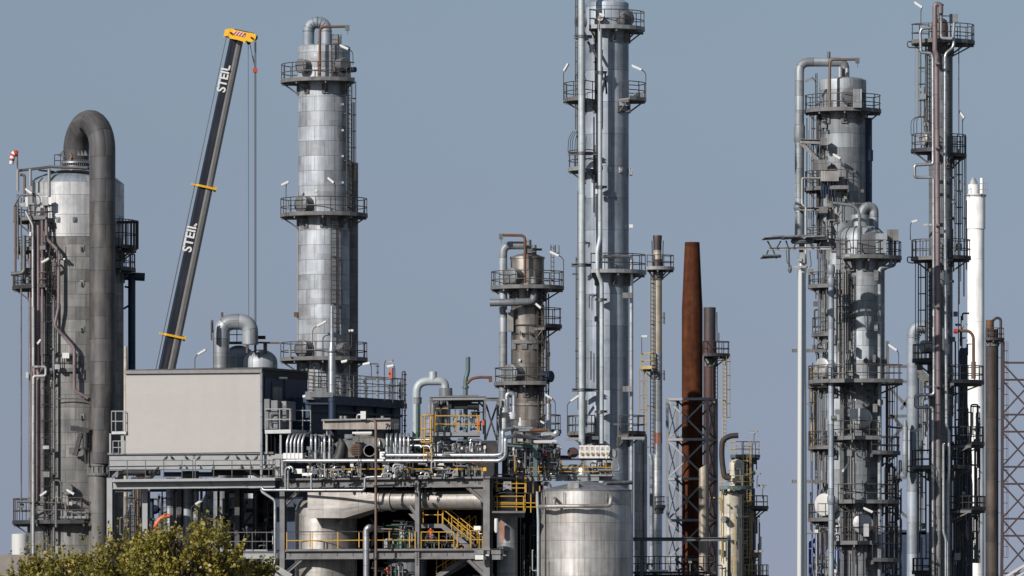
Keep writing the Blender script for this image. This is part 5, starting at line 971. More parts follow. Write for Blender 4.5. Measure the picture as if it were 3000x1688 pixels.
for i in range(6):
    x = 1703 + i * 15.1; k = thing('valve_cabinet', W(x, 1343, 393.6), f'{cabs[i]} from the left of six white valve cabinets with yellow hand wheels', 'cabinet', 'white valve cabinets above the round tank')
    mb = MB(); mb.box(W(x, 1324, 393.6), (L(14), .4, L(37))); part(k, 'body', mb, 'paper_white')
    mb = MB(); q = W(x + 1, 1329.5, 393.3); r = L(3.8); mb.sweep([q + Vector((r * math.cos(a), 0, r * math.sin(a))) for a in [6.2832 * j / 12 for j in range(13)]], .022, 5); mb.tube(q - Vector((r, 0, 0)), q + Vector((r, 0, 0)), .018, 5); mb.tube(q - Vector((0, 0, r)), q + Vector((0, 0, r)), .03, 5); mb.tube(q, q + Vector((0, .2, 0)), .05, 6); part(k, 'hand_wheel', mb, 'faded_yellow')
    for yy, hh, mm in ((1312, 3, 'hydrant_red' if i < 3 else 'bright_cladding'), (1317.5, 2.2, 'faded_yellow' if i != 4 else 'black_rubber')): mb = MB(); mb.box(W(x + 1, yy, 393.38), (L(6.5), .03, L(hh))); part(k, 'label_plate', mb, mm)
mb = MB(); mb.box(W(1797, 1328, 393.9), (L(17), .5, L(26)), (1, .3, 0)); mb.box(W(1783, 1336, 393.8), (L(12), .4, L(16))); solo('valve_cabinet', mb, 'bright_cladding', 'pale grey cabinet at the right end of the white valve cabinets', 'cabinet')
mb = MB(); mb.path([W(1775, 1300, 393.2), W(1786, 1302, 393.2), W(1788, 1320, 393.2), W(1776, 1346, 393.2)], .03, 5, .3); mb.path([W(1806, 1350, 393.6), W(1812, 1345, 393.6), (W(1812, 1315, 393.6))], .04, 5, .2); solo('cable_conduit', mb, 'pale_rail', 'thin curved conduit over the pale cabinet', 'conduit')
mb = MB(); mb.path([W(1750, 1377, 393.5), W(1814, 1378, 393.5), W(1814, 1368, 393.5), W(1808, 1350, 393.5)], L(3.6), 10, .15); solo('insulated_pipe', mb, 'silver_insulation', 'small silver pipe turning up at the right end of the tank deck', 'pipe')
mb = MB(); mb.sweep([W(1677, 1326, 394.2), W(1680, 1326, 395)], L(15), 24); mb.tube(W(1677, 1326, 395), W(1692, 1330, 396), L(5), 10); solo('round_cover', mb, 'scorched_steel', 'dark reddish brown round cover left of the white valve cabinets', 'cover')
mb = MB(); q = W(1707, 1393, 394.6); mb.lathe(q, [(L(21), 0), (L(21), L(14)), (L(17), L(24)), (L(9), L(31)), (.02, L(33))], 28); solo('foil_dome', mb, 'foil', 'rounded foil-wrapped bonnet behind the yellow railing of the tank deck', 'valve')
mb = MB(); mb.tube(W(1640, 1378, 395), W(1695, 1376, 395), L(14), 20); solo('air_receiver', mb, 'grey_cladding', 'horizontal grey cylinder behind the tank deck railing', 'vessel')
for x, w_, lb, sc_ in ((1526, 28, 'black screened meter box on the left of the tank deck', 'black_glass'), (1600, 17, 'smaller meter box with a red label left of the tank deck middle', 'hydrant_red')):
    o = thing('meter_box', W(x, 1342, 394.2), lb, 'cabinet'); mb = MB(); mb.box(W(x, 1329, 394.2), (L(w_), .6, L(26)), (1, .25, 0)); part(o, 'case', mb, 'bright_cladding' if x < 1550 else 'dull_pipe'); mb = MB(); mb.box(W(x - 1.5, 1329, 393.78), (L(w_ * .72), .06, L(20))); part(o, 'bezel', mb, 'black_rubber'); mb = MB(); mb.box(W(x - 1.5, 1330, 393.72), (L(w_ * .45), .05, L(12))); part(o, 'screen', mb, sc_); mb = MB(); mb.tube(W(x, 1342, 394.3), W(x, 1394, 394.3), .06, 6); part(o, 'post', mb, 'dull_pipe')
mb = MB(); mb.box(W(1527, 1355, 394.6), (L(20), .4, L(28))); solo('cabinet', mb, 'paper_white', 'white box below the black screened meter box', 'cabinet')
mb = MB(); [mb.box(W(1605 + i * 3, 1362, 394.4), (L(1.5), .4, L(26))) for i in range(6)]; mb.box(W(1612, 1362, 394.6), (L(20), .4, L(26))); solo('radiator', mb, 'bright_cladding', 'finned pale radiator behind the tank deck railing', 'radiator')
mb = MB(); mb.plate([W(1624, 1344, 395), W(1645, 1334, 395), W(1668, 1335, 395), W(1676, 1344, 395)], (0, 1, 0)); solo('black_hood', mb, 'black_rubber', 'low black hood left of the brown round cover', 'cover')
mb = MB(); mb.path([W(1636, 1340, 395), W(1636, 1312, 395), W(1645, 1312, 395)], L(2.5), 8); mb.sweep([W(1640, 1310, 395) + Vector((L(8) * math.cos(a), 0, L(8) * math.sin(a))) for a in [6.2832 * j / 14 for j in range(15)]], .025, 5); solo('valve', mb, 'galvanised_rail', 'thin ring wheel on a valve against the sky above the black hood', 'valve')
fp = [(1592, 1400, 393.4), (1592, 1290, 393.4)]; pipe(fp, 1.4, 'rail_steel', 'thin lamp post in front of the tank deck', name='lamp_pole'); mb = MB(); mb.box(W(1597, 1293, 393.3), (L(66), .15, .13), (1, 0, .02)); mb.box(W(1592, 1296.5, 393.3), (L(50), .12, .08)); solo('tube_lamp', mb, 'white_paint', 'long level tube lamp above the meter boxes of the tank deck', 'lamp')
clutter(1625, 1790, 1352, 1392, (394.6, 397), 44, 'small pipes and hoses behind the railing of the tank deck')
clutter(1730, 1790, 1330, 1392, (395, 397), 10, 'dark fittings under the white valve cabinets', ('dull_pipe', 'dark_steel'))

# ------------------------------------------------------------ sooty column
c = Col(1545, 410, 49, 'distillation_column', 'sooty brown stainless column of middle height with many railed platforms', 'column')
c.shell([(12, 743), (30, 746), (44, 752), (49, 759), (49, 880), (47.5, 890), (47.5, 1894)], 'sooty_stainless', n=48)
mb = MB()
for y in (760, 838, 1190): mb.lathe((c.c.x, c.c.y, c.z(y)), [(c.rm + .01, 0), (c.rm + .05, .02), (c.rm + .05, .14), (c.rm + .01, .16)], 40)
part(c.o, 'band', mb, 'sooty_stainless')
c.pipe([(1549, 750), (1549, 703)], 8, 'dull_cladding', 'top_nozzle'); c.pipe([(1565, 750), (1565, 718)], 7, 'dull_cladding', 'top_nozzle'); c.pipe([(1565, 731), (1588, 731)], 3.5, 'dark_steel', 'valve'); c.box(1545, 1562, 730, 742, -.6, .4, 'dull_pipe')
c.pipe([(1534, 719, -.6), (1474, 719, -.6), (1474, 1260, -.6)], 12, 'grey_cladding', 'overhead_pipe', bend=24, n=20)
c.pipe([(1564, 812, -1.5), (1564, 884, -1.6), (1500, 886, -1.8), (1436, 887, -1.6)], 11, 'dull_cladding', 'cross_pipe', bend=15, n=20)
davit(c, 1538, 830, 690, 1468, 4, -1.5)
c.platform(1440, 1652, 845, 797, sp=.9); c.platform(1597, 1646, 958, 905, 'dark_steel'); c.platform(1491, 1594, 1004, 954, br=True, back=50); c.platform(1448, 1600, 1126, 1079, sp=.9); c.platform(1614, 1644, 1266, 1217, 'dark_steel')
c.manway(1497, 813, 24, .5, 'dull_cladding'); c.manway(1495, 1097, 27, .55, 'dull_cladding'); c.manway(1612, 1105, 16, .8, 'navy_shade_cladding')
c.ladder(1618, 720, 845, mt='rail_steel', gap=30); c.ladder(1585, 895, 1250); c.ladder(1606, 1000, 1126, False, gap=14)
for x in (1576, 1588, 1600, 1607): c.pipe([(x, 860, -.6), (x, 1250, -.6)], 2, 'light_steel' if x < 1590 else 'rail_steel', 'riser_pipe')
c.nozzle(1524, 979, 5, .3); c.nozzle(1552, 979, 4, .3); c.box(1519, 1525, 1052, 1058, -1.1, .05, 'paper_white', 'label_plate'); c.box(1599, 1612, 1032, 1044, -.6, .3, 'black_rubber'); c.box(1482, 1495, 908, 916, -1.2, .5, 'light_steel', 'pipe_bracket'); c.box(1488, 1504, 908, 972, -.75, .3, 'stained_stainless', 'patch_panel')
lamp(1651, 840, 1625, 743, 408.5, 'tube lamp at the top platform of the sooty column', -25, 30); lamp(1589, 1000, 1578, 896, 408.5, 'tube lamp in the middle of the sooty column', -40, 20); lamp(1627, 1262, 1608, 1162, 408.5, 'tube lamp at the foot of the sooty column above the short upright pipe', -35, 24)
mb = MB(); mb.box(W(1598, 1243, 396), (L(34), .2, .13), (1, 0, -.6)); solo('tube_lamp', mb, 'paper_white', 'fallen-looking sloping tube lamp at the foot of the sooty column', 'lamp')

# ------------------------------------------------------------ tallest blue grey column with pale riser pipes
c = Col(1778, 406, 65, 'distillation_column', 'tallest blue grey column, cut by the top of the picture, with pale risers', 'column')
bpyc['tall'] = c
c.shell([(20, -9), (48, 0), (63, 10), (64, 13), (64, 85), (64, 1894)], 'blue_grey_cladding', n=56)
for x, r, y0, dy, lb in ((1703, 9.5, -300, -2.6, 'thick pale riser left of the tallest column'),): 
    o = pipe([(x, y0, 403.4), (x + 2, 1310, 403.4)], r, 'pale_pipe_paint', lb, n=20, name='riser_pipe')
c.pipe([(1758, 70, -2.2), (1758, 700, -2.2), (1750, 735, -2.4), (1750, 800, -2.4), (1763, 825, -2.2), (1763, 1300, -2.2)], 6.3, 'pale_pipe_paint', 'riser_pipe', bend=14, n=18)
c.pipe([(1765, 752, -2.4), (1850, 752, -1.2), (1850, 830, -1.2), (1850, 1894, -1.2)], 5.5, 'silver_insulation', 'riser_pipe', bend=12)
c.platform(1725, 1889, 88, 37, 'light_steel', back=100); c.platform(1842, 1893, 294, 245, 'light_steel'); c.platform(1650, 1714, 296, 245, 'steel_paint'); c.platform(1664, 1714, 499, 444, 'light_steel'); c.platform(1729, 1893, 800, 748, 'light_steel', back=100); c.platform(1661, 1714, 1272, 1219, 'steel_paint'); c.platform(1840, 1891, 1271, 1219, 'dark_steel')
mb = MB()
for x, x2 in ((1664, 1673), (1670, 1679), (1676, 1684), (1684, 1690), (1690, 1694)): mb.path([W(x, 444, 405), W(x + 2, 405, 405), W(x2 + 6, 384, 405)], .025, 5, .3)
part(c.o, 'cage_hoops', mb, 'rail_steel')
for y, x0, x1 in ((108, 1682, 1735), (777, 1674, 1732), (1143, 1676, 1750), (450, 1664, 1748)):
    mb = MB(); mb.ibeam(W(x0, y, 404), W(x1, y, 404), .3, .2); part(c.o, 'pipe_support', mb, 'dull_pipe')
    mb = MB(); mb.sweep([W(1704, y - 5, 403.4), W(1704, y + 4, 403.4)], L(11.5), 18); part(c.o, 'clamp', mb, 'dull_pipe')
for y in (212, 548, 878, 1206):
    mb = MB(); mb.ibeam(W(1744, y, 403.9), W(1778, y, 404.2), .3, .14); mb.sweep([W(1760, y - 4, 403.8), W(1760, y + 6, 403.8)], L(8.5), 16); part(c.o, 'clamp', mb, 'dull_pipe')
mb = MB()
for x in (1745, 1773): mb.bar(W(x, 215, 403.9), W(x + 4, 275, 404.4), .1, .12)
mb.bar(W(1722, 122, 403.8), W(1750, 170, 403.8), .12, .14); part(c.o, 'strut', mb, 'dark_steel')
mb = MB(); mb.plate([W(1712, 90, 403.6), W(1726, 118, 403.6), W(1698, 122, 403.6)], (0, .06, 0)); mb.plate([W(1684, 120, 404), W(1696, 96, 404), W(1696, 120, 404)], (0, .06, 0)); part(c.o, 'gusset', mb, 'light_steel')
for x, y0, y1, r in ((1686, -50, 380, 1.6), (1691, -50, 500, 1.6), (1688, 754, 1140, 1.8), (1697, 754, 1140, 1.8), (1693, 560, 1200, 1.2)): c.pipe([(x, y0, -.8), (x, y1, -.8)], r, 'rail_steel', 'thin_riser')
mb = MB(); y = -20
while y < 380: mb.tube(W(1684, y, 405.2), W(1693, y, 405.2), .03, 4); y += 40
y = 760
while y < 1140: mb.tube(W(1687, y, 405.2), W(1699, y, 405.2), .03, 4); y += 58
part(c.o, 'tie_bars', mb, 'rail_steel')
c.clips((1745, 1784, 1818, 1843), 502, 'bright_cladding'); c.manway(1838, 60, 22, .4, 'blue_grey_cladding'); c.manway(1690, 66, 14, .4, 'blue_grey_cladding'); c.nozzle(1757, 60, 9, .5, 'bright_cladding'); c.nozzle(1846, 331, 4, .6, 'dull_pipe')
c.box(1814, 1845, 299, 310, -1.3, .2, 'light_steel', 'bracket'); c.box(1857, 1884, 272, 286, -1.2, .3, 'weathered_cladding', 'tray'); c.box(1845, 1853, 498, 515, -.3, .3, 'bright_cladding', 'tag_plate')
for y in (866, 1140): c.box(1824, 1852, y - 8, y + 8, -1.6, .4, 'weathered_cladding', 'pipe_bracket')
c.box(1655, 1700, 1282, 1290, -2, .3, 'light_steel', 'bracket'); c.box(1728, 1754, 1278, 1288, -2, .3, 'dull_pipe', 'bracket'); c.box(1820, 1888, 1280, 1288, -1.8, .3, 'light_steel', 'bracket'); c.box(1797, 1816, 1240, 1246, -1.7, .2, 'dull_pipe', 'hook'); c.box(1843, 1854, 658, 668, -.5, .3, 'paper_white', 'tag_plate'); c.box(1744, 1750, 555, 568, -2.1, .2, 'paper_white', 'tag_plate')
for y in (36, 212, 226): c.nozzle(1690, y, 3, .5, 'light_steel')
lamp(1651, 294, 1659, 197, 404.5, 'tube lamp left of the tallest column, steeply tilted', 60, 24); lamp(1892, 292, 1866, 198, 404.5, 'tube lamp right of the tallest column near its upper side platform', -25, 32); lamp(1662, 1270, 1685, 1167, 404, 'tube lamp at the lower left platform of the tallest column', 35, 30); lamp(1750, 86, 1764, 43, 403.5, 'small white lamp at the top platform of the tallest column', -20, 16)

# ------------------------------------------------------------ flare stack, rust chimney in lattice, burnt stack
c = Col(1926, 470, 13.5, 'flare_stack', 'slim flare stack with a black tip and yellow ladder left of the rusty chimney', 'stack')
c.shell([(11.5, 692), (11.5, 780), (13.5, 782), (13.5, 1033)], 'stack_beige', 'upper_shell', 24); c.shell([(13.8, 1033), (14.2, 1268)], 'grey_cladding', 'middle_shell', 24); c.shell([(14.2, 1268), (14.4, 1300)], 'stack_rust_band', 'rust_band', 24); c.shell([(14.2, 1300), (14.2, 1894)], 'silver_insulation', 'lower_shell', 24)
c.shell([(13, 690), (13.5, 694), (12, 715), (12, 733)], 'burnt_steel', 'tip', 24); c.shell([(12.5, 760), (13, 782)], 'burnt_steel', 'tip_ring', 24)
c.platform(1893, 1975, 788, 749, 'light_steel', sp=.7); c.platform(1875, 1909, 1079, 1036, 'faded_yellow', 'faded_yellow'); c.platform(1915, 1949, 1485, 1455, 'steel_paint')
c.ladder(1911, 790, 1330, False, 'dark_steel', gap=4); c.ladder(1888, 1080, 1330, True, 'faded_yellow', gap=24, dx=R(-70)); c.ladder(1945, 915, 950, False, 'rail_steel', gap=6); c.ladder(1945, 1085, 1115, False, 'rail_steel', gap=6)
c.pipe([(1905, 800, -.3), (1905, 1050, -.3)], 1, 'faded_yellow', 'thin_line'); c.pipe([(1910, 705, 0), (1912, 780, 0)], 1.5, 'burnt_steel', 'pilot_line'); c.pipe([(1943, 705, 0), (1941, 780, 0)], 1.5, 'burnt_steel', 'pilot_line')
lamp(1880, 1036, 1889, 985, 468, 'small lamp over the yellow basket of the slim flare stack', 0, 18)
o = Col(1871, 420, 13, 'storage_vessel', 'narrow grey vessel with domed top right of the tallest column', 'vessel'); o.shell(dome(13, 1284, 1296) + [(13, 1575), (10, 1894)], 'bright_cladding'); o.pipe([(1871, 1284, 0), (1871, 1272, 0), (1890, 1272, 0), (1890, 1894, 0)], 6, 'bright_cladding', bend=10)
pipe([(1909, 1894, 422), (1909, 1350, 422), (1903, 1330, 422)], 6, 'grey_cladding', 'grey riser between the narrow vessel and the slim flare stack', name='riser_pipe')
o = thing('rust_chimney', W(2028, 1800, 425), 'tall bare rusty brown chimney tapering to its top', 'chimney')
part(o, 'shaft', lathepx(2028, 425, [(19, 710), (21.5, 710), (27, 830), (30.5, 905), (30.5, 1894)], 40), 'rust_stack')
o = thing('lattice_tower', W(2028, 1800, 425), 'square lattice tower of grey steel standing around the rusty chimney', 'tower')
q = W(2028, 0, 425); hw = L(74, 425); ca, sa = math.cos(R(28)), math.sin(R(28)); cr = [Vector((q.x + (i * ca - j * sa) * hw, 425 + (i * sa + j * ca) * hw, 0)) for i, j in ((-1, -1), (1, -1), (1, 1), (-1, 1))]
cr = [Vector((q.x + x * 1.0, 425 + y, 0)) for x, y in ((-1.57 - .1, -.6), (.95, -1.75), (1.62, .6), (-.95, 1.75))]
zs = [W(0, y, 425).z for y in (1171, 1289, 1404, 1525, 1640, 1760)]
for p in cr: mb = MB(); mb.ibeam(p + Vector((0, 0, 0)), p + Vector((0, 0, zs[0] + .05)), .2, .2, (0, 1, 0), .05); part(o, 'leg', mb, 'light_steel')
for i in range(4):
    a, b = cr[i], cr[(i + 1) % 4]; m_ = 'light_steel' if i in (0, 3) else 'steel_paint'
    mb = MB()
    for z in zs: mb.bar(a + Vector((0, 0, z)), b + Vector((0, 0, z)), .14, .16)
    for z0_, z1_ in zip(zs, zs[1:]): mb.bar(a + Vector((0, 0, z0_)), b + Vector((0, 0, z1_)), .07, .11); mb.bar(b + Vector((0, 0, z0_)), a + Vector((0, 0, z1_)), .07, .11)
    part(o, 'cross_brace', mb, m_)
o = thing('steam_pipe', W(2060, 1800, 421), 'short silver stack with a slanted cut top in front of the lattice tower', 'stack'); mb = lathepx(2060, 421, [(12.5, 1366), (12.5, 1400), (12.5, 1425), (13.2, 1426), (12.5, 1462), (12.5, 1894)], 24)
mb.V = [(x, y, z + (L(8) * (x - W(2060, 0, 421).x) / L(12.5) if z > W(0, 1370, 421).z else 0)) for x, y, z in mb.V]; part(o, 'shell', mb, 'stack_beige')
c = Col(2079, 482, 18.5, 'flare_stack', 'burnt black and dark red stack behind the rusty chimney', 'stack')
c.shell([(18, 901), (18, 1040)], 'burnt_steel', 'tip', 24); c.shell([(18.5, 1040), (18.5, 1894)], 'scorched_steel', 'shell', 24); c.platform(2058, 2138, 1042, 1002, 'burnt_steel', 'burnt_steel', sp=.8); c.ladder(2100, 1045, 1310, True, 'faded_yellow', gap=30, dx=R(60)); c.ladder(2095, 1050, 1894, False, 'burnt_steel', gap=4)
c.pipe([(2100, 915, 0), (2101, 1000, 0)], 1.4, 'burnt_steel', 'pilot_line'); c.pipe([(2106, 975, 0), (2106, 1042, 0)], 1.6, 'burnt_steel', 'pilot_line'); c.shell([(20, 1000), (21, 1040)], 'scorched_steel', 'rust_collar', 24)

# ------------------------------------------------------------ cream column cluster
c = Col(2140, 482, 34, 'process_column', 'cream coloured column with yellow ladders and a rusty elbow right of the lattice tower', 'column')
bpyc['cream'] = c
c.shell([(34, 1428), (34, 1894)], 'cream_cladding'); c.shell(dome(22, 1345, 1362) + [(22, 1428)], 'cream_cladding', 'upper_shell', 28, cx=2158)
c.r = 60; c.rm = c.m(38); c.platform(2106, 2204, 1430, 1395, 'teal_paint', 'faded_yellow', sp=.9)
d = Col(2184, 486, 28, 'process_column', 'teal grey column behind the cream one with a dark green top platform', 'column'); bpyc['teal'] = d; d.shell([(24, 1338), (24, 1430), (28, 1432), (28, 1894)], 'navy_shade_cladding'); d.platform(2140, 2226, 1338, 1295, 'teal_paint', 'faded_yellow', sp=.8); d.platform(2196, 2251, 1488, 1453, 'burnt_steel', 'faded_yellow', sp=.7); d.platform(2180, 2252, 1690, 1655, 'burnt_steel', 'faded_yellow', sp=.6)
d.ladder(2188, 1296, 1720, True, 'faded_yellow', gap=20, dx=R(2)); d.nozzle(2210, 1386, 5, .6, 'dull_pipe'); d.nozzle(2206, 1410, 5, .6, 'dull_pipe'); d.manway(2212, 1625, 12, .6, 'brown_pipe'); c.ladder(2142, 1640, 1720, True, 'faded_yellow', gap=6)
pipe([(2163, 1276, 480), (2138, 1277, 480), (2116, 1290, 480), (2114, 1340, 480), (2122, 1398, 480), (2140, 1402, 480)], 8, 'far_rust', 'rusty brown elbow pipe above the cream column', bend=24, n=16, name='elbow_pipe')
for i, (x, y, lb) in enumerate(((2209, 1264, 'small flat lamp above the teal grey column'), (2218, 1388, 'small flat lamp right of the teal grey column, upper'), (2234, 1422, 'small flat lamp right of the teal grey column, lower'), (2224, 1614, 'small flat lamp near the foot of the teal grey column'))): lamp(x, y + 40, x - 2, y, 483, lb, 0, 26, head='weathered_cladding')
c.manway(2110, 1523, 9, .3, 'weathered_cladding')
mb = MB(); mb.ibeam(W(1853, 1580, 410), W(2137, 1580, 410), .3, .24); mb.ibeam(W(2136, 1568, 410), W(2136, 1894, 410), .22, .22, (0, 1, 0)); mb.ibeam(W(1880, 1585, 410), W(1880, 1894, 410), .2, .2, (0, 1, 0)); solo('pipe_bridge', mb, 'dull_pipe', 'slim dark pipe bridge crossing low in front of the lattice tower', 'steel frame')
mb = MB(); mb.rail([W(1853, 1672, 411), W(2100, 1672, 411)], .9, .35, .03); mb.box(W(1975, 1678, 411), (L(250), 1, .15)); mb.box(W(1960, 1712, 411.4), (L(210), 1, L(60))); solo('low_platform', mb, 'dark_steel', 'low dark railed platform at the bottom right of the round tank', 'platform')
mb = MB(); mb.box(W(1930, 1672, 409.5), (L(56), .2, .1)); solo('tube_lamp', mb, 'paper_white', 'tube lamp lying low on the dark railed platform', 'lamp')
clutter(1856, 2100, 1640, 1700, (412, 418), 20, 'dark low pipework at the foot of the rusty chimney', ('dark_steel', 'dull_pipe'))

# ------------------------------------------------------------ twin columns behind the tall lamp mast
c = Col(2469, 418, 70, 'distillation_column', 'broad grey column with a big round manway and a thick pipe arching off its top', 'column')
bpyc['broad'] = c
c.shell([(28, 227), (58, 231), (68, 236), (69, 240), (69, 326), (68, 330), (68, 640), (66, 660), (66, 1894)], 'grey_cladding', n=56)
c.shell([(14, 346), (14, 700)], 'navy_shade_cladding', 'side_duct', 16, cx=2541); c.shell([(17, 440), (17, 472)], 'navy_shade_cladding', 'duct_collar', 16, cx=2541)
c.pipe([(2475, 225, -.3), (2475, 182, -.3), (2342, 182, -.6), (2342, 690, -.6)], 13.5, 'grey_cladding', 'overhead_pipe', bend=30, n=24); c.pipe([(2428, 170, -.5), (2428, 152, -.5)], 5, 'dull_pipe', 'vent_stub')
mb = MB(); mb.sweep([W(2342, 366, 417.4), W(2342, 370, 417.4), W(2342, 412, 417.4), W(2342, 418, 417.4)], [c.m(14), c.m(16.5), c.m(16.5), c.m(14)], 24); mb.sweep([W(2342, 598, 417.4), W(2342, 604, 417.4), W(2342, 612, 417.4), W(2342, 620, 417.4)], [c.m(14), c.m(17), c.m(17), c.m(12)], 24); part(c.o, 'expansion_joint', mb, 'grey_cladding')
for x0, x1 in ((2455, 2468), (2476, 2487)): c.pipe([((x0+x1)/2, 230, -.8), ((x0+x1)/2, 196 if x0 < 2470 else 200, -.8)], (x1-x0)/2, 'bright_cladding', 'top_nozzle')
davit(c, 2431, 326, 175, 2512, 4, -2.2, 'brown_pipe')
c.platform(2357, 2579, 328, 281); c.platform(2357, 2480, 557, 504, br=True); c.platform(2357, 2420, 703, 670, 'dark_steel')
c.manway(2498, 288, 29, .5, 'grey_cladding'); c.box(2499, 2524, 262, 316, -2.35, .4, 'grey_cladding', 'manway_lid')
c.ladder(2391, 216, 328, False); 
for x in (2364, 2370, 2376, 2383, 2390, 2397): c.pipe([(x, 335 if x > 2368 else 345, -.4 - (x % 3) * .3), (x, 700, -.4 - (x % 3) * .3)], 1.4, 'rail_steel' if x % 2 else 'light_steel', 'thin_riser')
c.ladder(2396, 340, 760, True, gap=4)
mb = MB(); mb.ibeam(W(2344, 414, 417), W(2406, 416, 416.5), .4, .3); mb.bar(W(2350, 420, 417), W(2398, 470, 416.6), .3, .25); mb.box(W(2413, 416, 416), (L(20), .6, L(22))); mb.box(W(2404, 484, 416), (L(40), .6, L(32))); mb.ibeam(W(2340, 612, 417), W(2420, 614, 416.5), .4, .25); mb.box(W(2412, 616, 416), (L(26), .5, L(20))); part(c.o, 'pipe_bracket', mb, 'weathered_cladding')
c.box(2404, 2456, 502, 532, -2.4, .8, 'stained_stainless', 'junction_box')
mb = MB()
for x in (2407, 2413, 2420, 2428, 2436, 2446): mb.tube(W(x, 532, 415.7), W(x, 570 + (x % 5) * 4, 415.7), .06, 6)
part(c.o, 'cable_drop', mb, 'navy_shade_cladding')
c.pipe([(2404, 522, -2.2), (2350, 522, -2.4), (2350, 600, -2.4), (2361, 606, -2.4), (2361, 800, -2.4)], 3, 'bright_cladding', 'conduit_pipe', bend=5)
c.nozzle(2432, 489, 4, .4); c.nozzle(2463, 489, 4, .4); c.box(2468, 2475, 255, 261, -1.5, .05, 'paper_white', 'label_plate'); c.box(2500, 2507, 497, 505, -1.6, .05, 'dull_pipe', 'label_plate')
for y, xl, rt in ((842, 2367, 800), (983, 2378, 932), (1133, 2367, 1080), (1313, 2367, 1265), (1524, 2367, 1477), (1676, 2380, 1632)): c.platform(xl, 2428, y, rt, 'steel_paint', sp=.6)
c.manway(2414, 1079, 26, .5, 'bright_cladding', a=R(-42)); c.manway(2424, 1480, 31, .5, 'white_paint', a=R(-38)); c.ladder(2377, 1135, 1420, True, gap=10, dx=R(-80))
c.pipe([(2398, 720, -1), (2398, 1700, -1)], 2.5, 'dull_pipe', 'thin_riser'); c.pipe([(2404, 1003, -1.6), (2392, 1010, -1.6), (2392, 1040, -1.6)], 4, 'dull_pipe', 'elbow'); c.pipe([(2378, 1075, .6), (2378, 1350, .6)], 3, 'faded_yellow', 'yellow_riser'); c.pipe([(2386, 1080, .6), (2386, 1310, .6)], 2, 'faded_yellow', 'yellow_riser')
for y in (1027, 1410): c.box(2320, 2420, y - 4, y + 5, -1.6, .3, 'weathered_cladding', 'cross_beam')
lamp(2389, 300, 2370, 233, 416, 'small grey lamp left of the broad column at its top', 25, 26, head='weathered_cladding'); lamp(2464, 557, 2452, 458, 415.6, 'tube lamp slanting across the broad grey column below its top platform', -30, 26); lamp(2453, 700, 2461, 622, 415.5, 'small dim lamp above the bulging vessel head', 50, 18, head='weathered_cladding')

c = Col(2525, 407, 60, 'distillation_column', 'grey column with a bulging ribbed head and many stacked balconies', 'column')
c.shell([(30, 664), (52, 670), (66, 684), (70, 700), (70, 758)], 'grey_cladding', 'bulging_head', 44, cx=2520)
mb = MB()
for k in range(9):
    a = R(-80 + 20 * k); pts = [c.pt(a, c.m(r) + .02, c.z(y)) + Vector((-c.m(5), 0, 0)) for r, y in ((34, 664), (52, 669), (66, 683), (70, 700), (70, 756))]; mb.sweep(pts, .035, 5)
part(c.o, 'head_rib', mb, 'dull_cladding')
c.shell([(58, 758), (58, 1120)], 'grey_cladding', n=44, cx=2534); c.shell([(60, 1120), (61, 1150), (60, 1155), (60, 1894)], 'dull_cladding', 'lower_shell', 44, cx=2521)
c.pipe([(2520, 670, 0), (2520, 630, 0)], 26, 'bright_cladding', 'neck', n=28); c.pipe([(2518, 640, .6), (2534, 604, .6), (2560, 608, .8), (2560, 740, .8)], 14, 'grey_cladding', 'gooseneck_pipe', bend=18, n=20)
c.pipe([(2518, 760, -2), (2518, 604, -2), (2430, 594, -2)], 4.5, 'dull_cladding', 'davit_arm', bend=34, n=14); c.box(2428, 2438, 592, 608, -2, .25, 'weathered_cladding', 'davit_head')
c.manway(2548, 718, 33, .4, 'grey_cladding'); c.box(2566, 2596, 685, 742, -1.9, .5, 'grey_cladding', 'manway_lid'); c.box(2600, 2632, 673, 706, -1.4, .5, 'weathered_cladding', 'lamp_panel')
c.pipe([(2610, 700, -1.3), (2610, 780, -1.3), (2577, 786, -1.6), (2577, 1700, -1.6)], 6, 'grey_cladding', 'riser_pipe', bend=10); c.pipe([(2622, 705, -1.3), (2622, 778, -1.3), (2600, 784, -1.4)], 4, 'dull_pipe', 'riser_pipe', bend=8)
c.pipe([(2435, 775, -2), (2435, 1700, -2)], 8.5, 'blue_grey_cladding', 'riser_pipe', n=18)
mb = MB()
for y in (775, 812, 1450): mb.sweep([W(2435, y, 405), W(2435, y + 6, 405), W(2435, y + 22, 405), W(2435, y + 30, 405)], [c.m(8.5), c.m(11.5), c.m(11.5), c.m(8.5)], 18)
part(c.o, 'pipe_reducer', mb, 'blue_grey_cladding')
c.platform(2463, 2641, 758, 710, sp=.7); c.platform(2367, 2638, 1121, 1073, sp=.9, back=100); c.platform(2413, 2571, 1286, 1236, back=60); c.platform(2549, 2637, 1329, 1281); c.platform(2450, 2634, 1472, 1420); c.platform(2427, 2568, 1592, 1500, back=60); c.platform(2552, 2637, 1642, 1544)
c.ladder(2480, 800, 1118); c.ladder(2468, 700, 1100, gap=14); c.ladder(2480, 1130, 1285, gap=10); c.ladder(2478, 1480, 1590, gap=10); c.ladder(2620, 1110, 1327, gap=14); c.ladder(2622, 1335, 1640, gap=14)
for x in (2452, 2460, 2470, 2477, 2484): c.pipe([(x, 790, -1.7), (x, 1120, -1.7)], 1.6, 'light_steel' if x % 3 else 'rail_steel', 'thin_riser')
for x in (2596, 2601, 2607, 2614, 2628): c.pipe([(x, 1125, .2), (x, 1700, .2)], 1.6, 'dark_steel', 'thin_riser')
c.manway(2521, 1228, 28, .5, 'bright_cladding'); c.box(2490, 2515, 1198, 1230, -2.9, .3, 'bright_cladding', 'lid_flap'); c.manway(2524, 1536, 28, .5, 'bright_cladding'); c.box(2530, 2545, 1535, 1572, -2.9, .3, 'bright_cladding', 'lid_flap')
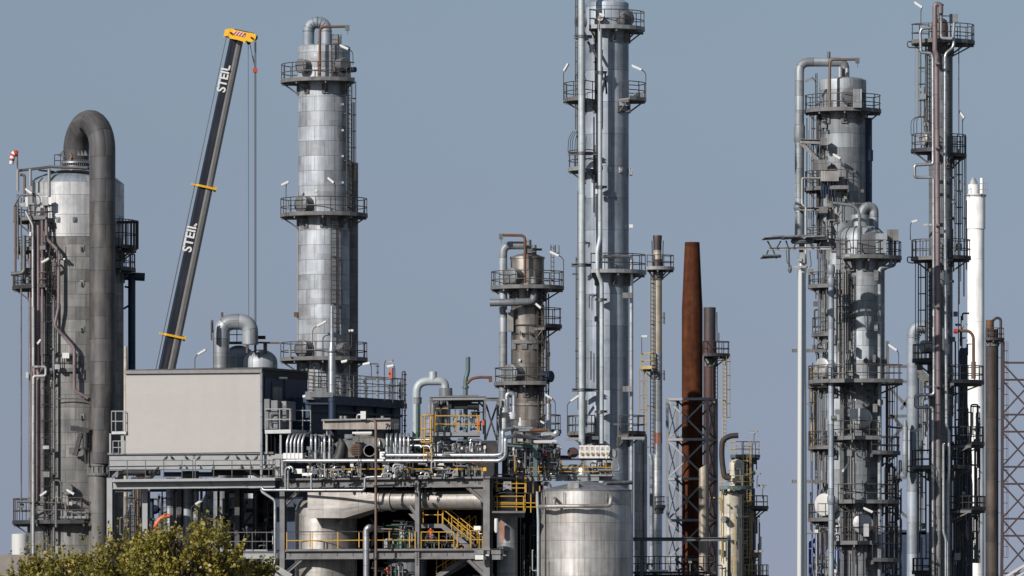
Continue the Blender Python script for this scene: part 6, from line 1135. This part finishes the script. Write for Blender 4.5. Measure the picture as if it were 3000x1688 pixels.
for x, y in ((2533, 1060), (2563, 1062), (2594, 1062), (2534, 1423), (2561, 1426)): c.nozzle(x, y, 8, .35, 'weathered_cladding')
for x0, x1, y0, y1 in ((2561, 2571, 945, 970), (2487, 2493, 1000, 1026), (2557, 2565, 1040, 1062), (2557, 2570, 1184, 1208), (2560, 2573, 792, 822), (2470, 2476, 1440, 1448), (2448, 2462, 1200, 1214)): c.box(x0, x1, y0, y1, -1.9, .4, 'weathered_cladding')
for i, (bx, by, hx, hy, tl, lb) in enumerate(((2633, 1120, 2616, 1018, -35, 'tube lamp on the right end of the wide balcony of the ribbed-head column'), (2472, 1286, 2496, 1178, 30, 'tube lamp over the upper white round manway'), (2470, 1472, 2478, 1370, 55, 'tube lamp slanting steeply between the two white manways'), (2567, 1590, 2544, 1494, -25, 'tube lamp just above the lower white round manway'))): lamp(bx, by, hx, hy, 404, lb, tl, 30)
for y in (1130, 1300, 1480): 
    mb = MB(); mb.path([W(2476, y, 404.8), W(2477, y + 8, 404.8), W(2506, y + 24, 404.8), W(2507, y + 6, 404.8)], .04, 5); part(c.o, 'cable', mb, 'dark_steel')
c.pipe([(2600, 1160, 0), (2600, 1250, 0), (2640, 1255, 0)], 3, 'dull_pipe', 'side_pipe'); c.pipe([(2435, 1225, -2.4), (2452, 1224, -2.4)], 7, 'weathered_cladding', 'side_valve')
pts = [(2495, 735), (2495, 760), (2480, 790)]; c.pipe([(x, y, -2.2) for x, y in ((2474, 752), (2500, 750))], 8, 'bright_cladding', 'cross_pipe')
clutter(2592, 2640, 1345, 1690, (409, 412), 36, 'dark scaffold-like pipework right of the ribbed-head column', ('dark_steel', 'dull_pipe')); clutter(2380, 2460, 1540, 1690, (413, 417), 24, 'dark pipework low between the twin columns', ('dark_steel', 'dull_pipe', 'blue_paint'))
mb = MB(); mb.ibeam(W(2376, 1590, 424), W(2376, 1894, 424), .3, .3, (0, 1, 0)); mb.bar(W(2372, 1592, 424), W(2398, 1580, 424), .2, .25); mb.bar(W(2378, 1600, 424), W(2400, 1640, 424), .15, .2); mb.bar(W(2376, 1650, 424), W(2400, 1650, 424), .15, .2); mb.ibeam(W(2392, 1590, 424), W(2392, 1894, 424), .2, .2, (0, 1, 0)); solo('blue_gantry', mb, 'blue_paint', 'bright blue steel frame low behind the lamp mast', 'steel frame')

rq = random.Random(21)
def dress(c, x0, x1, y0, y1, n, mats=('rail_steel', 'dull_pipe', 'light_steel', 'dark_steel')):
    for k in range(n):
        x = rq.uniform(x0, x1); y = rq.uniform(y0, y1); r = rq.random(); dy = -(math.sqrt(max(.01, c.rm ** 2 - c.m(x - c.cx) ** 2)) if abs(x - c.cx) < c.r else 0) - rq.uniform(.12, .5)
        if r < .45: c.pipe([(x, y, dy), (x, min(y1, y + rq.uniform(80, 320)), dy)], rq.uniform(1, 2.2), rq.choice(mats), 'thin_riser', n=6)
        elif r < .7:
            w = rq.uniform(8, 30); h = rq.uniform(20, 70); c.pipe([(x, y + h, dy), (x, y, dy), (x + w * rq.choice((-1, 1)), y, dy)], rq.uniform(1.2, 2.6), rq.choice(mats), 'branch_pipe', n=8)
        elif r < .85: w = rq.uniform(4, 9); c.box(x - w, x + w, y - w * rq.uniform(.6, 1.4), y + w, dy, .25, rq.choice(('weathered_cladding', 'light_steel', 'dull_pipe')), 'junction_box')
        else: c.nozzle(max(c.cx - c.r, min(c.cx + c.r, x)), y, rq.uniform(2.5, 4.5), .35, rq.choice(mats))
dress(bpyc['cream'], 2108, 2170, 1350, 1680, 22, ('faded_yellow', 'dull_pipe', 'dark_steel')); dress(bpyc['teal'], 2165, 2230, 1345, 1690, 30, ('faded_yellow', 'dull_pipe', 'dark_steel'))
dress(c, 2455, 2495, 780, 1110, 22); dress(c, 2455, 2590, 1130, 1690, 40)
dress(bpyc['broad'], 2395, 2430, 340, 700, 22); dress(bpyc['broad'], 2372, 2425, 720, 1690, 44); dress(bpyc['broad'], 2425, 2530, 560, 640, 12)
dress(bpyc['tall'], 1690, 1755, 60, 1250, 22)
# ------------------------------------------------------------ tall white lamp mast
o = thing('high_mast_light', W(2348, 1894, 400), 'tall white lighting mast with a crown of flat floodlights', 'lamp mast')
mb = lathepx(2349, 400, [(10, 770), (12, 782), (16.5, 1894)], 12); part(o, 'mast', mb, 'mast_paint'); 
mb = MB(); mb.bar(W(2343, 790, 399.45), W(2339, 1894, 399.35), .16, .05, (0, 1, 0)); part(o, 'highlight_strip', mb, 'paper_white')  # white strip standing in for the specular highlight down the mast
mb = lathepx(2350, 400, [(3, 687), (20, 690), (31, 699), (34, 708), (30, 714)], 28); part(o, 'winch_dome', mb, 'dull_cladding')
mb = lathepx(2349, 400, [(8, 712), (8, 772)], 12); mb.box(W(2344, 760, 399.5), (L(14), .3, L(10))); part(o, 'mast_head', mb, 'dull_pipe')
mb = MB(); mb.ibeam(W(2251, 729, 399.6), W(2432, 727, 399.6), .25, .18); mb.bar(W(2320, 782, 399.5), W(2370, 782, 399.5), .12, .12); mb.bar(W(2356, 730, 399.4), W(2362, 782, 399.4), .1, .08)
part(o, 'crossarm', mb, 'bright_cladding')
for x, y, w_, s_ in ((2268, 702, 70, 1), (2318, 701, 56, 0), (2388, 701, 66, -1), (2258, 757, 60, 1)):
    hb = MB(); q = W(x, y, 399.5); hb.plate([q + Vector((u * L(w_ / 2), v, z)) for u, v, z in ((-1, -.45, -.02), (-.8, -.55, .1), (.8, -.55, .14), (1, -.45, .06), (1, .45, .06), (-1, .45, -.02))], (0, 0, .09)); h_ = part(o, 'floodlight', hb, 'dull_cladding')
    sb = MB(); y2 = 729 if y < 729 else 733
    for k in (-1, 1): sb.bar(W(x + k * w_ * .28, y + (4 if y < 729 else 1), 399.5), W(x + k * 7, y2, 399.5), .07, .09)
    part(h_, 'bracket', sb, 'dark_steel')
mb = MB(); mb.tube(W(2311, 730, 399.5), W(2312, 785, 399.5), .05, 6); mb.path([W(2303, 734, 399.5), W(2306, 770, 399.5), W(2320, 782, 399.5)], .03, 5); mb.path([W(2372, 735, 399.5), W(2377, 780, 399.5), W(2360, 784, 399.5)], .035, 5); part(o, 'hanger', mb, 'rail_steel')
mb = lathepx(2314, 399.5, [(3, 782), (6, 786), (6, 794), (3, 800)], 14); part(o, 'dome_camera', mb, 'dull_cladding')
mb = MB(); mb.bar(W(2350, 740, 399.3), W(2350, 770, 399.3), .35, .2, (0, 1, 0)); mb.box(W(2343, 762, 399.2), (L(12), .2, L(9))); part(o, 'control_box', mb, 'bright_cladding')

# ------------------------------------------------------------ tall slim column at right with pink riser
c = Col(2756, 412, 35, 'distillation_column', 'tall slim shaded column at right with a pinkish riser pipe and silver loops', 'column')
bpyc['slim'] = c
c.shell([(36, 128), (35, 130), (35, 780), (37, 782), (37, 795), (35, 797), (35, 1152), (38, 1155), (38, 1165), (35, 1168), (35, 1894)], 'dull_cladding', n=40)
c.shell(dome(24, 52, 70) + [(25, 80), (25, 126)], 'brown_pipe', 'top_drum', 28, cx=2753)
c.pipe([(2756, 40, -2.6), (2756, 14, -2.6), (2742, 12, -2.6), (2739, 20, -2.6), (2739, 150, -2.6), (2744, 160, -2.6), (2748, 900, -2.6), (2749, 1300, -2.6)], 7.5, 'pink_pipe', 'pink_riser', n=18, bend=12); c.pipe([(2749, 1300, -2.6), (2750, 1700, -2.6)], 7.5, 'weathered_cladding', 'lower_riser', n=18)
c.pipe([(2762, 12, -2.4), (2757, 20, -2.4), (2757, 112, -2.4), (2792, 114, -2.4), (2795, 68, -2.2)], 4.6, 'grey_cladding', 'side_pipe', bend=9); c.pipe([(2794, 110, -2.2), (2794, 138, -2.2), (2769, 158, -2.3), (2768, 480, -2.3), (2773, 1250, -2.3), (2780, 1265, -2.3), (2780, 1380, -2.3), (2777, 1420, -2.3), (2777, 1700, -2.3)], 4.6, 'silver_insulation', 'silver_riser', bend=12)
c.pipe([(2728, 82, -2.4), (2700, 84, -2.4), (2696, 95, -2.4), (2698, 154, -2.4), (2729, 156, -2.4), (2733, 170, -2.4), (2734, 481, -2.4), (2679, 484, -2.4), (2680, 520, -2.4), (2735, 520, -2.4), (2736, 1156, -2.6), (2682, 1158, -2.6), (2682, 1194, -2.6), (2733, 1194, -2.6), (2734, 1700, -2.6)], 4.4, 'silver_insulation', 'silver_riser', bend=8)
c.pipe([(2762, 1400, -2.6), (2764, 1305, -2.6), (2768, 1300, -2.6)], 4, 'silver_insulation', 'silver_riser', bend=8); c.pipe([(2764, 1300, -2.7), (2764, 1560, -2.7), (2771, 1580, -2.7), (2771, 1700, -2.7)], 4, 'silver_insulation', 'silver_riser', bend=8)
c.box(2782, 2806, 42, 68, -1.6, .6, 'grey_cladding', 'instrument_box'); c.nozzle(2752, 48, 7, .6, 'dull_pipe'); c.pipe([(2740, 47, -1), (2785, 47, -1)], 1.5, 'dark_steel', 'cross_rod')
c.platform(2666, 2855, 127, 75, sp=.7); c.platform(2669, 2730, 444, 395, 'dark_steel', sp=.6); c.platform(2785, 2831, 458, 397, 'dark_steel', 'dark_steel', sp=.6); c.platform(2669, 2730, 760, 704, 'steel_paint', sp=.5); c.platform(2785, 2844, 758, 704, 'dark_steel', sp=.5)
c.platform(2673, 2730, 1058, 1010, 'dark_steel', sp=.6); c.platform(2670, 2762, 1371, 1320, 'steel_paint', sp=.6); c.platform(2785, 2883, 1122, 1074, 'dark_steel', 'dark_steel', sp=.6); c.platform(2785, 2846, 1370, 1320, 'dark_steel', 'dark_steel', sp=.5); c.platform(2840, 2884, 1302, 1252, 'dark_steel', 'dark_steel', sp=.6); c.platform(2840, 2888, 1492, 1455, 'dark_steel', 'dark_steel', sp=.6); c.platform(2672, 2730, 1678, 1636, 'dark_steel', 'dark_steel', sp=.5)
c.ladder(2708, 130, 443, True, gap=8); c.ladder(2722, 150, 443, False, gap=4); c.ladder(2798, 400, 757, True, gap=8, dx=R(75)); c.ladder(2712, 762, 1057, True, gap=8); c.ladder(2712, 1375, 1640, True, gap=8); c.ladder(2798, 1000, 1370, False, 'dark_steel', gap=8, dx=R(80)); c.ladder(2722, 765, 1010, False, gap=3)
for x, y0, y1 in ((2680, 132, 345), (2688, 132, 345), (2693, 132, 345), (2682, 762, 1000), (2690, 762, 1000), (2809, 135, 400), (2820, 350, 700), (2830, 400, 700), (2826, 460, 760), (2697, 1380, 1690), (2687, 1380, 1690), (2808, 760, 1700), (2818, 1000, 1700)): c.pipe([(x, y0, 0), (x, y1, 0)], 1.3, 'light_steel' if x < 2720 else 'dark_steel', 'thin_riser')
mb = MB()
for x in (2669, 2677, 2686, 2700, 2712, 2722): mb.path([W(x, 395, 411), W(x, 350, 411), W(2696, 340, 411)], .025, 5, .4)
part(c.o, 'cage_hoops', mb, 'rail_steel')
c.manway(2699, 408, 20, .4, 'bright_cladding', a=R(-60)); c.manway(2700, 1017, 18, .4, 'bright_cladding', a=R(-60))
for y in (186, 433, 659, 898, 1131): c.box(2752, 2766, y - 5, y + 5, -2.2, .4, 'dull_pipe', 'clamp'); c.box(2737, 2752, y - 2, y + 2, -3.0, .2, 'weathered_cladding', 'clamp')
for x0, y in ((2706, 659), (2706, 1133)): c.box(x0, 2732, y - 3, y + 3, -1.8, .2, 'bright_cladding', 'stub_beam')
mb = MB()
for y in (127, 758, 1371): mb.path([W(2672, y - 4, 410.5), W(2658, y - 6, 410.5), W(2658, y + 12, 410.5), W(2694, y + 14, 410.5)], .04, 5, .2)
part(c.o, 'cable', mb, 'dark_steel')
lamp(2698, 76, 2691, 14, 410.5, 'tube lamp at the very top left of the slim right column', -35, 28); lamp(2820, 400, 2818, 335, 411, 'tube lamp hanging steeply right of the slim column, near its upper third', -55, 26); lamp(2667, 704, 2680, 648, 410.5, 'small lamp left of the slim column above its middle platform', 15, 18); lamp(2818, 1010, 2816, 951, 411, 'dark flat lamp above the rusty davit right of the slim column', 0, 36, head='weathered_cladding'); lamp(2670, 1320, 2682, 1261, 410, 'flat lamp left of the slim column above its lower left platform', 5, 24)
lamp(2633, 1330, 2630, 1237, 407, 'white upright-tilted lamp between the twin columns and the gooseneck duct', -65, 24)
pipe([(2852, 1108, 409), (2852, 985, 409), (2840, 970, 409), (2805, 969, 409)], 4.5, 'rust', 'rusty davit pipe bending left right of the slim column', bend=16, name='davit', cat='davit'); o_ = bpy.data.objects['davit.001']; mb = MB(); mb.tube(W(2852, 1110, 409), W(2852, 1060, 409), L(7), 10); part(o_, 'socket', mb, 'brown_pipe')
mb = MB(); mb.sweep([W(2794, 970, 408.8), W(2806, 971, 408.8)], L(7), 12); part(o_, 'red_cap', mb, 'hydrant_red')
clutter(2795, 2870, 1180, 1650, (412, 415), 70, 'dark tangle of shaded pipes right of the slim column, lower half', ('dark_steel', 'navy_shade_cladding', 'dull_pipe')); clutter(2695, 2722, 1130, 1330, (416, 418), 14, 'dark fittings left of the slim column behind the silver loop', ('dark_steel', 'dull_pipe'))
o = Col(2822, 417, 24, 'process_vessel', 'dark shaded vessel tucked behind the slim right column', 'vessel'); o.shell([(10, 1020), (13, 1030), (13, 1180), (24, 1380), (28, 1420), (28, 1894)], 'navy_shade_cladding', n=28)
o = Col(2675, 418, 18.5, 'gooseneck_duct', 'thick pale blue duct bending over left of the slim right column', 'duct'); o.pipe([(2675, 1894, 0), (2675, 958, 0), (2726, 956, 0), (2728, 1010, 0)], 18.5, 'blue_grey_cladding', 'duct', bend=40, n=28)
mb = MB()
for y in (1068, 1161, 1258, 1290, 1436, 1530): mb.sweep([W(2675, y, 418), W(2675, y + 2.5, 418)], o.m(19.4), 28)
part(o.o, 'band', mb, 'bright_cladding'); mb = MB()
for i in range(6):
    t = R(95 + 15 * i) ; q = W(2713, 998, 418) ; ce = q + Vector((o.m(38) * math.cos(t), 0, o.m(40) * math.sin(t))); d = Vector((-math.sin(t), 0, math.cos(t))); mb.sweep([ce - d * .025, ce + d * .025], o.m(19.2), 20)
part(o.o, 'band', mb, 'dull_pipe')
mb = MB(); mb.bar(W(2690, 1080, 416.5), W(2722, 1120, 416.5), .3, .4); mb.bar(W(2690, 1100, 416.5), W(2722, 1140, 416.5), .1, .15); part(o.o, 'support_strut', mb, 'weathered_cladding')
o = Col(2652, 417, 8, 'process_pipe', 'paler pipe half hidden behind the thick gooseneck duct at right', 'pipe'); o.shell([(3, 1230), (8, 1250), (8, 1380), (3, 1400)], 'grey_cladding', n=16)

dress(bpyc['slim'], 2690, 2730, 140, 440, 10); dress(bpyc['slim'], 2785, 2835, 400, 1000, 22, ('dark_steel', 'rail_steel')); dress(bpyc['slim'], 2690, 2732, 1060, 1690, 20); dress(bpyc['slim'], 2790, 2850, 1000, 1690, 30, ('dark_steel', 'rail_steel'))
# ------------------------------------------------------------ far white stack, rusty far stack, lattice pylon
c = Col(2859, 560, 29, 'white_stack', 'bright white stack far behind the slim right column, with a cone cap', 'stack')
c.shell([(30, 570), (30, 577), (28, 578), (28, 671), (25, 673), (25, 1894)], 'white_stack', n=40); c.shell([(15.5, 541), (16, 571)], 'white_stack', 'cap_drum', 28, cx=2852); c.shell([(3, 520), (6, 524), (14, 541)], 'bright_cladding', 'cone_cap', 24, cx=2852); c.pipe([(2876, 568, -.4), (2876, 522, -.4)], 5, 'white_stack', 'vent_pipe')
mb = MB(); mb.rail([W(2870, 572, 559), W(2893, 572, 559)], 1.0, .5, .03); mb.rail([W(2812, 572, 559), W(2830, 572, 559)], 1.0, .5, .03); part(c.o, 'railing', mb, 'bright_cladding'); mb = lathepx(2859, 560, [(29.5, 570), (31, 574), (29.5, 577)], 30); part(c.o, 'ring', mb, 'dull_cladding')
for y in (1352, 1500): c.pipe([(2835, y, -2), (2850, y + 10, -2)], 2, 'dark_steel', 'bracket')
c = Col(2906, 620, 19, 'far_chimney', 'far rusty chimney with a pale sunlit strip at the right side', 'chimney'); c.shell([(19, 965), (19, 1894)], 'far_rust', n=28); c.shell([(12, 938), (12, 968)], 'rust', 'neck', 16, cx=2900); c.platform(2884, 2942, 995, 962, 'burnt_steel', 'burnt_steel'); c.ladder(2938, 1000, 1700, True, 'burnt_steel', gap=14, dx=R(85)); c.pipe([(2908, 940, 0), (2920, 930, 0), (2932, 935, 0), (2932, 990, 0)], 4, 'burnt_steel', 'flare_line', bend=10)
o = thing('lattice_pylon', W(3000, 1894, 660), 'dark and red lattice tower cut off by the right edge of the picture', 'tower')
def X(x, y, dy=0): return W(x, y, 660 + dy)
lv = [1063, 1215, 1368, 1520, 1680]
for k, mt_ in ((0, 'burnt_steel'), (14, 'scorched_steel')):
    dy = k; off = 50 * (k > 0); mb = MB(); lb = MB()
    for x in (2935 - (k > 0) * 4, 3075): lb.bar(X(x + off * .2, 1000, dy), X(x, 1894, dy), .22, .22)
    part(o, 'leg', lb, mt_)
    for i, y in enumerate(lv): mb.bar(X(2935, y + off, dy), X(3075, y + off, dy), .16, .2)
    for y0_, y1_ in zip(lv, lv[1:]): mb.bar(X(2935, y0_ + off, dy), X(3075, y1_ + off, dy), .14, .17); mb.bar(X(2935, y1_ + off, dy), X(3075, y0_ + off, dy), .14, .17)
    part(o, 'cross_brace', mb, mt_)
for y in (1030, 1110, 1400, 1440): 
    pass
mb = MB(); mb.bar(X(2600, 1118, 4), X(2680, 1118, 4), .2, .3); mb.bar(X(2600, 1074, 4), X(2680, 1074, 4), .2, .3)
for a, b in (((2640, 1200), (2690, 1120)), ((2600, 1130), (2680, 1215)), ((2600, 1300), (2680, 1215)), ((2610, 1215), (2690, 1300)), ((2600, 1420), (2690, 1330)), ((2600, 1220), (2700, 1218)), ((2600, 1400), (2700, 1400)), ((2600, 1470), (2690, 1540))): mb.bar(X(*a, 4), X(*b, 4), .25, .3)
mb.bar(X(2700, 1000, 4), X(2700, 1894, 4), .35, .35); mb.bar(X(2600, 1000, 4), X(2600, 1894, 4), .35, .35); solo('lattice_pylon', mb, 'dull_pipe', 'fainter lattice tower seen between the twin columns and the thick duct', 'tower')
mb = MB(); mb.bar(W(2945, 1690, 380), W(3060, 1620, 380), .9, .12); mb.bar(W(2955, 1704, 380), W(3070, 1634, 380), .9, .1); solo('conveyor_roof', mb, 'white_paint', 'white sloping roof edge at the lower right corner', 'roof')
mb = MB(); mb.box(W(2650, 1560, 640), (L(120, 640), 2, L(14, 640))); mb.box(W(2600, 1655, 640), (L(300, 640), 2, L(190, 640))); solo('far_hall', mb, 'navy_shade_wall', 'low dark hall far behind the gap left of the thick duct', 'building')

# ------------------------------------------------------------ trees in front
def tree(cx, cy_top, rad_px, Y, n, label, seed, squash=.8):
    rd = random.Random(seed); nr = np.random.RandomState(seed); base = W(cx, 1800, Y); base.z = 0; top = W(cx, cy_top, Y).z; Rr = L(rad_px, Y)
    o = thing('tree', base, label, 'tree', None); tb = MB(); zc = top - Rr * squash
    fork = Vector((base.x, base.y, zc * .35)); tb.sweep([Vector((base.x, base.y, -.1)), Vector((base.x + .05, base.y, fork.z * .5)), fork], [.24, .19, .16], 10)
    tips = []
    for i in range(26):
        a = rd.uniform(0, 6.28); el = rd.uniform(.15, 1.5); k = rd.uniform(.55, .93); e = Vector((base.x + Rr * k * math.cos(a) * math.cos(el), base.y + Rr * k * math.sin(a) * math.cos(el), zc + Rr * squash * k * math.sin(el)))
        m_ = fork.lerp(e, .5) + Vector((rd.uniform(-.3, .3), rd.uniform(-.3, .3), .35)); tb.sweep([fork, m_, e], [.08, .045, .012], 6)
        for q in range(5): t_ = m_.lerp(e, rd.uniform(.2, 1)); u = Vector((rd.uniform(-1, 1), rd.uniform(-1, 1), rd.uniform(0, 1.2))).normalized() * rd.uniform(.4, .9); tb.sweep([t_, t_ + u], [.018, .005], 4)
    part(o, 'trunk', tb, 'bark')
    # twigs spread through the crown, leaves along every twig
    nt_ = n // 9; P = []
    clump = nr.uniform(-1, 1, (75, 3)); cl = []
    for c_ in clump:
        l_ = np.linalg.norm(c_); c_ = c_ / max(l_, 1e-3) * nr.uniform(.35, 1.15)
        cl.append(c_)
    cl = np.array(cl); cl[:, 2] = cl[:, 2] * .85; cl = cl[(cl[:, 2] > -.75)]
    idx = nr.randint(0, len(cl), nt_); ctr = cl[idx] + nr.normal(0, .075, (nt_, 3))
    ctr = ctr * np.array([Rr, Rr, Rr * squash]) + np.array([base.x, base.y, zc])
    ctr = ctr[ctr[:, 2] > .6]; nt_ = len(ctr)
    d = ctr - np.array([base.x, base.y, zc - Rr * .8]); d /= np.linalg.norm(d, axis=1)[:, None]; d = d + nr.normal(0, .45, d.shape); d[:, 2] += .35; d /= np.linalg.norm(d, axis=1)[:, None]
    ln = nr.uniform(.25, .8, nt_); k = 9
    rel = (ctr[:, 2] - zc) / (Rr * squash); sp_ = (nr.uniform(0, 1, nt_) < .14) & (rel > .25); ln[sp_] = nr.uniform(.9, 1.5, sp_.sum()); d[sp_] = d[sp_] * .45 + np.array([0, 0, 1.0]); d[sp_] /= np.linalg.norm(d[sp_], axis=1)[:, None]
    sb = MB()
    for q_ in np.nonzero(sp_)[0]: a_ = Vector(ctr[q_]); sb.tube(a_ - Vector(d[q_]) * .5, a_ + Vector(d[q_]) * float(ln[q_]), .014, 3, .005)
    if sb.V: part(o, 'twigs', sb, 'bark'); t = np.linspace(.05, 1, k)
    pos = ctr[:, None, :] + d[:, None, :] * (ln[:, None] * t)[..., None] + nr.normal(0, .035, (nt_, k, 3)); pos = pos.reshape(-1, 3); m = len(pos)
    ax1 = nr.normal(0, 1, (m, 3)); ax1 /= np.linalg.norm(ax1, axis=1)[:, None]; r2 = nr.normal(0, 1, (m, 3)); ax2 = np.cross(ax1, r2); ax2 /= np.linalg.norm(ax2, axis=1)[:, None]
    s_ = nr.uniform(.055, .115, m)[:, None]; nn_ = np.cross(ax1, ax2)
    V = np.stack([pos - ax1 * s_ * 1.1, pos + ax2 * s_ * .8 + nn_ * s_ * .25, pos + ax1 * s_ * 1.2, pos - ax2 * s_ * .8 + nn_ * s_ * .25], 1).reshape(-1, 3) - np.array(base)
    me = bpy.data.meshes.new('crown'); me.vertices.add(m * 4); me.vertices.foreach_set('co', V.ravel()); me.loops.add(m * 4); me.loops.foreach_set('vertex_index', np.arange(m * 4)); me.polygons.add(m); me.polygons.foreach_set('loop_start', np.arange(m) * 4); me.polygons.foreach_set('loop_total', np.full(m, 4)); me.update(); me.materials.append(M['leaves'])
    cr_ = bpy.data.objects.new('crown', me); sc.collection.objects.link(cr_); cr_.parent = o
tree(555, 1530, 165, 300, 9000, 'leafy tree with the highest crown, just below the beige house', 1, .8)
tree(395, 1578, 125, 306, 5200, 'leafy tree left of the highest crown, in front of the pale frame post', 2, .9)
tree(240, 1622, 120, 312, 4300, 'leafy tree at the foot of the wide vessel', 3, .7)
tree(100, 1650, 90, 316, 3600, 'low leafy tree at the lower left corner by the concrete wall', 4, .8)
tree(715, 1640, 90, 304, 3600, 'lowest leafy crown at the right end of the tree row', 5, 1)
